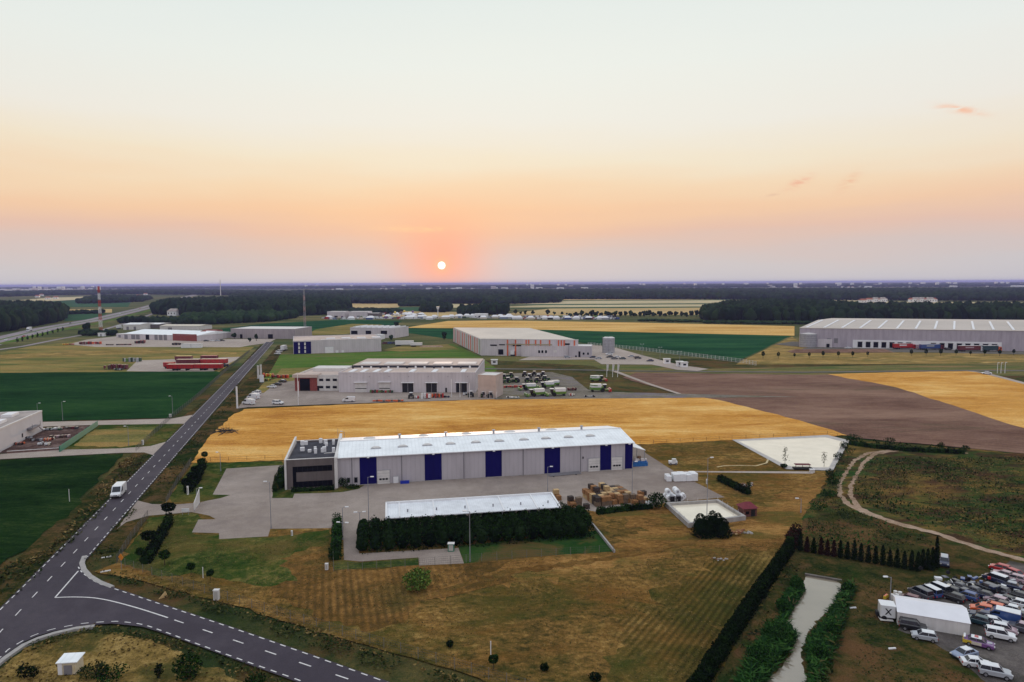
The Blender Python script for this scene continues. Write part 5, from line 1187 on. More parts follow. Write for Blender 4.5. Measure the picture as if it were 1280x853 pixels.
# car wreck heap
t_ = thing('scrap_heap', 'tangled heap of car panels, wheels and dark scrap behind the white tent', 'scrap heap', at(1201,737))
for k in range(46):
    x, y, z = random.gauss(0,2.2), random.gauss(0,1.3), random.uniform(.1,1.3); c_ = random.choice(['black','grey','black','white','silver','black','cream','blue','navy'])
    mb = MB()
    if k % 4 == 0: mb.wheel(x,y,z,.32,.2,10); nm = 'wheel'; mm = M_tyre
    elif k % 3 == 0: mb.tube((x,y,z),(x+random.gauss(0,.8),y+random.gauss(0,.8),z+random.gauss(0,.4)),.06); nm = 'pipe'; mm = PA[c_]
    else: mb.cbox(x,y,z,random.uniform(.5,1.5),random.uniform(.3,1.0),.08+random.random()*.3,random.random()*3,.05); nm = 'panel'; mm = PA[c_]
    mb.build(nm, mm, t_)
t_ = thing('scrap_heap', 'scattered white and dark car parts between the wreck rows', 'scrap heap', at(1218,739))
for k in range(34):
    x, y, z = random.gauss(0,3.4), random.gauss(0,1.1), random.uniform(.1,.9); c_ = random.choice(['black','grey','white','silver','cream','black','red','steel'])
    mb = MB()
    if k % 4 == 0: mb.wheel(x,y,z,.32,.2,10); nm = 'wheel'; mm = M_tyre
    else: mb.cbox(x,y,z,random.uniform(.4,1.5),random.uniform(.3,.8),.08+random.random()*.3,random.random()*3,.05); nm = 'panel'; mm = PA[c_]
    mb.build(nm, mm, t_)
t_ = thing('scrap_heap', 'low heap of dark tyres and engine parts at the right of the wreck rows', 'scrap heap', at(1268,747))
for k in range(20):
    x, y, z = random.gauss(0,1.8), random.gauss(0,.8), random.uniform(.1,.8)
    (MB().wheel(x,y,z+.2,.32,.2,10).build('wheel', M_tyre, t_)) if k % 2 else MB().cbox(x,y,z,.7,.5,.3,k,.05).build('engine_part', PA[random.choice(['black','silver','grey'])], t_)
# white tent
tb = Bld('storage_tent', 'large white fabric storage tent among the parked cars', (1121.5,783.5), (1204,797.5), cat='tent')
Lt = tb.L+.7; Dt, ht, rt = 5.6, 2.15, 3.0
M_tent = mat('tent_fabric_mat', (.70,.70,.72), .55, .05, .4); M_tentw = mat('tent_wall_mat', (.62,.60,.58), .6, .12, 1.2, streak=True)
tb.part(MB().box(0,0,0,Lt,Dt,ht), 'wall', M_tentw)
rr = MB(); rr.add([(-.1,-.12,ht),(Lt+.1,-.12,ht),(Lt+.1,Dt/2,rt),(-.1,Dt/2,rt),(-.1,Dt+.12,ht),(Lt+.1,Dt+.12,ht)], [(0,1,2,3),(3,2,5,4),(0,3,4),(1,5,2),(0,4,5,1)])
tb.part(rr, 'roof', M_tent)
for k in range(1, 6): x = Lt*k/6; tb.part(MB().box(x-.02,-.03,.05,x+.02,.0,ht-.05), 'seam', M_offw)
# white truck cab left of the tent
t_ = thing('truck_cab', 'white boxy truck cab with dark cross on its panel left of the tent', 'truck cab', at(1108,775), hd(1116,775,1100,773))
MB().cbox(0,0,1.35,2.0,1.9,1.7,0,.15).build('body', PA['white'], t_); MB().cbox(-.1,0,.35,2.4,1.5,.3).build('chassis', M_black, t_)
for s_ in (-1,1): MB().wheel(.5,s_*.85,.36,.36,.22,12).build('wheel', M_tyre, t_)
cr = MB()
for s_ in (-1,1): cr.add([(-.45,.965,1.35+s_*.45),(-.25,.965,1.35+s_*.45),(.45,.965,1.35-s_*.45),(.25,.965,1.35-s_*.45)], [(0,1,2,3)])
cr.build('cross_mark', M_black, t_)
c2 = MB()
for s_ in (-1,1): c2.add([(-1.02,-.45,1.35+s_*.45),(-1.02,-.2,1.35+s_*.45),(-1.02,.45,1.35-s_*.45),(-1.02,.2,1.35-s_*.45)], [(0,1,2,3)])
c2.build('cross_mark', M_black, t_)
MB().cbox(1.25,0,.6,.3,.9,.6).build('tow_frame', M_black, t_)
t_ = thing('pallet_table', 'low white slatted pallet in the grass below the white truck cab', 'pallet', at(1107,778), -.2)
for k in range(3): MB().cbox(0,k*.4-.4,.2,1.7,.25,.08).build('slat', M_offw, t_)
t_ = thing('kerb_block', 'yellow plastic barrier block lying in front of the lot lamp post', 'barrier', at(1107,750), .7)
MB().cbox(0,0,.22,1.2,.3,.45,0,.06).build('body', PA['yellow'], t_); MB().cbox(0,0,.47,1.0,.2,.08).build('cap', PA['orange'], t_)
t_ = thing('white_drums', 'cluster of white drums at the left rear corner of the tent', 'drums', at(1121,753))
for x, y, h_ in ((0,0,1),(.6,.3,1.2),(-.5,.4,.8),(.2,.8,1.1)): MB().cyl(x,y,0,h_,.28,.28,10).build('drum', M_offw, t_)
for px, py, l in ((1066,763,'white plank on the grass between ditch pond and truck cab'),(1115,814,'small white stone in the grass below the tent'),):
    tag(MB().cbox(0,0,.08,1.0,.22,.14,.1,.03).build('loose_plank', M_white), l, 'plank').location = at(px, py)

# ------------------------------------------------------------------ crates, bales on the concrete yard
def make_crate(w, d, h, m):
    t = thing('wooden_crate', None, 'crate', group='wooden crates on the concrete yard')
    b = MB()
    for k in range(5):
        z = h*(.12+k*.19); b.box(-w/2,-d/2,z,w/2,-d/2+.03,z+h*.13).box(-w/2,d/2-.03,z,w/2,d/2,z+h*.13).box(-w/2,-d/2+.03,z,-w/2+.03,d/2-.03,z+h*.13).box(w/2-.03,-d/2+.03,z,w/2,d/2-.03,z+h*.13)
    b.build('slats', m, t)
    for k in range(5): y = -d/2+d*(k+.5)/5; b2 = MB().box(-w/2,y-d*.085,h-.03,w/2,y+d*.085,h); b2.build('top_board', m, t)
    MB().box(-w/2+.05,-d/2+.05,.1,w/2-.05,d/2-.05,h-.06).build('liner', M_brownwd, t)
    for x in (-w/2+.1,0,w/2-.1): MB().box(x-.05,-d/2,0,x+.05,d/2,.1).build('skid', m, t)
    return t
cr_ = [make_crate(1.2,1.05,.98,M_crate[0]), make_crate(1.2,1.05,.98,M_crate[1]), make_crate(1.2,1.05,.98,M_crate[2]), make_crate(1.15,1.05,.98,M_crate[3])]
CN = ['orange brown','pale','weathered grey','dark']
yard_rz = ang((745,640),(830,630))
def crates(o_px, cols, rows_, fn, desc, dx=1.3, dy=1.22):
    o = at(*o_px); u = Vector((math.cos(yard_rz), math.sin(yard_rz), 0)); n = Vector((-u.y, u.x, 0))
    for r_ in range(rows_):
        for c in range(cols):
            for lv in range(fn(c, r_)):
                ci = random.choice([0,0,1,2,0,1,2,3]) if not (lv == 0 and r_ == 0) else random.choice([0,2,2,0]); 
                pr = cr_[ci]; p = o + u*(c*dx+random.gauss(0,.06)) + n*(r_*dy+random.gauss(0,.06)); p.z = o.z + lv*.99
                l = '%s crate in %s, column %d row %d, %s' % (CN[ci], desc, c+1, r_+1, ['lowest layer','second layer','third layer'][lv])
                place(pr, USED, p, yard_rz+random.gauss(0,.04)+(math.pi/2 if random.random() < .2 else 0), l)
crates((747,634), 7, 6, lambda c, r_: (2 if (c < 2 or r_ > 1) else (2 if (c+r_) % 3 else 1)) + (1 if (r_ > 2 and c in (1,3)) else 0), 'the main stack')
crates((794,632), 3, 3, lambda c, r_: 1 + ((c+r_) % 3 == 1), 'the right hand stack')
crates((698,626), 1, 2, lambda c, r_: 1+(r_ == 1), 'the stack beside the carport')
crates((716,635), 2, 2, lambda c, r_: 1+((c+r_) % 2), 'the stack left of the gap')
place(cr_[3], USED, at(733,637), yard_rz, 'dark crate with pale lid standing alone left of the main stack'); place(cr_[3], USED, at(804,626)+Vector((0,0,1.0)), yard_rz, 'dark crate on top of the right hand stack')
t_ = thing('wrapped_pallet', 'white wrapped pallet with blue label between the crates and the round shrub', 'pallet', at(811,636), yard_rz); MB().cbox(0,0,.75,1.2,1.0,1.3,0,.1).build('wrap', M_wrap, t_); MB().cbox(0,0,.06,1.3,1.1,.12).build('skid', M_brownwd, t_); MB().box(-.3,-.53,.5,.3,-.505,1.0).build('label_panel', PA['navy'], t_)
bale = thing('wrapped_pallet', None, 'pallet', group='white wrapped pallets at the yard edge'); MB().cbox(0,0,.9,1.5,1.3,1.55,0,.18).build('wrap', M_wrap, bale); MB().cbox(0,0,1.70,1.2,1.0,.08,0,.2).build('top_cover', M_white, bale); MB().cbox(0,0,.06,1.5,1.25,.12).build('skid', M_brownwd, bale)
o = at(836,603); u = Vector((math.cos(.05), math.sin(.05), 0)); n = Vector((-u.y, u.x, 0))
for i, (c, r_, s_, l) in enumerate([(0,0,.8,'small leftmost'),(0,1,.8,'small rear left'),(1.15,0,1.05,'second from left, front'),(1.15,1,1.0,'second from left, rear'),(2.05,0,1.1,'large middle, front'),(2.05,1,1.05,'large middle, rear'),(3.0,0,.95,'second from right'),(3.0,1,.95,'rear, second from right'),(3.85,.1,1.1,'large rightmost'),(3.85,1.1,1.05,'rear rightmost')]):
    place(bale, USED, o+u*c*1.6+n*r_*1.5, .05+random.gauss(0,.04), l+' white wrapped pallet of the group by the concrete path', None, s_)
roll = thing('wrapped_roll', None, 'roll', group='white wrapped rolls behind the basin'); MB().wheel(0,0,.62,.62,1.1,14).build('wrap', M_wrap, roll); MB().wheel(0,-.56,.62,.30,.03,10).build('core', M_metal, roll)
o = at(836,627)
for i, (x, y, z, l) in enumerate([(0,0,0,'front left'),(1.35,.1,0,'front centre'),(2.7,.2,0,'front right'),(-.3,1.4,0,'rear left'),(1.1,1.5,0,'rear centre'),(2.5,1.6,0,'rear right'),(0,1.1,1.1,'upper left'),(2.0,.9,1.15,'upper right'),(1.9,2.1,1.15,'uppermost rear'),(3.4,1.3,0,'far right')]):
    place(roll, USED, o+Vector((x,y,z)), .1+random.gauss(0,.12), l+' white wrapped roll of the pile behind the basin', None, 1)
for i, (x, y, l) in enumerate(((.6,-.7,'left'),(2.0,-.5,'right'))):
    t_ = thing('black_bin', l+' black bin in front of the white wrapped rolls', 'bin', o+Vector((x,y,0)), .1); MB().cbox(0,0,.6,.9,.7,1.2,0,.08).build('body', M_black, t_); MB().cbox(0,0,1.23,1.0,.8,.06).build('lid', M_seam, t_)
t_ = thing('white_cart', 'small white loader cart at the edge of the concrete yard', 'cart', at(841,582)); MB().cbox(0,0,.7,2.2,1.2,.7,0,.15).build('body', PA['white'], t_); MB().cbox(.3,0,1.3,1.0,1.0,.6,0,.1).build('cab', M_offw, t_); wheels(t_, (-.7,.7), .6, .3)
t_ = thing('metal_rack', 'low rack of long metal bars lying in front of the fourth blue panel', 'rack', at(692,597.5), ang((692,597.5),(728,594)))
for k in range(6): MB().box(-1,k*.3,.15+.04*k,7.5,k*.3+.1,.28+.04*k).build('bar', M_metal if k % 2 else M_seam, t_)
for x in (0,6): MB().box(x-.1,-.2,0,x+.1,2,.15).build('skid', M_black, t_)
t_ = thing('blue_skip', 'low bright blue box against the warehouse wall between white door and second blue panel', 'box', at(506,605.5), WH.rz); MB().cbox(0,0,.28,2.1,.7,.55,0,.05).build('body', mat('skip_blue_mat', (.01,.03,.35), .5), t_); MB().cbox(0,0,.58,2.2,.8,.06).build('lid', mat('skip_blue_mat', (.01,.03,.35), .5), t_)

# ------------------------------------------------------------------ dealer yard cars
for i, (kind, c_, px, py, rz, l, rc) in enumerate([
 ('v','white',311,506.5,hd(322,507,304,505),'white van nearest the wheat field at the left end of the dealer yard',None),('v','white',317,499.5,hd(328,500,309,498),'second white van from the wheat field in the dealer yard',None),
 ('hatch','white',321,493,hd(328,493.5,313,492.4),'white hatchback behind the two white vans',None),('sedan','white',340,485.8,hd(347,486,333,485.4),'white saloon in the middle row of the dealer yard',None),('sedan','black',346.5,482.5,hd(352,482.7,341,482.2),'black saloon next to the white one in the dealer yard',None),
 ('sedan','black',353,478.7,hd(360,479,347,478),'dark saloon with white roof by the red implements','white'),('suv','white',347.5,506.5,hd(341,506.2,354,506.8),'white suv alone at the field edge of the dealer yard',None)]):
    if kind == 'v': van(c_, l, at(px, py), rz, 5.6, 2.0, 2.3)
    else: car(kind, c_, l, at(px, py), rz, roofc=rc)
van('white', 'white van in front of the white office windows of the dealer hall', at(436,503.3), hd(444,503.2,429,503.6), 5.0, 1.95, 2.1)

# ------------------------------------------------------------------ farm machines
def tractor(label, px, py, rz, c='dgreen', cabr='white', s_=1.0, group='tractors in the machinery yard'):
    key = ('tractor', c, cabr)
    if key in PROTO: return place(PROTO[key], USED, at(px, py), rz, label, group, s_)
    t = thing('tractor', label, 'tractor', at(px, py), rz, group)
    MB().cbox(1.1,0,1.15,2.2,.9,.85,0,.12).build('bonnet', PA[c], t); MB().frustum((-1.1,.4,.75),1.2,(-.95,.2,.65),2.55).build('cab', M_glass, t)
    MB().cbox(-.35,0,2.62,1.7,1.5,.18,0,.15).build('roof', PA[cabr], t)
    for s2 in (-1,1):
        w_ = MB().wheel(-.75,s2*.95,.85,.85,.5,14).build('wheel', M_tyre, t); MB().wheel(-.75,s2*1.21,.85,.42,.04,10).build('rim', PA['green'], w_)
        w_ = MB().wheel(1.65,s2*.85,.55,.55,.35,12).build('wheel', M_tyre, t); MB().wheel(1.65,s2*1.04,.55,.28,.03,10).build('rim', PA['green'], w_)
        MB().cbox(-.75,s2*.95,1.75,1.3,.5,.1).build('mudguard', PA[c], t)
    MB().tube((1.0,.35,1.5),(1.0,.35,2.5),.05).build('exhaust', M_black, t)
    PROTO[key] = t; USED.add(id(t)); t.scale = (s_,)*3; return t
def combine(label, px, py, rz, header='red', s_=1.0):
    s_ *= .85
    key = ('combine', header)
    if key in PROTO: return place(PROTO[key], USED, at(px, py), rz, label, 'combine harvesters in the machinery yard', s_)
    t = thing('combine_harvester', label, 'harvester', at(px, py), rz, 'combine harvesters in the machinery yard')
    MB().xprism([(-4.0,1.3),(-3.6,.9),(1.8,.9),(2.2,1.6),(2.2,2.7),(-3.2,2.9),(-4.0,2.3)], -1.4, 1.4).build('body', PA['green'], t)
    MB().cbox(-1.2,0,2.9,5.2,2.85,1.5,0,.2).build('grain_tank', PA['white'], t)
    MB().frustum((2.0,3.4,1.0),1.7,(2.0,3.6,1.05),3.3).build('cab', M_glass, t); MB().cbox(2.8,0,3.42,1.9,2.2,.22,0,.2).build('roof', PA['white'], t)
    for s2 in (-1,1): MB().wheel(1.8,s2*1.55,.95,.95,.65,14).build('wheel', M_tyre, t); MB().wheel(-2.9,s2*1.3,.6,.6,.4,12).build('wheel', M_tyre, t)
    MB().cbox(4.0,0,.95,1.6,1.2,.5).build('feeder', PA['green'], t)
    hh = MB().cbox(5.2,0,.75,1.3,5.6,.8,0,.1).build('header', PA[header], t); MB().tube((5.5,-2.6,1.3),(5.5,2.6,1.3),.45,n=8).build('reel', PA[header], hh)
    MB().tube((-.5,-1.5,3.0),(-4.2,-1.6,3.5),.2).build('auger', PA['green'], t)
    PROTO[key] = t; USED.add(id(t)); t.scale = (s_,)*3; return t
combine('green and white combine in the nearest row, left one', 671, 496, R(195), 'green', 1.0)
combine('green and white combine in the nearest row, right one with dark wheels', 697, 495.6, R(185), 'green', 1.05)
combine('green and white combine in the middle row beside the red trailer', 661, 488.5, R(190), 'green', .95)
combine('green and white combine in the middle row, right one', 684, 486, R(190), 'green', .95)
combine('white topped combine in the rear row of the machinery yard', 692, 483, R(200), 'red', .8)
combine('far combine with red header standing apart at the right', 746, 477, R(10), 'red', .95)
combine('near combine with long red header standing apart at the right', 748, 490.5, R(0), 'red', 1.1)
for i, (px, py, rz) in enumerate([(629,475,R(170)),(638,473,R(170)),(645,479,R(150)),(656,471.5,R(80)),(662,474.5,R(80)),(668,471,R(80)),(673,475,R(80)),(679,471.5,R(80)),(660,479,R(10)),(672,479.5,R(10)),(682,477,R(10)),(634,479.5,R(200))]):
    tractor('%s tractor of the rear group in the machinery yard, counted from the left' % ordw(i), px, py, rz, 'dgreen' if i % 3 else 'black', 'white' if i % 4 != 1 else 'cream')
for px, py, rz, l in ((514,499,R(95),'dark green tractor in front of the first dark hall doorway'),(588.5,497,R(100),'dark green tractor beside the white post at the hall corner'),(604,497.5,R(110),'larger green tractor, left of two by the beige annex'),(613.5,498,R(80),'green tractor, right of two by the beige annex')):
    tractor(l, px, py, rz, 'dgreen', 'white', .95, 'tractors in front of the dealer hall')
def implement(name, label, px, py, w_, d_, h_, cols, rz=0, n=9, cat='implement', group=None):
    t = thing(name, label, cat, at(px, py), rz, group); MB().cbox(0,0,h_*.45,w_,.25,.25).cbox(0,0,h_*.45,.25,d_,.25).build('frame', PA[cols[0]], t)
    for k in range(n):
        x = -w_/2+w_*(k+.5)/n; m_ = PA[cols[k % len(cols)]]
        MB().cbox(x,random.uniform(-d_/3,d_/3),h_*.35+.1,w_/n*.8,d_*.5,h_*random.uniform(.5,1.0)*.8,random.uniform(-.3,.3),.06).build('unit', m_, t)
    for s2 in (-1,1): MB().wheel(s2*w_*.35,0,.4,.4,.25,10).build('wheel', M_tyre, t)
    return t
implement('flat_trailer', 'long red implement on the grey yard left of the combines', 641, 485.5, 8.5,2.2,1.4, ['red','maroon','red'], .0, 9, 'trailer')
implement('harrow', 'maroon harrow right of the combines', 715, 489, 4.4,2.0,1.8, ['maroon','maroon','black'], 0, 6)
implement('baler', 'small pale machine in front of the maroon harrow', 714.5, 496, 2.6,1.4,1.4, ['cream','red','white'], 0, 4)
implement('low_trailer', 'white low platform trailer at the field edge of the machinery yard', 641, 498.5, 5.6,1.6,.7, ['white','silver'], 0, 6, 'trailer')
implement('low_trailer', 'dark small trailer at the field edge right of the machinery yard', 737, 497.3, 4.6,1.2,.6, ['silver','black','dgreen'], 0, 5, 'trailer')
implement('cutter_bar', 'long rust orange cutter header lying at the wheat edge before the hall', 485, 503, 12.5,1.6,.9, ['orange','brown','orange'], .02, 12)
implement('cutter_header', 'red and green cutter header against the hall wall below the second shutter', 477, 492, 10.5,2.0,1.7, ['green','maroon','dgreen','red'], 0, 11)
implement('sprayer', 'white tank sprayer in front of the second dark hall doorway', 532.5, 499, 4.0,2.4,2.9, ['white','white','red'], 0, 4)
implement('hay_tedder', 'orange and dark hay machine right of the white tank sprayer', 547, 498, 5.2,2.0,2.4, ['orange','black','red','brown'], 0, 7)
implement('small_loader', 'small white round tank beside the first tractor before the hall', 521.5, 499, 1.6,1.2,1.5, ['white','red'], 0, 2)
implement('skid_box', 'low dark box in front of the hall between doorway and posts', 558.5, 498, 2.4,1.2,1.0, ['navy','black'], 0, 3)
implement('white_tank', 'white tank at the foot of the third dark doorway', 581.5, 495, 1.8,1.4,1.7, ['white','silver'], 0, 2)
implement('seed_drill', 'orange seed drill, left of the red implement row by the dealer entrance', 335, 471.5, 5.6,2.4,2.4, ['orange','red','yellow'], 0, 7)
implement('seed_drill', 'maroon implement in the middle of the red row by the dealer entrance', 345, 473, 5.0,2.4,2.2, ['maroon','red','brown'], 0, 6)
implement('seed_drill', 'bright orange red implement at the right of the row by the dealer entrance', 355.5, 473.5, 5.2,2.4,2.4, ['orange','maroon','red'], 0, 7)
implement('plough', 'yellow and dark low plough in front of the orange seed drill', 334, 476, 4.0,1.6,1.3, ['yellow','black','dgreen'], 0, 5)
# ---- red trailers on the left lot
def red_trailer(px, py, L, label, c='red', top_='cream', rz=0):
    t = thing('grain_trailer', label, 'trailer', at(px, py), rz, 'trailers on the left lot'); h = L/2; t.scale = (1.22,1.3,1.22)
    b = MB().frustum((-h,h,1.15),1.0,(-h-.1,h+.1,1.25),2.9); b.build('body', PA[c], t)
    for k in range(6): x = -h+L*(k+.5)/6; MB().box(x-.05,-1.28,1.0,x+.05,-1.15,2.9).box(x-.05,1.15,1.0,x+.05,1.28,2.9).build('rib', PA['maroon' if c == 'red' else c], t)
    MB().box(-h,-1.1,2.88,h,1.1,2.95).build('cover', PA[top_], t); MB().box(-h,-.9,.75,h,.9,1.0).build('chassis', M_black, t)
    for x in (-h*.5,-h*.2,h*.5):
        for s2 in (-1,1): MB().wheel(x,s2*1.0,.5,.5,.35,12).build('wheel', M_tyre, t)
    return t
red_trailer(226.5,463.5,12,'front left red grain trailer on the left lot'); red_trailer(261,463.2,12.5,'front right red grain trailer on the left lot')
red_trailer(212,461,4.5,'short red trailer at the left end of the front row','red','red')
red_trailer(236,457,11,'rear left red trailer with pale top on the left lot','maroon'); red_trailer(268,456.5,12.5,'rear right red trailer with pale top on the left lot')
red_trailer(230,452.5,8,'yellow topped trailer at the back of the left lot','maroon','yellow'); red_trailer(262,452,8,'dark red trailer at the back right of the left lot','maroon','red')
implement('machine_row', 'dark machine behind the right end of the red trailers', 281.5, 459, 4,3,2.6, ['black','dgreen','navy'], 0, 4)
implement('cultivator', 'large dark red cultivator at the left end of the trailer lot', 146, 462, 13,4,3.8, ['maroon','maroon','brown','maroon'], 0, 12)
implement('cultivator', 'small grey green machine before the dark red cultivator', 148, 463.5, 5,2,1.8, ['silver','dgreen','black'], 0, 5)
implement('forage_wagon', 'pale green wagon behind the dark red cultivator', 165, 453, 11,3.2,3.8, ['dgreen','silver','green','silver'], 0, 9, 'wagon')
for i, (px, py, w_, c_, l) in enumerate([(82,431.5,5,['yellow','orange'],'yellow machine at the far left end of the depot row'),(90,431.3,4,['maroon','red'],'small maroon machine next to the yellow one in the depot row'),(104,431,7,['maroon','brown'],'brown red machine third in the depot row'),
        (118,430.8,11,['red','maroon','orange'],'largest red machine of the depot row'),(137,432,6,['black','brown'],'low dark harrow of the depot row'),(155,431.8,12,['black','brown','maroon'],'long low dark harrow of the depot row'),(175,429.8,9,['black','maroon'],'dark machine at the right of the depot row'),(178.5,429,4.5,['maroon','red'],'square dark red box on the depot concrete')]):
    implement('farm_machine', l, px, py, w_, 2.2, 1.2 if 'low' in l else 3.0, c_, 0, 6, 'machine')
# ================================================================== OTHER BUILDINGS
def shed(name, label, A, B, depth, h, wall, roofm, rise=0.0, cat='building', cut=None, par=0.0, oh=.3, group=None):
    b = Bld(name, label, A, B, cat, group=group); L = b.L
    b.part(MB().box(0,0,0,L,depth,h), 'wall', wall)
    if rise:
        rf = MB(); y1 = depth/2
        rf.add([(-oh,-oh,h-.02),(L+oh,-oh,h-.02),(L+oh,y1,h+rise),(-oh,y1,h+rise),(L+oh,depth+oh,h-.02),(-oh,depth+oh,h-.02)], [(0,1,2,3),(3,2,4,5),(0,3,5),(1,4,2),(0,5,4,1)])
        b.roof = b.part(rf, 'roof', roofm)
    else:
        b.roof = b.part(MB().box(.3,.3,h+.01,L-.3,depth-.3,h+.10), 'roof', roofm)
        if par: b.part(MB().box(-.05,-.05,h+.01,L+.05,.3,h+par).box(-.05,depth-.3,h+.01,L+.05,depth+.05,h+par).box(-.05,.3,h+.01,.3,depth-.3,h+par).box(L-.3,.3,h+.01,L+.05,depth-.3,h+par), 'parapet', wall)
    b.h = h; b.D = depth; return b
# ---- dealer hall (middle)
h_ = top(424, 491.2, 467)
db = shed('dealer_hall', 'wide grey workshop hall with pinkish flat roof and dark doorways beyond the wheat field', (423.6,491.2), (594.5,491.5), 50, h_, M_wallg2, M_roofp, par=.5)
for x0, x1, y0, y1, m_ in ((444,458,478.8,490.5,M_offw),(474,487.3,478.3,490.5,M_offw),(502.8,516.6,479,491,M_black),(532.6,546,479,491,M_black),(570,583.5,479,491,M_black)):
    o = db.rect('door', m_, x0, y0, x1, y1, .06, floor=True); u0, z1 = db.w(x0, y0); u1, _ = db.w(x1, y0)
    MB().box(u0-.4,-.9,z1+.1,u1+.4,0,z1+.35).build('canopy', M_white, o)
    if m_ is M_offw: MB().box(u0,-.1,z1*.40,u1,-.05,z1*.47).build('window', M_dark, o)
    else: MB().box((u0+u1)/2-.12,-.12,0,(u0+u1)/2+.12,-.07,z1).build('door_post', M_seam, o)
db.rect('side_door', M_black, 556.5,485,558.8,490.5,.06, floor=True)
for k in range(7): u0 = db.L*(k+.6)/7; db.part(MB().box(u0-.15,-.08,h_*.82,u0+.15,.02,h_*.86), 'vent', M_seam)
for px in (440,454,470,484,515,543,579):
    x, y = db.top(px, 465.3, h_); db.part(MB().prism([(x-1.0,2),(x+1.0,2),(x+1.0,11),(x-1.0,11)], h_+.1, h_+.5), 'skylight', M_white)
db.part(MB().box(.5,20,h_+.1,db.L-.5,21.2,h_+1.0), 'roof_step', M_roofd)
db.part(MB().box(.5,21.2,h_+.1,db.L-.5,49.5,h_+1.1), 'rear_roof', M_roofp)
for k in range(5): x = db.L*(k+.1)/5.2; db.part(MB().box(x+2,24,h_+1.1,x+db.L/5.2-1,32,h_+1.5), 'roof_panel', M_offw)
for k in range(14): x = 2+db.L*k/14.5; db.part(MB().cyl(x,17+random.uniform(-1,1),h_,h_+random.uniform(.7,1.3),.5,.4,8), 'roof_vent', M_white if k % 3 else M_roofd)
h2 = top(396, 489, 470.3)
do = shed('dealer_office', 'two storey office with red clad corner and white window front beside the workshop hall', (368.6,489.3), (423.4,489.4), 34, h2, M_offw, M_roofp, par=.7)
o = do.rect('corner_block', M_redbrick, 368.6,471.5,396.3,489.3,.35, floor=True); do.rect('glass_front', M_dark, 375,473.5,387.5,489,.45, floor=True)
u0, z1 = do.w(366.5,470); u1, _ = do.w(397.5,470); do.part(MB().box(u0,-1.2,h2-.5,u1,5,h2+.9), 'cornice', M_roofp)
do.rect('door', M_dark, 396.5,482.5,399,489,.1, floor=True)
for x in (401.5,410,418.5):
    for y in (475,484): do.rect('window', M_dark, x-2.4, y-1.2, x+2.4, y+1.6, .06, frame=M_seam)
for x, y, w_, d_, z_ in ((3,16,16,10,1.6),(21,6,6,4,1.4),(24,18,10,9,2.0)): do.part(MB().box(x,y,h2+.1,x+w_,y+d_,h2+z_), 'roof_unit', M_offw if w_ > 8 else M_dark)
an = shed('beige_annex', 'low beige annex wall at the right end of the workshop hall', (597.5,497.5), (620,498.5), 10, top(598,497.5,469.5), mat('beige_wall_mat', (.46,.38,.34), .8, .12, .3), M_offw, par=.3)
for k in range(5): x = 2+k*1.6; an.part(MB().tube((x,-.6,0),(x,-.6,3.0),.08), 'post', M_white)
for px, py, py2, l in ((564.5,497.5,475,'left tall white post before the hall'),(575,497.5,479,'middle tall white post before the hall'),(587,498,480,'right tall white post before the hall'),(296.7,511,484,'white totem post at the left corner of the dealer yard'),(373,507,488-20,'thin lamp post at the red office corner'),(430-56.5,497,478,'thin lamp post left of the red office')):
    t_ = thing('tall_post', l, 'post', at(px, py)); hh = top(px, py, py2); MB().tube((0,0,0),(0,0,hh),.12 if 'totem' not in l else .35).build('pole', M_white, t_); MB().cbox(0,0,hh,.5,.25,.15).build('lamp_head', M_offw, t_)
for px, py2, l in ((323,457.5,'left white totem at the dealer entrance'),(326.5,456.5,'right white totem at the dealer entrance')):
    t_ = thing('totem_sign', l, 'sign', at(px, 474)); hh = top(px, 474, py2); MB().cbox(0,0,hh/2,.9,.35,hh).build('panel', M_offw, t_); MB().cbox(0,0,.15,1.3,.7,.3).build('base', M_conc_w, t_); MB().cbox(0,-.2,hh*.85,.7,.05,1.0).build('sign_face', PA['cream'], t_)
t_ = thing('sign_board', 'white upright board beside the yellow plough at the dealer entrance', 'sign', at(327.3,478.5)); MB().cbox(0,0,2.0,2.0,.3,3.6).build('panel', M_white, t_); MB().cbox(0,0,.12,2.4,.7,.25).build('base', PA['dgreen'], t_)
# ---- hall with dark blue striped end
hB = top(400, 441.7, 426)
hb_ = shed('grey_hall', 'grey flat hall with dark blue striped left end beyond the lawn', (366.8,443), (476.7,439.3), 44, hB, M_wallg2, M_roofp, par=.4)
hb_.rect('blue_end', M_blue, 366.9,427.5,388.7,443,.25, floor=True)
for x in (374,381.5): 
    u0, _ = hb_.w(x-1, 440); u1, _ = hb_.w(x+1, 440)
    for k in range(3): hb_.part(MB().box(u0,-.35,hB*(.08+.30*k),u1,-.2,hB*(.30+.30*k)), 'window', M_offw)
hb_.rect('door', M_white, 406,433.5,417,441,.1, floor=True, frame=M_seam); hb_.rect('small_door', M_white, 419.5,438,423,440.8,.1, floor=True); hb_.rect('small_door', M_white, 427,438,430,440.5,.1, floor=True)
for k in range(4): x, y = hb_.top(412+k*19, 422, hB); hb_.part(MB().box(x-3,8,hB+.1,x+3,13,hB+.9), 'skylight', M_white)
for k in range(5): x, y = hb_.top(405+k*17, 424.5, hB); hb_.part(MB().box(x-2.2,2,hB+.1,x+2.2,4.2,hB+.6), 'skylight', M_offw)
lorry('white box lorry parked left of the dark blue striped hall', at(354.5,439), R(95), 'white', 'white', 8, 2.8)
car('sedan','white','white saloon in front of the white box lorry', at(347,443.3), R(170)); car('minivan','white','white people carrier left of the white box lorry', at(349,440.8), R(170))
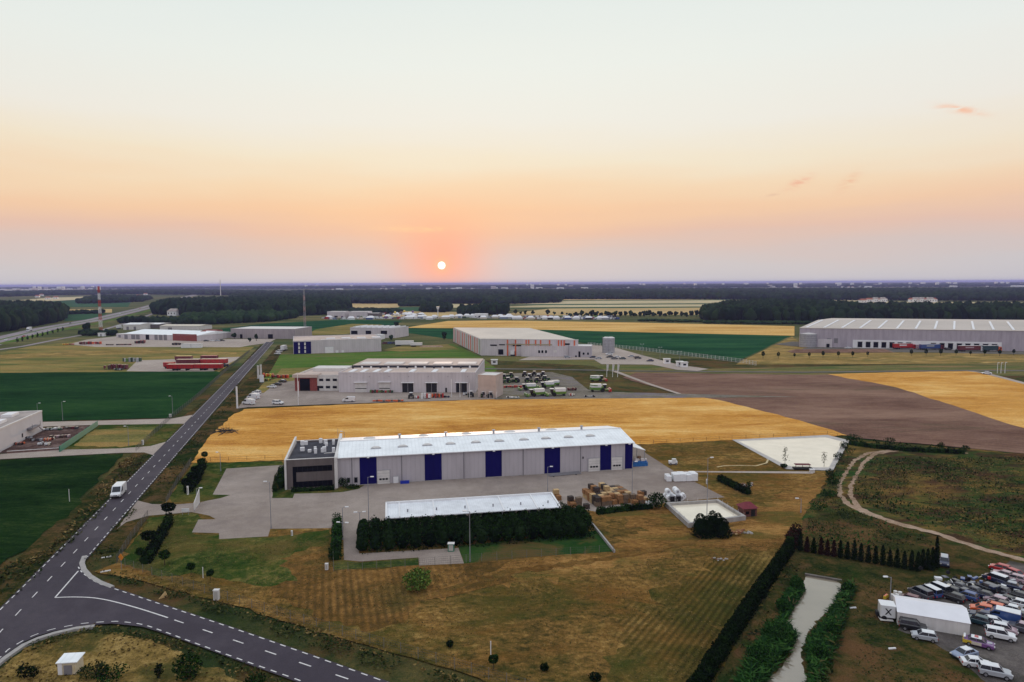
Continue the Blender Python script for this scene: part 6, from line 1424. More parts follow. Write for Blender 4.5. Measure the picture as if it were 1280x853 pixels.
# ---- small white depot
sC = top(470, 422.7, 411)
c_ = shed('white_depot', 'low white depot with saw edged roof and dark windows near the far green field', (437.9,421.5), (494,422.8), 26, sC, M_wallg2, M_offw, par=.4)
for x0, x1 in ((438.8,447),(457,464),(476,484)): c_.rect('window', M_dark, x0, 413.5, x1, 418, .1, frame=M_white)
for k in range(8): x = c_.L*(k+.1)/8; c_.part(MB().prism([(x,1),(x+4.5,1),(x+4.5,22),(x,22)], sC+.1, [sC+.4,sC+1.6,sC+1.6,sC+.4]), 'roof_light', M_white)
c2_ = shed('white_shed', 'small white shed joined before the white depot', (468,424.5), (477,424.6), 8, 4, M_white, M_offw)
c2_.rect('door', M_dark, 470,421,473,424.5,.1, floor=True)
van('white', 'white van right of the white depot', at(497,421.5), R(10), 6, 2.1, 2.4)
lorry('long white box trailer right of the grey hall', at(505.7,433), 0, 'white', 'white', 14, 3.0, cab_on=False, name='box_trailer', cat='trailer')
lorry('shorter white trailer beside the long white one', at(520.5,433.8), 0, 'white', 'white', 9, 1.9, cab_on=False, name='box_trailer', cat='trailer')
t_ = thing('sand_pile', 'flat pale sand coloured slab right of the white trailers', 'sand pile', at(539,434)); MB().frustum((-9,9,3),0,(-7,7,2),.9).build('heap', M_track, t_)
for i, (px, c) in enumerate(((481,'maroon'),(486,'blue'),(490.5,'navy'))): car('minivan', c, '%s people carrier left of the long white trailer' % c, at(px, 430.3), R(175), simple=True)
# ---- orange striped hall
pA, pB, pC = P(566.6,427.2), P(601.6,444.6), P(740,447.3)
oh = Bld('striped_hall', 'large grey hall with beige roof and thin orange stripes down its walls', (601.6,444.6), (722.7,446.2))
hO = top(601.6, 444.6, 424.4); dA = (pA-pB); ax, ay = dA.dot(oh.u), dA.dot(oh.n); LO = oh.L
q = [(0,0),(LO,0),(LO+ax,ay),(ax,ay)]
oh.part(MB().prism(q, 0, hO), 'wall', M_wallg2); oh.part(MB().prism([(.4,.3),(LO-.4,.3),(LO+ax-.4,ay-.3),(ax+.4,ay-.3)], hO+.01, [hO+.12,hO+.12,hO+.9,hO+.9]), 'roof', mat('beige_roof_mat', (.56,.50,.42), .8, .08, .05))
oh.part(MB().prism([(-.1,-.1),(LO+.1,-.1),(LO+.1,.25),(-.1,.25)], hO, hO+.5), 'parapet', M_offw)
M_or = mat('orange_stripe_mat', (.62,.13,.05), .6)
for i, x in enumerate((634.5,644.5,657.7,661,669.5,675.8,687,698.2,701.7,705.2,718)):
    u0, _ = oh.w(x, 430); oh.part(MB().box(u0-.45,-.22,0 if i < 2 else hO*.45,u0+.45,0,hO-.1), 'orange_stripe', M_or)
sd = Vector((ax, ay)).normalized(); sn = Vector((-sd.y, sd.x)); LS = math.hypot(ax, ay)
for k in range(14):
    a = sd*(LS*(k+.6)/14.3); w_ = .7 if k % 2 else 1.1; b2 = a+sd*w_*1.5; n2 = sn*.25
    oh.part(MB().prism([tuple(a),tuple(a+n2),tuple(b2+n2),tuple(b2)], .3, hO-.2), 'orange_stripe', M_or if k % 3 else mat('green_stripe_mat', (.32,.36,.26), .6))
for x0, x1, y0, y1 in ((613,621,431,432.6),(624,631,430.6,431.8),(623,629,437,443.5),(706,712,429.5,431.5),(641,651.5,430,433)): oh.rect('window', M_dark, x0,y0,x1,y1,.12, frame=M_seam)
oh.rect('canopy_band', mat('olive_band_mat', (.30,.26,.16), .7), 633,430.2,690,431.6,.4)
a1 = shed('striped_hall_annex', 'long low grey annex in front of the orange striped hall', (651.7,446), (711,446.5), 9, top(660,446,433), M_wallg2, M_offw, par=.3)
for x in (674,678,682.5): a1.rect('window', M_dark, x-1.3,438,x+1.3,441.5,.1, frame=M_white)
a1.rect('window', M_offw, 692,438,696,441,.1)
a2 = shed('striped_hall_annex', 'right hand grey annex with door and two dark windows by the parking', (711.3,447), (739.6,447.3), 14, top(720,447,433.3), M_wallg, M_offw, par=.3)
for x in (729.5,735): a2.rect('window', M_dark, x-1.3,440.8,x+1.3,443.6,.1, frame=M_white)
a2.rect('door', M_dark, 723,439.5,725.5,446.8,.1, floor=True); a2.rect('door', M_dark, 719,444.5,721,446.8,.1, floor=True)
lorry('white lorry docked at the orange striped hall', at(641,445.2), R(80), 'white', 'white', 5, 2.2)
# silos
for px, l, r_ in ((757.8,'left pale grey silo tower by the car park',2.4),(763.4,'right pale grey silo tower by the car park',2.7)):
    t_ = thing('silo', l, 'silo', at(px, 441.5)); hs = top(px, 441.5, 423); MB().cyl(0,0,0,hs,r_,r_,18).build('tank', M_metal, t_); MB().cyl(0,0,hs,hs+.7,r_,r_*.5,18).build('cap', M_offw, t_)
    MB().tube((-r_-.2,0,0),(-r_-.2,0,hs+.8),.15).build('ladder', M_seam, t_)
    for k in range(1, 5): MB().cyl(0,0,hs*k/5,hs*k/5+.12,r_+.05,r_+.05,18).build('band', M_seam, t_)
for px, py, k, c, l in ((741,448.2,'sedan','navy','dark blue saloon leftmost in the silo car park'),(748,449.5,'sedan','silver','silver saloon second from left in the silo car park'),(762,447.8,'sedan','black','black saloon right below the silos'),(761.5,444.5,'minivan','white','white people carrier at the foot of the silos'),
      (768,449.8,'sedan','grey','grey saloon in the middle of the silo car park'),(772,448.2,'hatch','white','white hatchback behind the grey saloon in the silo car park'),(778,449.8,'sedan','teal','teal saloon in the middle of the silo car park'),(789,447,'sedan','silver','silver saloon at the rear of the silo car park'),(797,449.3,'suv','black','black suv in the right part of the silo car park'),(812.5,452.5,'sedan','navy','dark saloon alone at the right end of the silo car park'),(709,446.9+1.2,'hatch','silver','silver hatchback before the annex corner')):
    car(k, c, l, at(px, py), R(random.choice((5,175,185))), 'cars by the silos')
for i, (px, py) in enumerate(((758.5,471.5),(765.7,471.5),(772,471.5))):
    t_ = thing('flagpole', ['left','middle','right'][i]+' flagpole with furled pale flag before the silo car park', 'flagpole', at(px, py)); hh = top(px, py, 455)
    MB().tube((0,0,0),(0,0,hh),.14,.09).build('pole', M_white, t_); MB().add([(0,.02,hh-.2),(1.0,.05,hh-.4),(.7,.3,hh-3.2),(.1,.1,hh-4),(0,.10,hh-.2),(1.0,.13,hh-.4),(.7,.38,hh-3.2),(.1,.18,hh-4)], [(0,1,2,3),(7,6,5,4),(0,4,5,1),(1,5,6,2),(2,6,7,3),(3,7,4,0)]).build('flag', M_offw, t_)
for px, py, py2, l in ((833.5,455,448,'small white gatehouse at the car park exit road'),(855,459.5,455,'second small white hut by the exit road'),(849.5,458.5,452.5,'white box hut left of the second hut'),(618,455.5,453.4,'little white box on the grass before the striped hall')):
    t_ = thing('gatehouse', l, 'hut', at(px, py)); MB().cbox(0,0,1.3,3.6,3,2.6).build('wall', M_white, t_); MB().cbox(0,0,2.75,4.2,3.6,.25).build('roof', M_offw, t_); MB().cbox(0,-1.52,1.5,1.6,.08,.9).build('window', M_dark, t_)
fence('post_fence', 'long pale concrete post fence along the lower edge of the far green field', [(735,432),(800,438.2),(870,446.6),(925,453.5),(945,457)], 2.4, 3.2, M_offw, 3, .12, M_offw, .035)
for px, py, py2, l in ((802.5,447,431,'left white lamp mast at the green field fence'),(825,452,435,'middle white lamp mast at the green field fence'),(849.5,458,440,'right white lamp mast at the green field fence')):
    t_ = make_lamp(top(px, py, py2), 2, 'box'); t_['label'] = l; t_.location = at(px, py)
# ---- big warehouse right
rw = Bld('distribution_warehouse', 'vast grey distribution warehouse with ribbed beige roof on the right', (999,434.0), (1420,442.5)); hR = top(999,434.0,410.5) ; LR = rw.L; DR = 150
M_wallr = ridged('lavender_panel_mat', (.40,.36,.40), 3, depth=.1)
SH = .30
def sq(x0, y0, x1, y1): return [(x0+SH*y0,y0),(x1+SH*y0,y0),(x1+SH*y1,y1),(x0+SH*y1,y1)]
rw.part(MB().prism(sq(0,0,LR,DR), 0, hR), 'wall', M_wallr)
M_roofr = mat('beige_sheet_roof_mat', (.50,.44,.38), .8, .08, .03)
rf = MB().prism(sq(-.3,-.3,LR+.3,DR/2), [hR,hR,hR+1.0,hR+1.0], [hR+.25,hR+.25,hR+2.3,hR+2.3]).prism(sq(-.3,DR/2,LR+.3,DR), [hR+1.0,hR+1.0,hR,hR], [hR+2.3,hR+2.3,hR+.25,hR+.25])
rw.roof = rw.part(rf, 'roof', M_roofr)
for k in range(21):
    x = 4+k*11.9
    if x < LR: rw.part(MB().prism(sq(x-.7,3,x+.7,DR/2-2), [hR+.2]*2+[hR+2.1]*2, [hR+.75,hR+.75,hR+2.7,hR+2.7]), 'skylight', M_white)
u0, z0 = rw.w(1066,426); rw.part(MB().box(u0,-.25,0,rw.w(1252,430)[0],0,6.0), 'dock_band', M_white)
for x in (1074.8,1085,1094.7,1104.7,1114.8,1125,1135.6,1166.6,1177.4,1188,1199,1209.7,1220.6,1231.8,1243): ud = rw.w(x, 430)[0]; od = rw.part(MB().box(ud-1.5,-.4,.8,ud+1.5,.0,4.6), 'dock_door', M_dark); MB().box(ud-1.7,-.6,4.6,ud+1.7,0,4.9).build('frame', M_seam, od)
for x in (1045,1036,1003): rw.rect('vent', M_seam, x-2.4,423,x+2.4,429,.15)
t_ = thing('water_tank', 'round pale steel water tank in front of the left end of the distribution warehouse', 'tank', at(1009.8,434)); hs = top(1009,434,417.8); MB().cyl(0,0,0,hs,5.9,5.9,28).build('tank', M_metal, t_); MB().cyl(0,0,hs,hs+1.2,6.0,.6,28).build('roof', M_offw, t_)
for k in range(1, 6): MB().cyl(0,0,hs*k/6,hs*k/6+.15,5.95,5.95,28).build('band', M_seam, t_)
rb = shed('pump_house', 'small grey pump house right of the round water tank', (1022,434.5), (1040,435), 6, 6, M_wallg2, M_offw); rb.rect('door', M_dark, 1033,430,1037,434.5,.1, floor=True)
t_ = thing('earth_bank', 'low brown earth bank before the water tank', 'earth bank', at(1050,440.5)); MB().frustum((-34,34,5),0,(-30,30,1.5),1.8).build('heap', M_plough, t_)
for px, py, cab, box, L, tx, l in ((1128,437,'red','red',13,'white','red lorry with white lettering band at the loading docks'),(1162,438,'maroon','blue',13.5,'silver','deep blue lorry at the loading docks'),(1211,440,'white','maroon',14.5,'pink','maroon trailer with white cab at the loading docks'),(1237,440,'orange','teal',10,None,'dark teal lorry with orange cab at the loading docks')):
    lorry(l, at(px, py), R(2), cab, box, L, 2.8, 'lorries at the loading docks', text=tx)
van('pink', 'faded mauve box van between the red and the deep blue lorry', at(1150,437), R(10), 6.5, 2.2, 3.2); car('suv','black','black suv beside the deep blue lorry', at(1185,438.3), R(5)); car('sedan','white','white saloon at the left end of the loading docks', at(1060,436.5), R(5))
car('sedan','white','white car driving on the pale field road by the ripe field', at(1233,468.5), R(160))
for i, (px, py, py2) in enumerate(((1246.5,467,454),(1251,467,454),(1256,467,453.5))):
    t_ = thing('flagpole', ['left','middle','right'][i]+' white pole of the trio by the field road on the right', 'flagpole', at(px, py)); hh = top(px, py, py2); MB().tube((0,0,0),(0,0,hh),.16,.1).build('pole', M_white, t_); MB().cbox(.4,0,hh,.9,.2,.25).build('cap', M_white, t_)
st = thing('street_tree', None, 'tree', group='row of small trees before the distribution warehouse')
np_mesh('crown', leaf_arrays(ell_pts(150, (0,0,2.9), (1.0,1.0,1.5)), .6), 4, M_leaf, st); MB().tube((0,0,0),(0,0,2.2),.12,.08).build('trunk', M_trunk, st)
for i, (px, py, s_) in enumerate([(953.8,448.5,1.05),(972.9,448.5,.95),(993,448,.7),(1011.5,448,.85),(1028.7,447.6,1.0),(1047.8,447.3,.9),(1065.7,447.3,.9),(1084.6,446.6,.8),(1139,445.5,1.0),(1157.5,445.5,1.0),(1175.8,445.5,1.05),(1195,445,.95),(1213,445,.7),(1230.8,445,.9),(1249.5,445.5,1.0),(1267,444.3,.9)]):
    place(st, USED, at(px, py), random.random()*6, '%s small dark tree from the left in the row before the distribution warehouse' % ordw(i), None, s_)
# ---- left: white building at the frame edge
a_, b_ = P(-80,606), P(54,538.8); hL = top(54,538.8,513)
lb = Bld('white_building', 'white walled building with light roof cut by the left edge', a_, b_, world=True); LL = lb.L
lb.part(MB().box(0,0,0,LL,26,hL-.5), 'wall', mat('white_render_mat', (.56,.54,.54), .8, .05, .2)); 
lb.part(MB().box(0,-.1,hL-.5,LL,.35,hL).box(LL-.35,.35,hL-.5,LL+.05,26,hL).box(0,25.65,hL-.5,LL-.35,26,hL), 'parapet', M_offw); lb.part(MB().box(.3,.4,hL-.48,LL-.4,25.6,hL-.40), 'roof', M_roofg)
for x, y, w_, d_, m_ in ((LL-9,5,5,3,M_white),(LL-14,14,6,4,M_offw),(LL-20,3.5,4,3,M_white),(LL-6,17,3,3,M_redbrick)): lb.part(MB().box(x,y,hL-.42,x+w_,y+d_,hL+.5), 'roof_unit', m_)
o = lb.part(MB().box(LL-12,-1.6,hL*.40,LL-6,0,hL*.48).box(LL-12,-1.65,hL*.48,LL-11.9,-1.55,hL*.65).box(LL-6.1,-1.65,hL*.48,LL-6,-1.55,hL*.65), 'stair_landing', M_seam)
lb.part(MB().tube((LL-6,-.8,hL*.42),(LL-1.5,-.8,.2),.15), 'stair', M_seam); lb.rect('window', M_dark, 27,542,28.5,547,.06)
# debris yard contents
for i, (px, py, w_, c_, l) in enumerate([(66,538.5,6,['white','silver','dgreen'],'row of pale boxes at the back of the debris yard'),(45,552,4,['brown','grey','silver'],'grey heap near the white wall in the debris yard'),(62,551,2.4,['orange','cream'],'orange and cream bags in the middle of the debris yard'),
     (24,557,2.6,['brown','orange'],'brown orange drums against the white wall'),(51,557,1.2,['white'],'small white drum at the front of the debris yard'),(60,557.5,1.4,['white','cream'],'white sack pair at the front of the debris yard'),(85,537,7,['brown','maroon','grey'],'long dark timber stack by the green fence'),(75,548,6,['brown','maroon','pink'],'brown rubble strip along the green fence'),(35,549,3,['grey','silver'],'grey machine parts against the white wall')]):
    implement('yard_material', l, px, py, w_, 2.0, 1.0, c_, .1, 6, 'material')
t_ = thing('low_wall', 'low brown red brick wall at the front of the debris yard', 'wall', at(9,567.5), ang((9,567.5),(76,563))); L_ = (P(76,563)-P(9,567.5)).length; MB().box(0,-.15,0,L_,.15,.7).build('wall', mat('brick_wall_mat', (.20,.12,.10), .85, .3, 1.5), t_); MB().box(0,-.2,.7,L_,.2,.78).build('coping', M_offw, t_)
# ---- left depot with red front
hD = top(216,425.3,418.4)
ld_ = shed('depot_hall', 'long hall with bright white roof and red clad right half on the far left', (154.6,424), (246,427), 44, hD, M_wallg2, M_roofw, rise=2.6)
ld_.rect('red_front', M_redbrick, 216,417.8,245.8,427,.2, floor=True)
for x0, x1 in ((155.5,159.5),(164,169),(170,174.5),(182,186.3),(193,197),(198.5,203),(204.5,208.5)): ld_.rect('door', M_seam if x0 != 182 else M_dark, x0,418.6,x1,425.3,.1, floor=True)
le = shed('depot_entrance', 'red clad entrance wing at the right end of the white roofed depot', (251,424.5), (265,424.5), 20, top(258,424.5,414.5), M_redbrick, M_redbrick, rise=1); le.rect('door', M_dark, 254,418,257,424.5,.1, floor=True); le.rect('door', M_dark, 259,418,261,424.5,.1, floor=True)
l2 = shed('rear_shed', 'white shed behind the white roofed depot, left one', (154,412.5), (175,412.5), 26, top(160,412.5,405.8), M_offw, M_white, rise=1.2); l2.rect('door', M_seam, 158,408.5,161,412.5,.1, floor=True); l2.rect('door', M_seam, 167,408.5,170,412.5,.1, floor=True)
l3 = shed('rear_shed', 'dark walled shed with white roof behind the depot', (173.5,411), (199,411), 24, top(180,411,405.5), M_cladg, M_white, rise=1.0); l3.rect('door', M_dark, 180,407,185,411,.1, floor=True)
l4 = shed('rear_shed', 'long cream roofed shed behind the right part of the depot', (200,412.5), (250,412.8), 22, top(225,412.5,407.6), M_offw, mat('cream_roof_mat', (.55,.50,.40), .8, .08, .1), rise=1.2); l4.rect('door', M_seam, 210,409.5,215,412.6,.1, floor=True)
l5 = shed('side_shed', 'low grey lean-to at the left end of the white roofed depot', (145.5,422), (154,422.5), 18, 3.4, M_wallg2, M_offw); l5.rect('door', M_seam, 148,419,151,422,.1, floor=True)
lorry('white lorry with green stripe at the left end of the rear sheds', at(148.5,411.5), R(90), 'white', 'white', 6, 3.0)
t_ = thing('container_block', 'two white containers side by side before the red clad depot', 'container', at(240,435)); MB().cbox(0,0,1.5,15,3,3).build('body', M_white, t_); MB().box(-.1,-1.53,.1,.1,-1.5,2.9).build('seam', M_seam, t_); MB().cbox(0,0,3.03,15.2,3.2,.1).build('roof', M_offw, t_)
for px, py, w_, c_, l in ((221,431.8,7,['black','brown'],'dark machine before the red clad depot wall'),(231,432.5,4,['black','grey'],'small dark machine left of the white containers')): implement('farm_machine', l, px, py, w_, 2.2, 2.6, c_, 0, 5, 'machine')
for px, py, k, c in ((258,427.2,'sedan','black'),(266,427,'sedan','white'),(272,427,'sedan','silver'),(278,426.8,'hatch','black')): car(k, c, '%s car in the short line right of the red entrance wing' % c, at(px, py), R(5), 'cars by the red depot')
hG = top(330,423.6,411.6)
gh = shed('brown_grey_hall', 'plain mauve grey hall with pale flat roof left of the tall mast', (288.7,423.3), (368.5,424), 34, hG, ridged('mauve_wall_mat', (.34,.30,.31), 2, depth=.1), M_offw, par=.3); gh.rect('door', M_dark, 300,418,303,423.5,.1, floor=True); gh.rect('door', M_dark, 335,418,341,423.6,.1, floor=True)
# masts
def mast(name, label, px, py, py2, w0, w1, cols, n, r_=.12, cage=None, ms=1):
    hh = top(px, py, py2); t = thing(name, label, 'mast', at(px, py))
    for k in range(n):
        z0, z1 = hh*k/n, hh*(k+1)/n; a, b2 = w0+(w1-w0)*k/n, w0+(w1-w0)*(k+1)/n; mb = MB()
        C4 = lambda w_, z: [(-w_,-w_,z),(w_,-w_,z),(w_,w_,z),(-w_,w_,z)]
        p, q2 = C4(a, z0), C4(b2, z1)
        for i in range(4): mb.tube(p[i], q2[i], r_, n=4); mb.tube(p[i], q2[(i+1) % 4], r_*.6, n=4); mb.tube(p[(i+1) % 4], q2[i], r_*.6, n=4); mb.tube(q2[i], q2[(i+1) % 4], r_*.6, n=4)
        mb.build('lattice', cols[k % 2], t)
    if cage:
        for k in range(6): a = k*1.05; MB().cbox(w1*2.6*math.cos(a), w1*2.6*math.sin(a), hh*.96, .5,.5,hh*.07).build('antenna', cols[0] if k % 2 else M_white, t)
        MB().cyl(0,0,hh*.91,hh*.915,w1*3,w1*3,12).build('platform', cols[0], t)
    return t
M_mr = mat('mast_red_mat', (.45,.05,.03), .7); 
mast('radio_mast', 'red and white banded radio mast beside the highway', 126.5, 418, 358, 1.15, .6, [M_mr, M_white], 7, .11, True)
t_ = thing('mast_cabin', 'white equipment cabin at the foot of the red and white mast', 'cabin', at(127.5,420.5)); MB().cbox(0,0,1.5,6,3,3).build('wall', M_white, t_); MB().cbox(0,0,3.1,6.4,3.4,.2).build('roof', M_offw, t_); MB().box(-.6,-1.55,0,.6,-1.5,2.1).build('door', M_seam, t_)
mast('lattice_mast', 'thin grey lattice mast behind the grey halls', 381.5, 417, 362.5, .9, .5, [mat('mast_pink_mat', (.42,.28,.27), .7), M_pole], 8, .10)
t_ = thing('water_tower', 'slim white water tower with round head beyond the fair', 'tower', at(547.5,398)); hh = top(547.5,398,383.5); MB().cyl(0,0,0,hh*.78,.5,.45,8).build('column', M_white, t_); MB().cyl(0,0,hh*.76,hh,1.3,2.3,12).build('tank', M_white, t_)
for px, py, py2, l in ((276,371.5,350.5,'slim white industrial chimney far beyond the forest'),(237.5,393,382,'pale pole in front of the far pine wood'),):
    t_ = thing('chimney', l, 'chimney', at(px, py)); hh = top(px, py, py2); MB().cyl(0,0,0,hh,1.6 if 'chim' in l else .4,1.2 if 'chim' in l else .3,10).build('shaft', M_offw, t_); MB().cyl(0,0,hh,hh+1,1.4,1.2,10).build('cap', M_mr, t_)
# highway traffic
hwd = ang((60,411),(0,426))
lorry('white box lorry driving on the highway at the far left', at(37,414.5), hwd, 'white', 'white', 10, 3.2)
for px, py, c in ((30,421.5,'red'),(45,416.5,'silver'),(8,425.8,'white'),(88,404.8,'black'),(150,392.6,'white'),(175,386.2,'red')): car('sedan', c, ('red car on the highway at the left edge' if px == 30 else '%s car on the highway' % c) if c != 'white' else ('white car on the highway nearest the left edge' if px < 50 else 'white car on the highway beyond the mast'), at(px, py), hwd, simple=True, name='car')
for i in range(10):
    x = 6+i*6.3; t_ = shrub('roadside_tree', '%s sapling from the left in the row beside the highway' % ordw(i), x+16, 428.5-i*1.62, .9, 4.2, M_leaf, 50, 'tree', 'saplings beside the highway', .9)

# ================================================================== TREES AND WOODS FAR OFF
def ico(sub):
    t = (1+5**.5)/2; v = [(-1,t,0),(1,t,0),(-1,-t,0),(1,-t,0),(0,-1,t),(0,1,t),(0,-1,-t),(0,1,-t),(t,0,-1),(t,0,1),(-t,0,-1),(-t,0,1)]
    f = [(0,11,5),(0,5,1),(0,1,7),(0,7,10),(0,10,11),(1,5,9),(5,11,4),(11,10,2),(10,7,6),(7,1,8),(3,9,4),(3,4,2),(3,2,6),(3,6,8),(3,8,9),(4,9,5),(2,4,11),(6,2,10),(8,6,7),(9,8,1)]
    v = [tuple(np.array(p)/np.linalg.norm(p)) for p in v]
    for _ in range(sub):
        c = {}; nf = []
        def mid(a, b):
            k = (min(a,b), max(a,b))
            if k not in c: p = (np.array(v[a])+np.array(v[b]))/2; v.append(tuple(p/np.linalg.norm(p))); c[k] = len(v)-1
            return c[k]
        for a, b, d in f: x, y, z = mid(a,b), mid(b,d), mid(d,a); nf += [(a,x,z),(b,y,x),(d,z,y),(x,y,z)]
        f = nf
    return np.array(v), np.array(f)
ICO = [ico(0), ico(1), ico(2)]
def blobs(name, pos, r, h, m, sub=0, parent=None):
    """pos (n,2): one lumpy crown each"""
    V, Fc = ICO[sub]; n = len(pos); nv = len(V)
    rr = r*RNG.uniform(.75, 1.3, (n,1,1)); hh = h*RNG.uniform(.78, 1.15, (n,1))
    jit = 1+RNG.normal(0, .16, (n,nv,1)); v = V[None]*jit
    x = pos[:,0][:,None]+v[:,:,0]*rr[:,:,0]; y = pos[:,1][:,None]+v[:,:,1]*rr[:,:,0]; z = hh*.52+v[:,:,2]*hh*.50
    co = np.stack([x,y,z],2).reshape(-1,3); fa = (Fc[None]+(np.arange(n)*nv)[:,None,None]).reshape(-1,3)
    me = bpy.data.meshes.new(name); me.vertices.add(len(co)); me.vertices.foreach_set('co', co.astype(np.float32).ravel())
    me.loops.add(fa.size); me.loops.foreach_set('vertex_index', fa.astype(np.int32).ravel()); me.polygons.add(len(fa)); me.polygons.foreach_set('loop_start', np.arange(0, fa.size, 3, dtype=np.int32)); me.update(calc_edges=True)
    me.materials.append(m); o = bpy.data.objects.new(name, me); COL.objects.link(o)
    if parent: o.parent = parent
    return o
def wood(name, label, px, h, m=None, spacing=9.0, r=None, sub=0, vary=True, grow=.0065, keep=1.0):
    pts = [tuple(P(*p)[:2]) for p in px]; ys_ = [p[1] for p in pts]; xs_ = [p[0] for p in pts]; out = []
    y = min(ys_); ymax = max(ys_)
    while y < ymax:
        s = max(spacing, y*grow); n = max(1, int((max(xs_)-min(xs_))/s)); x = min(xs_)+(np.arange(n)+RNG.uniform(-.4,.4,n))*s; yy = y+RNG.uniform(-.4,.4,n)*s
        lim = abs(y)*.85; k = np.abs(x) < lim+100
        for a, b2 in zip(x[k], yy[k]):
            if random.random() < keep and inpoly(a, b2, pts): out.append((a, b2, s))
        y += s
    a = np.array(out); big = a[:,2].mean()
    pos = a[:,:2]; k = RNG.random(len(a)) < .8
    rad = (a[:,2]*.72)[:,None,None]
    t = thing(name, label, 'wood', (0,0,0)); del t['category']; bpy.data.objects.remove(t)
    V, Fc = ICO[sub]; n = len(pos); nv = len(V)
    rr = rad*RNG.uniform(.8, 1.25, (n,1,1)); hh = h*RNG.uniform(.72, 1.18, (n,1))
    jit = 1+RNG.normal(0, .17, (n,nv,1)); v = V[None]*jit
    x = pos[:,0][:,None]+v[:,:,0]*rr[:,:,0]; y_ = pos[:,1][:,None]+v[:,:,1]*rr[:,:,0]; z = hh*.5+v[:,:,2]*hh*.52
    co = np.stack([x,y_,np.maximum(z,-.5)],2).reshape(-1,3); fa = (Fc[None]+(np.arange(n)*nv)[:,None,None]).reshape(-1,3)
    me = bpy.data.meshes.new(name); me.vertices.add(len(co)); me.vertices.foreach_set('co', co.astype(np.float32).ravel())
    me.loops.add(fa.size); me.loops.foreach_set('vertex_index', fa.astype(np.int32).ravel()); me.polygons.add(len(fa)); me.polygons.foreach_set('loop_start', np.arange(0, fa.size, 3, dtype=np.int32)); me.update(calc_edges=True)
    me.materials.append(m or M_for); o = bpy.data.objects.new(name, me); COL.objects.link(o)
    return tag(o, label, 'wood', None, 'stuff')
wood('left_forest', 'dense dark green wood left of the highway', [(-300,440),(-60,424),(0,416.5),(40,409),(76,402.5),(83,397),(78,390.5),(30,388),(-120,388),(-300,392)], 17, spacing=6.5, sub=1)
wood('pine_forest', 'dark pine wood behind the depot and the tall mast', [(192,393.5),(260,396),(330,397),(400,394),(440,390),(432,383.5),(400,380.5),(330,380),(240,381),(200,386)], 17, spacing=8, sub=1)
wood('forest_edge', 'lighter green broadleaf edge in front of the pine wood', [(226,405),(262,406),(330,403),(362,400),(372,397),(330,396),(262,398.5),(230,401)], 10, M_for2, spacing=6, sub=1)
wood('great_forest', 'great dark forest across the middle distance', [(286,374.5),(330,376),(345,378.5),(400,379.8),(490,380),(560,379.8),(640,380.4),(698,378.6),(702,374.5),(860,374.4),(1080,375.8),(1300,376.5),(1700,377),(1700,364.5),(1300,364.2),(1060,364.2),(800,364.5),(700,365),(500,365.5),(400,367),(330,367.5)], 16.5, spacing=12, grow=.006)
wood('right_forest', 'dark green forest behind the distribution warehouse', [(876,400),(900,402.5),(1000,403),(1100,402.5),(1320,402),(1500,403),(1500,392),(1300,391.5),(1080,391),(1040,387),(1010,384.5),(950,384.5),(905,388),(885,394)], 15, spacing=7, sub=1)
wood('far_forest_left', 'bluish forest belt on the far left horizon', [(-300,376),(0,371.5),(60,369.5),(160,368),(250,369),(330,370),(330,366),(200,363.5),(0,366.5),(-300,369)], 15, spacing=20, grow=.006)
wood('mid_wood_left', 'small wood beyond the highway by the mast', [(97,380),(128,379.5),(175,378),(190,374.5),(150,372.8),(110,375)], 13, spacing=9)
wood('horizon_trees', 'hazy tree belts along the horizon', [(-400,366),(0,361.8),(640,361),(1280,358.6),(1800,356.5),(1800,352.3),(1280,354.2),(640,357.6),(0,361),(-400,363)], 19, spacing=40, grow=.006, keep=.30)
for i, (px, l) in enumerate([([(640,0)],'')][:0]): pass
def far_tree(px, py, py2, wpx, label, m=None, group=None, sub=2):
    p = at(px, py); hh = top(px, py, py2); r_ = wpx*p.y/F/2; t = thing('broadleaf_tree', label, 'tree', p, 0, group)
    V, Fc = ICO[1]; pts = ell_pts(14, (0,0,hh*.58), (r_*.7,r_*.7,hh*.32), .2)
    mb = MB()
    for q in pts: mb.ball(tuple(q), (r_*.42,r_*.42,hh*.2), 6, 4, .25)
    mb.build('crown', m or M_for, t); MB().tube((0,0,0),(0,0,hh*.5),max(.25,hh*.02),.15).build('trunk', M_trunk, t); return t
fair = 'trees in the line behind the fair'
i = 0
for px, py, py2, w_, m in [(644.5,393.5,387.3,5,0),(651,393.5,389.5,4,0),(657,393.5,388.5,5,0),(665.5,394,388.3,6,0),(684.8,394,387,6,0),(693,394,389.5,5,1),(702.5,394,389.5,5,0),(708.5,394,391,3,1)]:
    far_tree(px, py, py2, w_, '%s single tree from the left in the line behind the fair' % ordw(i), M_for2 if m else M_for, fair); i += 1
i = 0; x = 713.5
while x < 880:
    far_tree(x, 396.3+random.uniform(-.3,.3), random.uniform(387.5,391.5), random.uniform(6,9), '%s tree from the left in the closed hedgerow behind the fair' % ordw(i), random.choice((M_for, M_for, M_for2)), 'hedgerow behind the fair'); x += random.uniform(5,7.5); i += 1
wood('copse', 'dark copse left of centre behind the fair', [(600,393.5),(636,394),(640,391),(600,390)], 15, spacing=7, sub=1)
wood('copse', 'dark copse behind the middle of the fair', [(572,394),(601,395),(601,390.5),(576,391)], 12, spacing=7, sub=1)
wood('copse', 'small copse in front of the great forest', [(527,390.5),(563,391),(563,386.5),(532,386.5)], 13, spacing=8, sub=1)
wood('copse', 'low copse before the great forest by the stubble field', [(498,383.2),(530,383.2),(530,380.8),(502,380.8)], 12, spacing=9)
wood('copse', 'line of bushes above the small wheat field', [(405,394),(500,392),(500,389.5),(440,388.5),(410,390)], 6, spacing=6, sub=1)
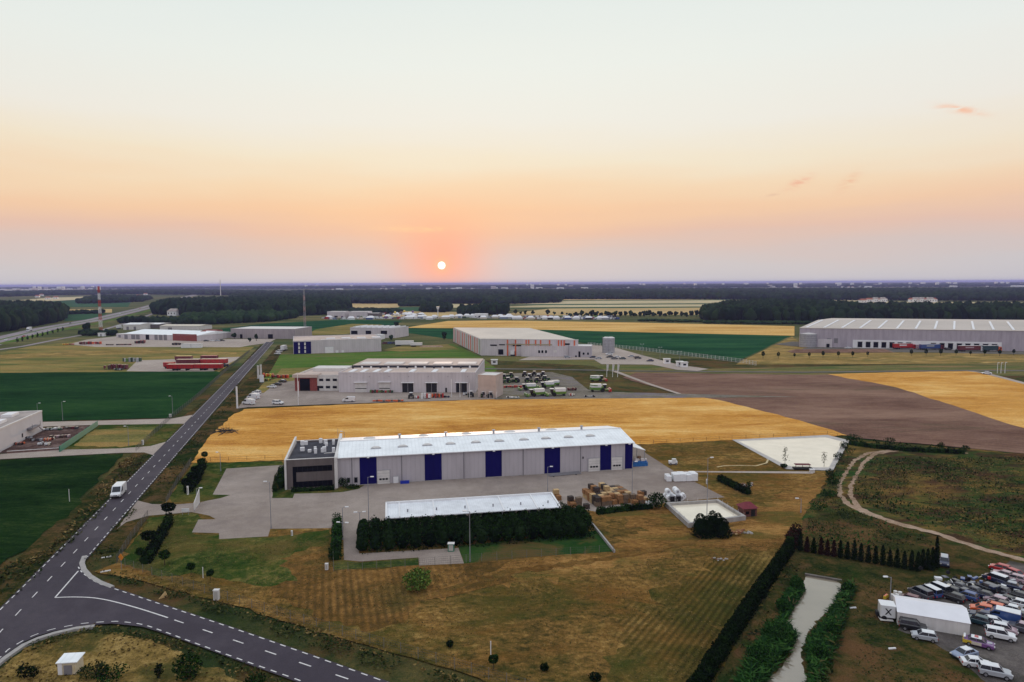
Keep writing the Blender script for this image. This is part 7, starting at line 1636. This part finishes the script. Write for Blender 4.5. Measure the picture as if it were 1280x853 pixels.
far_tree(495.5,409.6,401.2,7,'dark tree beside the end of the white depot'); far_tree(555.5,425,414,8,'dark bush tree left of the orange striped hall'); far_tree(489,426,418,6,'small tree behind the long white trailer',M_for2)
far_tree(107.8,417,402.8,12,'dark round conifer beside the highway near the mast'); far_tree(293,424,416,8,'dark tree at the left end of the mauve grey hall'); far_tree(312,428,422,5,'small tree at the road end by the mauve hall'); far_tree(320.5,426.5,417.5,5,'taller tree at the road end by the mauve hall')
wood('hedge_line', 'dark hedge line beside the mast cabin', [(100,420),(145,420.5),(146,417.5),(102,416.5)], 4.5, spacing=4)
wood('hedge_line', 'row of dark bushes behind the rear sheds', [(150,404.5),(215,406.5),(240,407),(240,404.5),(180,402.5),(152,402.5)], 8, spacing=6)
wood('hedge_line', 'hedge line across the far left meadow', [(83,393.5),(128,392.2),(128,391),(84,392.2)], 6, spacing=6)
wood('hedge_line', 'low hedge along the road before the right forest', [(880,405),(1060,406.5),(1060,405),(880,403.7)], 3.5, M_for2, spacing=5)
wood('hedge_line', 'bushy line behind the wheat strip', [(800,402.2),(880,403.4),(880,402.4),(800,401)], 3.0, M_for2, spacing=4)
# ================================================================== THE FAIR: rows of vehicles and tents
fair_m = ['white','white','white','white','cream','silver','white','steel','white','purple','blue','white','green','black','red']
sizes = {}
def fairthing(px, py, L, hgt, c, kind, i):
    if kind == 'tent':
        key = ('ftent', c, round(L)); 
        if key not in PROTO:
            t = thing('fair_tent', 'x', 'tent', (0,0,0)); MB().cbox(0,0,1.2,L,5,2.4).build('wall', PA[c], t)
            rr = MB().add([(-L/2-.2,-2.7,2.4),(L/2+.2,-2.7,2.4),(L/2+.2,2.7,2.4),(-L/2-.2,2.7,2.4),(-L/4,0,4.6),(L/4,0,4.6)], [(0,1,5,4),(1,2,5),(2,3,4,5),(3,0,4),(0,3,2,1)]); rr.build('roof', M_white, t); PROTO[key] = t
        return place(PROTO[key], USED, at(px, py), random.uniform(-.1,.1), 'white peaked tent or stall far off in the fair row', 'tents in the fair row')
    if kind == 'van': return van(c, '%s van parked far off in the fair row' % c, at(px, py), random.choice((0,math.pi))+random.uniform(-.2,.2), 6.5, 2.2, 3.0, 'vans in the fair row', simple=True, cat='van', name='parked_van')
    return car('minivan' if random.random() < .5 else 'sedan', c, '%s car parked far off in the fair row' % c, at(px, py), random.choice((0,math.pi))+random.uniform(-.3,.3), 'cars in the fair row', simple=True)
x = 642.0; i = 0
while x < 772:
    k = random.choice(('van','van','tent','car','van')); fairthing(x, 399.3+(x-640)*.003, 9, 3, random.choice(fair_m), k, i); x += random.uniform(1.5,2.5) if k != 'tent' else 4.5; i += 1
x = 650.0
while x < 770: fairthing(x, 397.2, 9, 3, random.choice(fair_m), random.choice(('van','car','van')), i); x += random.uniform(2.4,5.0)
x = 404.0
while x < 545: fairthing(x, random.uniform(397,400), 9, 3, random.choice(fair_m), random.choice(('van','tent','van','car')), i); x += random.uniform(1.3,2.6)
x = 430.0
while x < 528: fairthing(x, random.uniform(393.5,396), 9, 3, random.choice(fair_m), random.choice(('van','tent','tent','van')), i); x += random.uniform(1.8,3.6)
x = 548.0
while x < 642: fairthing(x, random.uniform(396.5,399), 9, 3, random.choice(['silver','white','steel','white','cream','dgreen']), random.choice(('van','tent','car')), i); x += random.uniform(1.6,3.2)
for px, w_, hpx, m_, l in ((420,22,8,M_wallg2,'grey factory block at the left end of the fair'),(448,24,8,M_wallg2,'second grey factory block at the left end of the fair'),(466,14,6,M_cladg,'dark low block in the fair'),(600,16,5,M_white,'white long roofed hall in the fair')):
    s_ = shed('fair_hall', l, (px-w_/2,398), (px+w_/2,398), 20, top(px,398,398-hpx), m_, M_offw, par=.3); s_.rect('door', M_dark, px-2, 395, px+2, 398, .1, floor=True)
for px, py, py2, c, l in ((505.5,395,388,'yellow','yellow round balloon over the fair'),(514.5,396,391.5,'white','white round balloon over the fair'),(501.5,395,389.5,'maroon','dark red round balloon over the fair'),(516,395,388.5,'purple','dark purple balloon at the right of the fair'),(510,398,394,'purple','low purple inflatable in the fair'),(474,397,391,'white','white dome at the left of the fair'),(494,396,389.5,'yellow','small yellow inflatable in the fair')):
    t_ = thing('balloon', l, 'balloon', at(px, py)); hh = top(px, py, py2); MB().ball((0,0,hh-1.6),(1.7,1.7,1.8),10,7).build('envelope', PA[c], t_); MB().tube((0,0,0),(0,0,hh-3),.08).build('tether', M_pole, t_)
# ================================================================== DISTANT HOUSES
def house(w_, d_, h_, wm, rm, hip=.35):
    t = thing('distant_house', 'x', 'house'); MB().box(-w_/2,-d_/2,0,w_/2,d_/2,h_).build('wall', wm, t)
    r_ = h_*hip+1.5; MB().add([(-w_/2-.5,-d_/2-.5,h_),(w_/2+.5,-d_/2-.5,h_),(w_/2+.5,d_/2+.5,h_),(-w_/2-.5,d_/2+.5,h_),(-w_/2+2,0,h_+r_),(w_/2-2,0,h_+r_)], [(0,1,5,4),(1,2,5),(2,3,4,5),(3,0,4),(0,3,2,1)]).build('roof', rm, t)
    for k in range(max(2, int(w_/5))): x = -w_/2+w_*(k+.5)/max(2, int(w_/5)); MB().box(x-.8,-d_/2-.08,h_*.35,x+.8,-d_/2,h_*.7).build('window', M_dark, t)
    return t
M_tile = mat('red_tile_mat', (.30,.10,.06), .8, .2, .3)
HS = [('white house with red tiled roof', house(14,11,6,M_white,M_tile)), ('white house with grey roof', house(16,12,7,M_white,M_roofg)), ('long white hall', house(52,22,9,M_white,M_offw,.1)), ('cream apartment block', house(40,14,20,M_bag,M_roofg,.02)), ('pale high block', house(24,16,34,M_white,M_offw,.02))]
def put_house(k, px, py, where): place(HS[k][1], USED, at(px, py), random.uniform(-.3,.3), '%s %s' % (HS[k][0], where), 'houses %s' % where)
for i in range(290):
    px = random.choice((random.uniform(800,1280), random.uniform(1020,1280), random.uniform(0,120), random.uniform(380,800))); k = random.choice((0,1,2,2,3,4,1)); put_house(k, px, random.choice((random.uniform(359.3,361.8), random.uniform(358.2,359.6)))-.0045*(px-640) + (.5 if px < 200 else 0), 'in the hazy town on the horizon')
for px in (1086,1089,1094,1098,1103,1140,1144,1148,1152,1157,1162,1166): put_house(random.choice((0,0,1)), px, 377.8, 'in the hamlet behind the right forest')
for px, py in ((52,369),(47,371),(60,373.5),(160,371.5),(168,371),(173,370.5),(148,370),(182,368),(70,373),(1078,378),(398,372.5),(385,378),(205,362)): put_house(random.choice((0,1,0)), px, py+1, 'scattered beyond the far left fields')
put_house(1, 218, 394.8, 'standing before the left pine wood'); put_house(1, 383,382,'at the right end of the pine wood')
# ================================================================== HAZE
hz = bpy.data.materials.new('haze_mat'); hz.use_nodes = True; t = NT(hz.node_tree); t.n.clear()
pv = t.new('ShaderNodeVolumePrincipled'); pv.inputs['Color'].default_value = (.48,.50,.96,1); pv.inputs['Density'].default_value = .62e-4; pv.inputs['Anisotropy'].default_value = .0
oo = t.new('ShaderNodeOutputMaterial'); t.link(pv.outputs[0], oo.inputs['Volume'])
tag(MB().box(-62000,-3100,-1,62000,90100,62).build('haze', hz), 'pale air haze over the whole plain', 'haze', None, 'stuff')
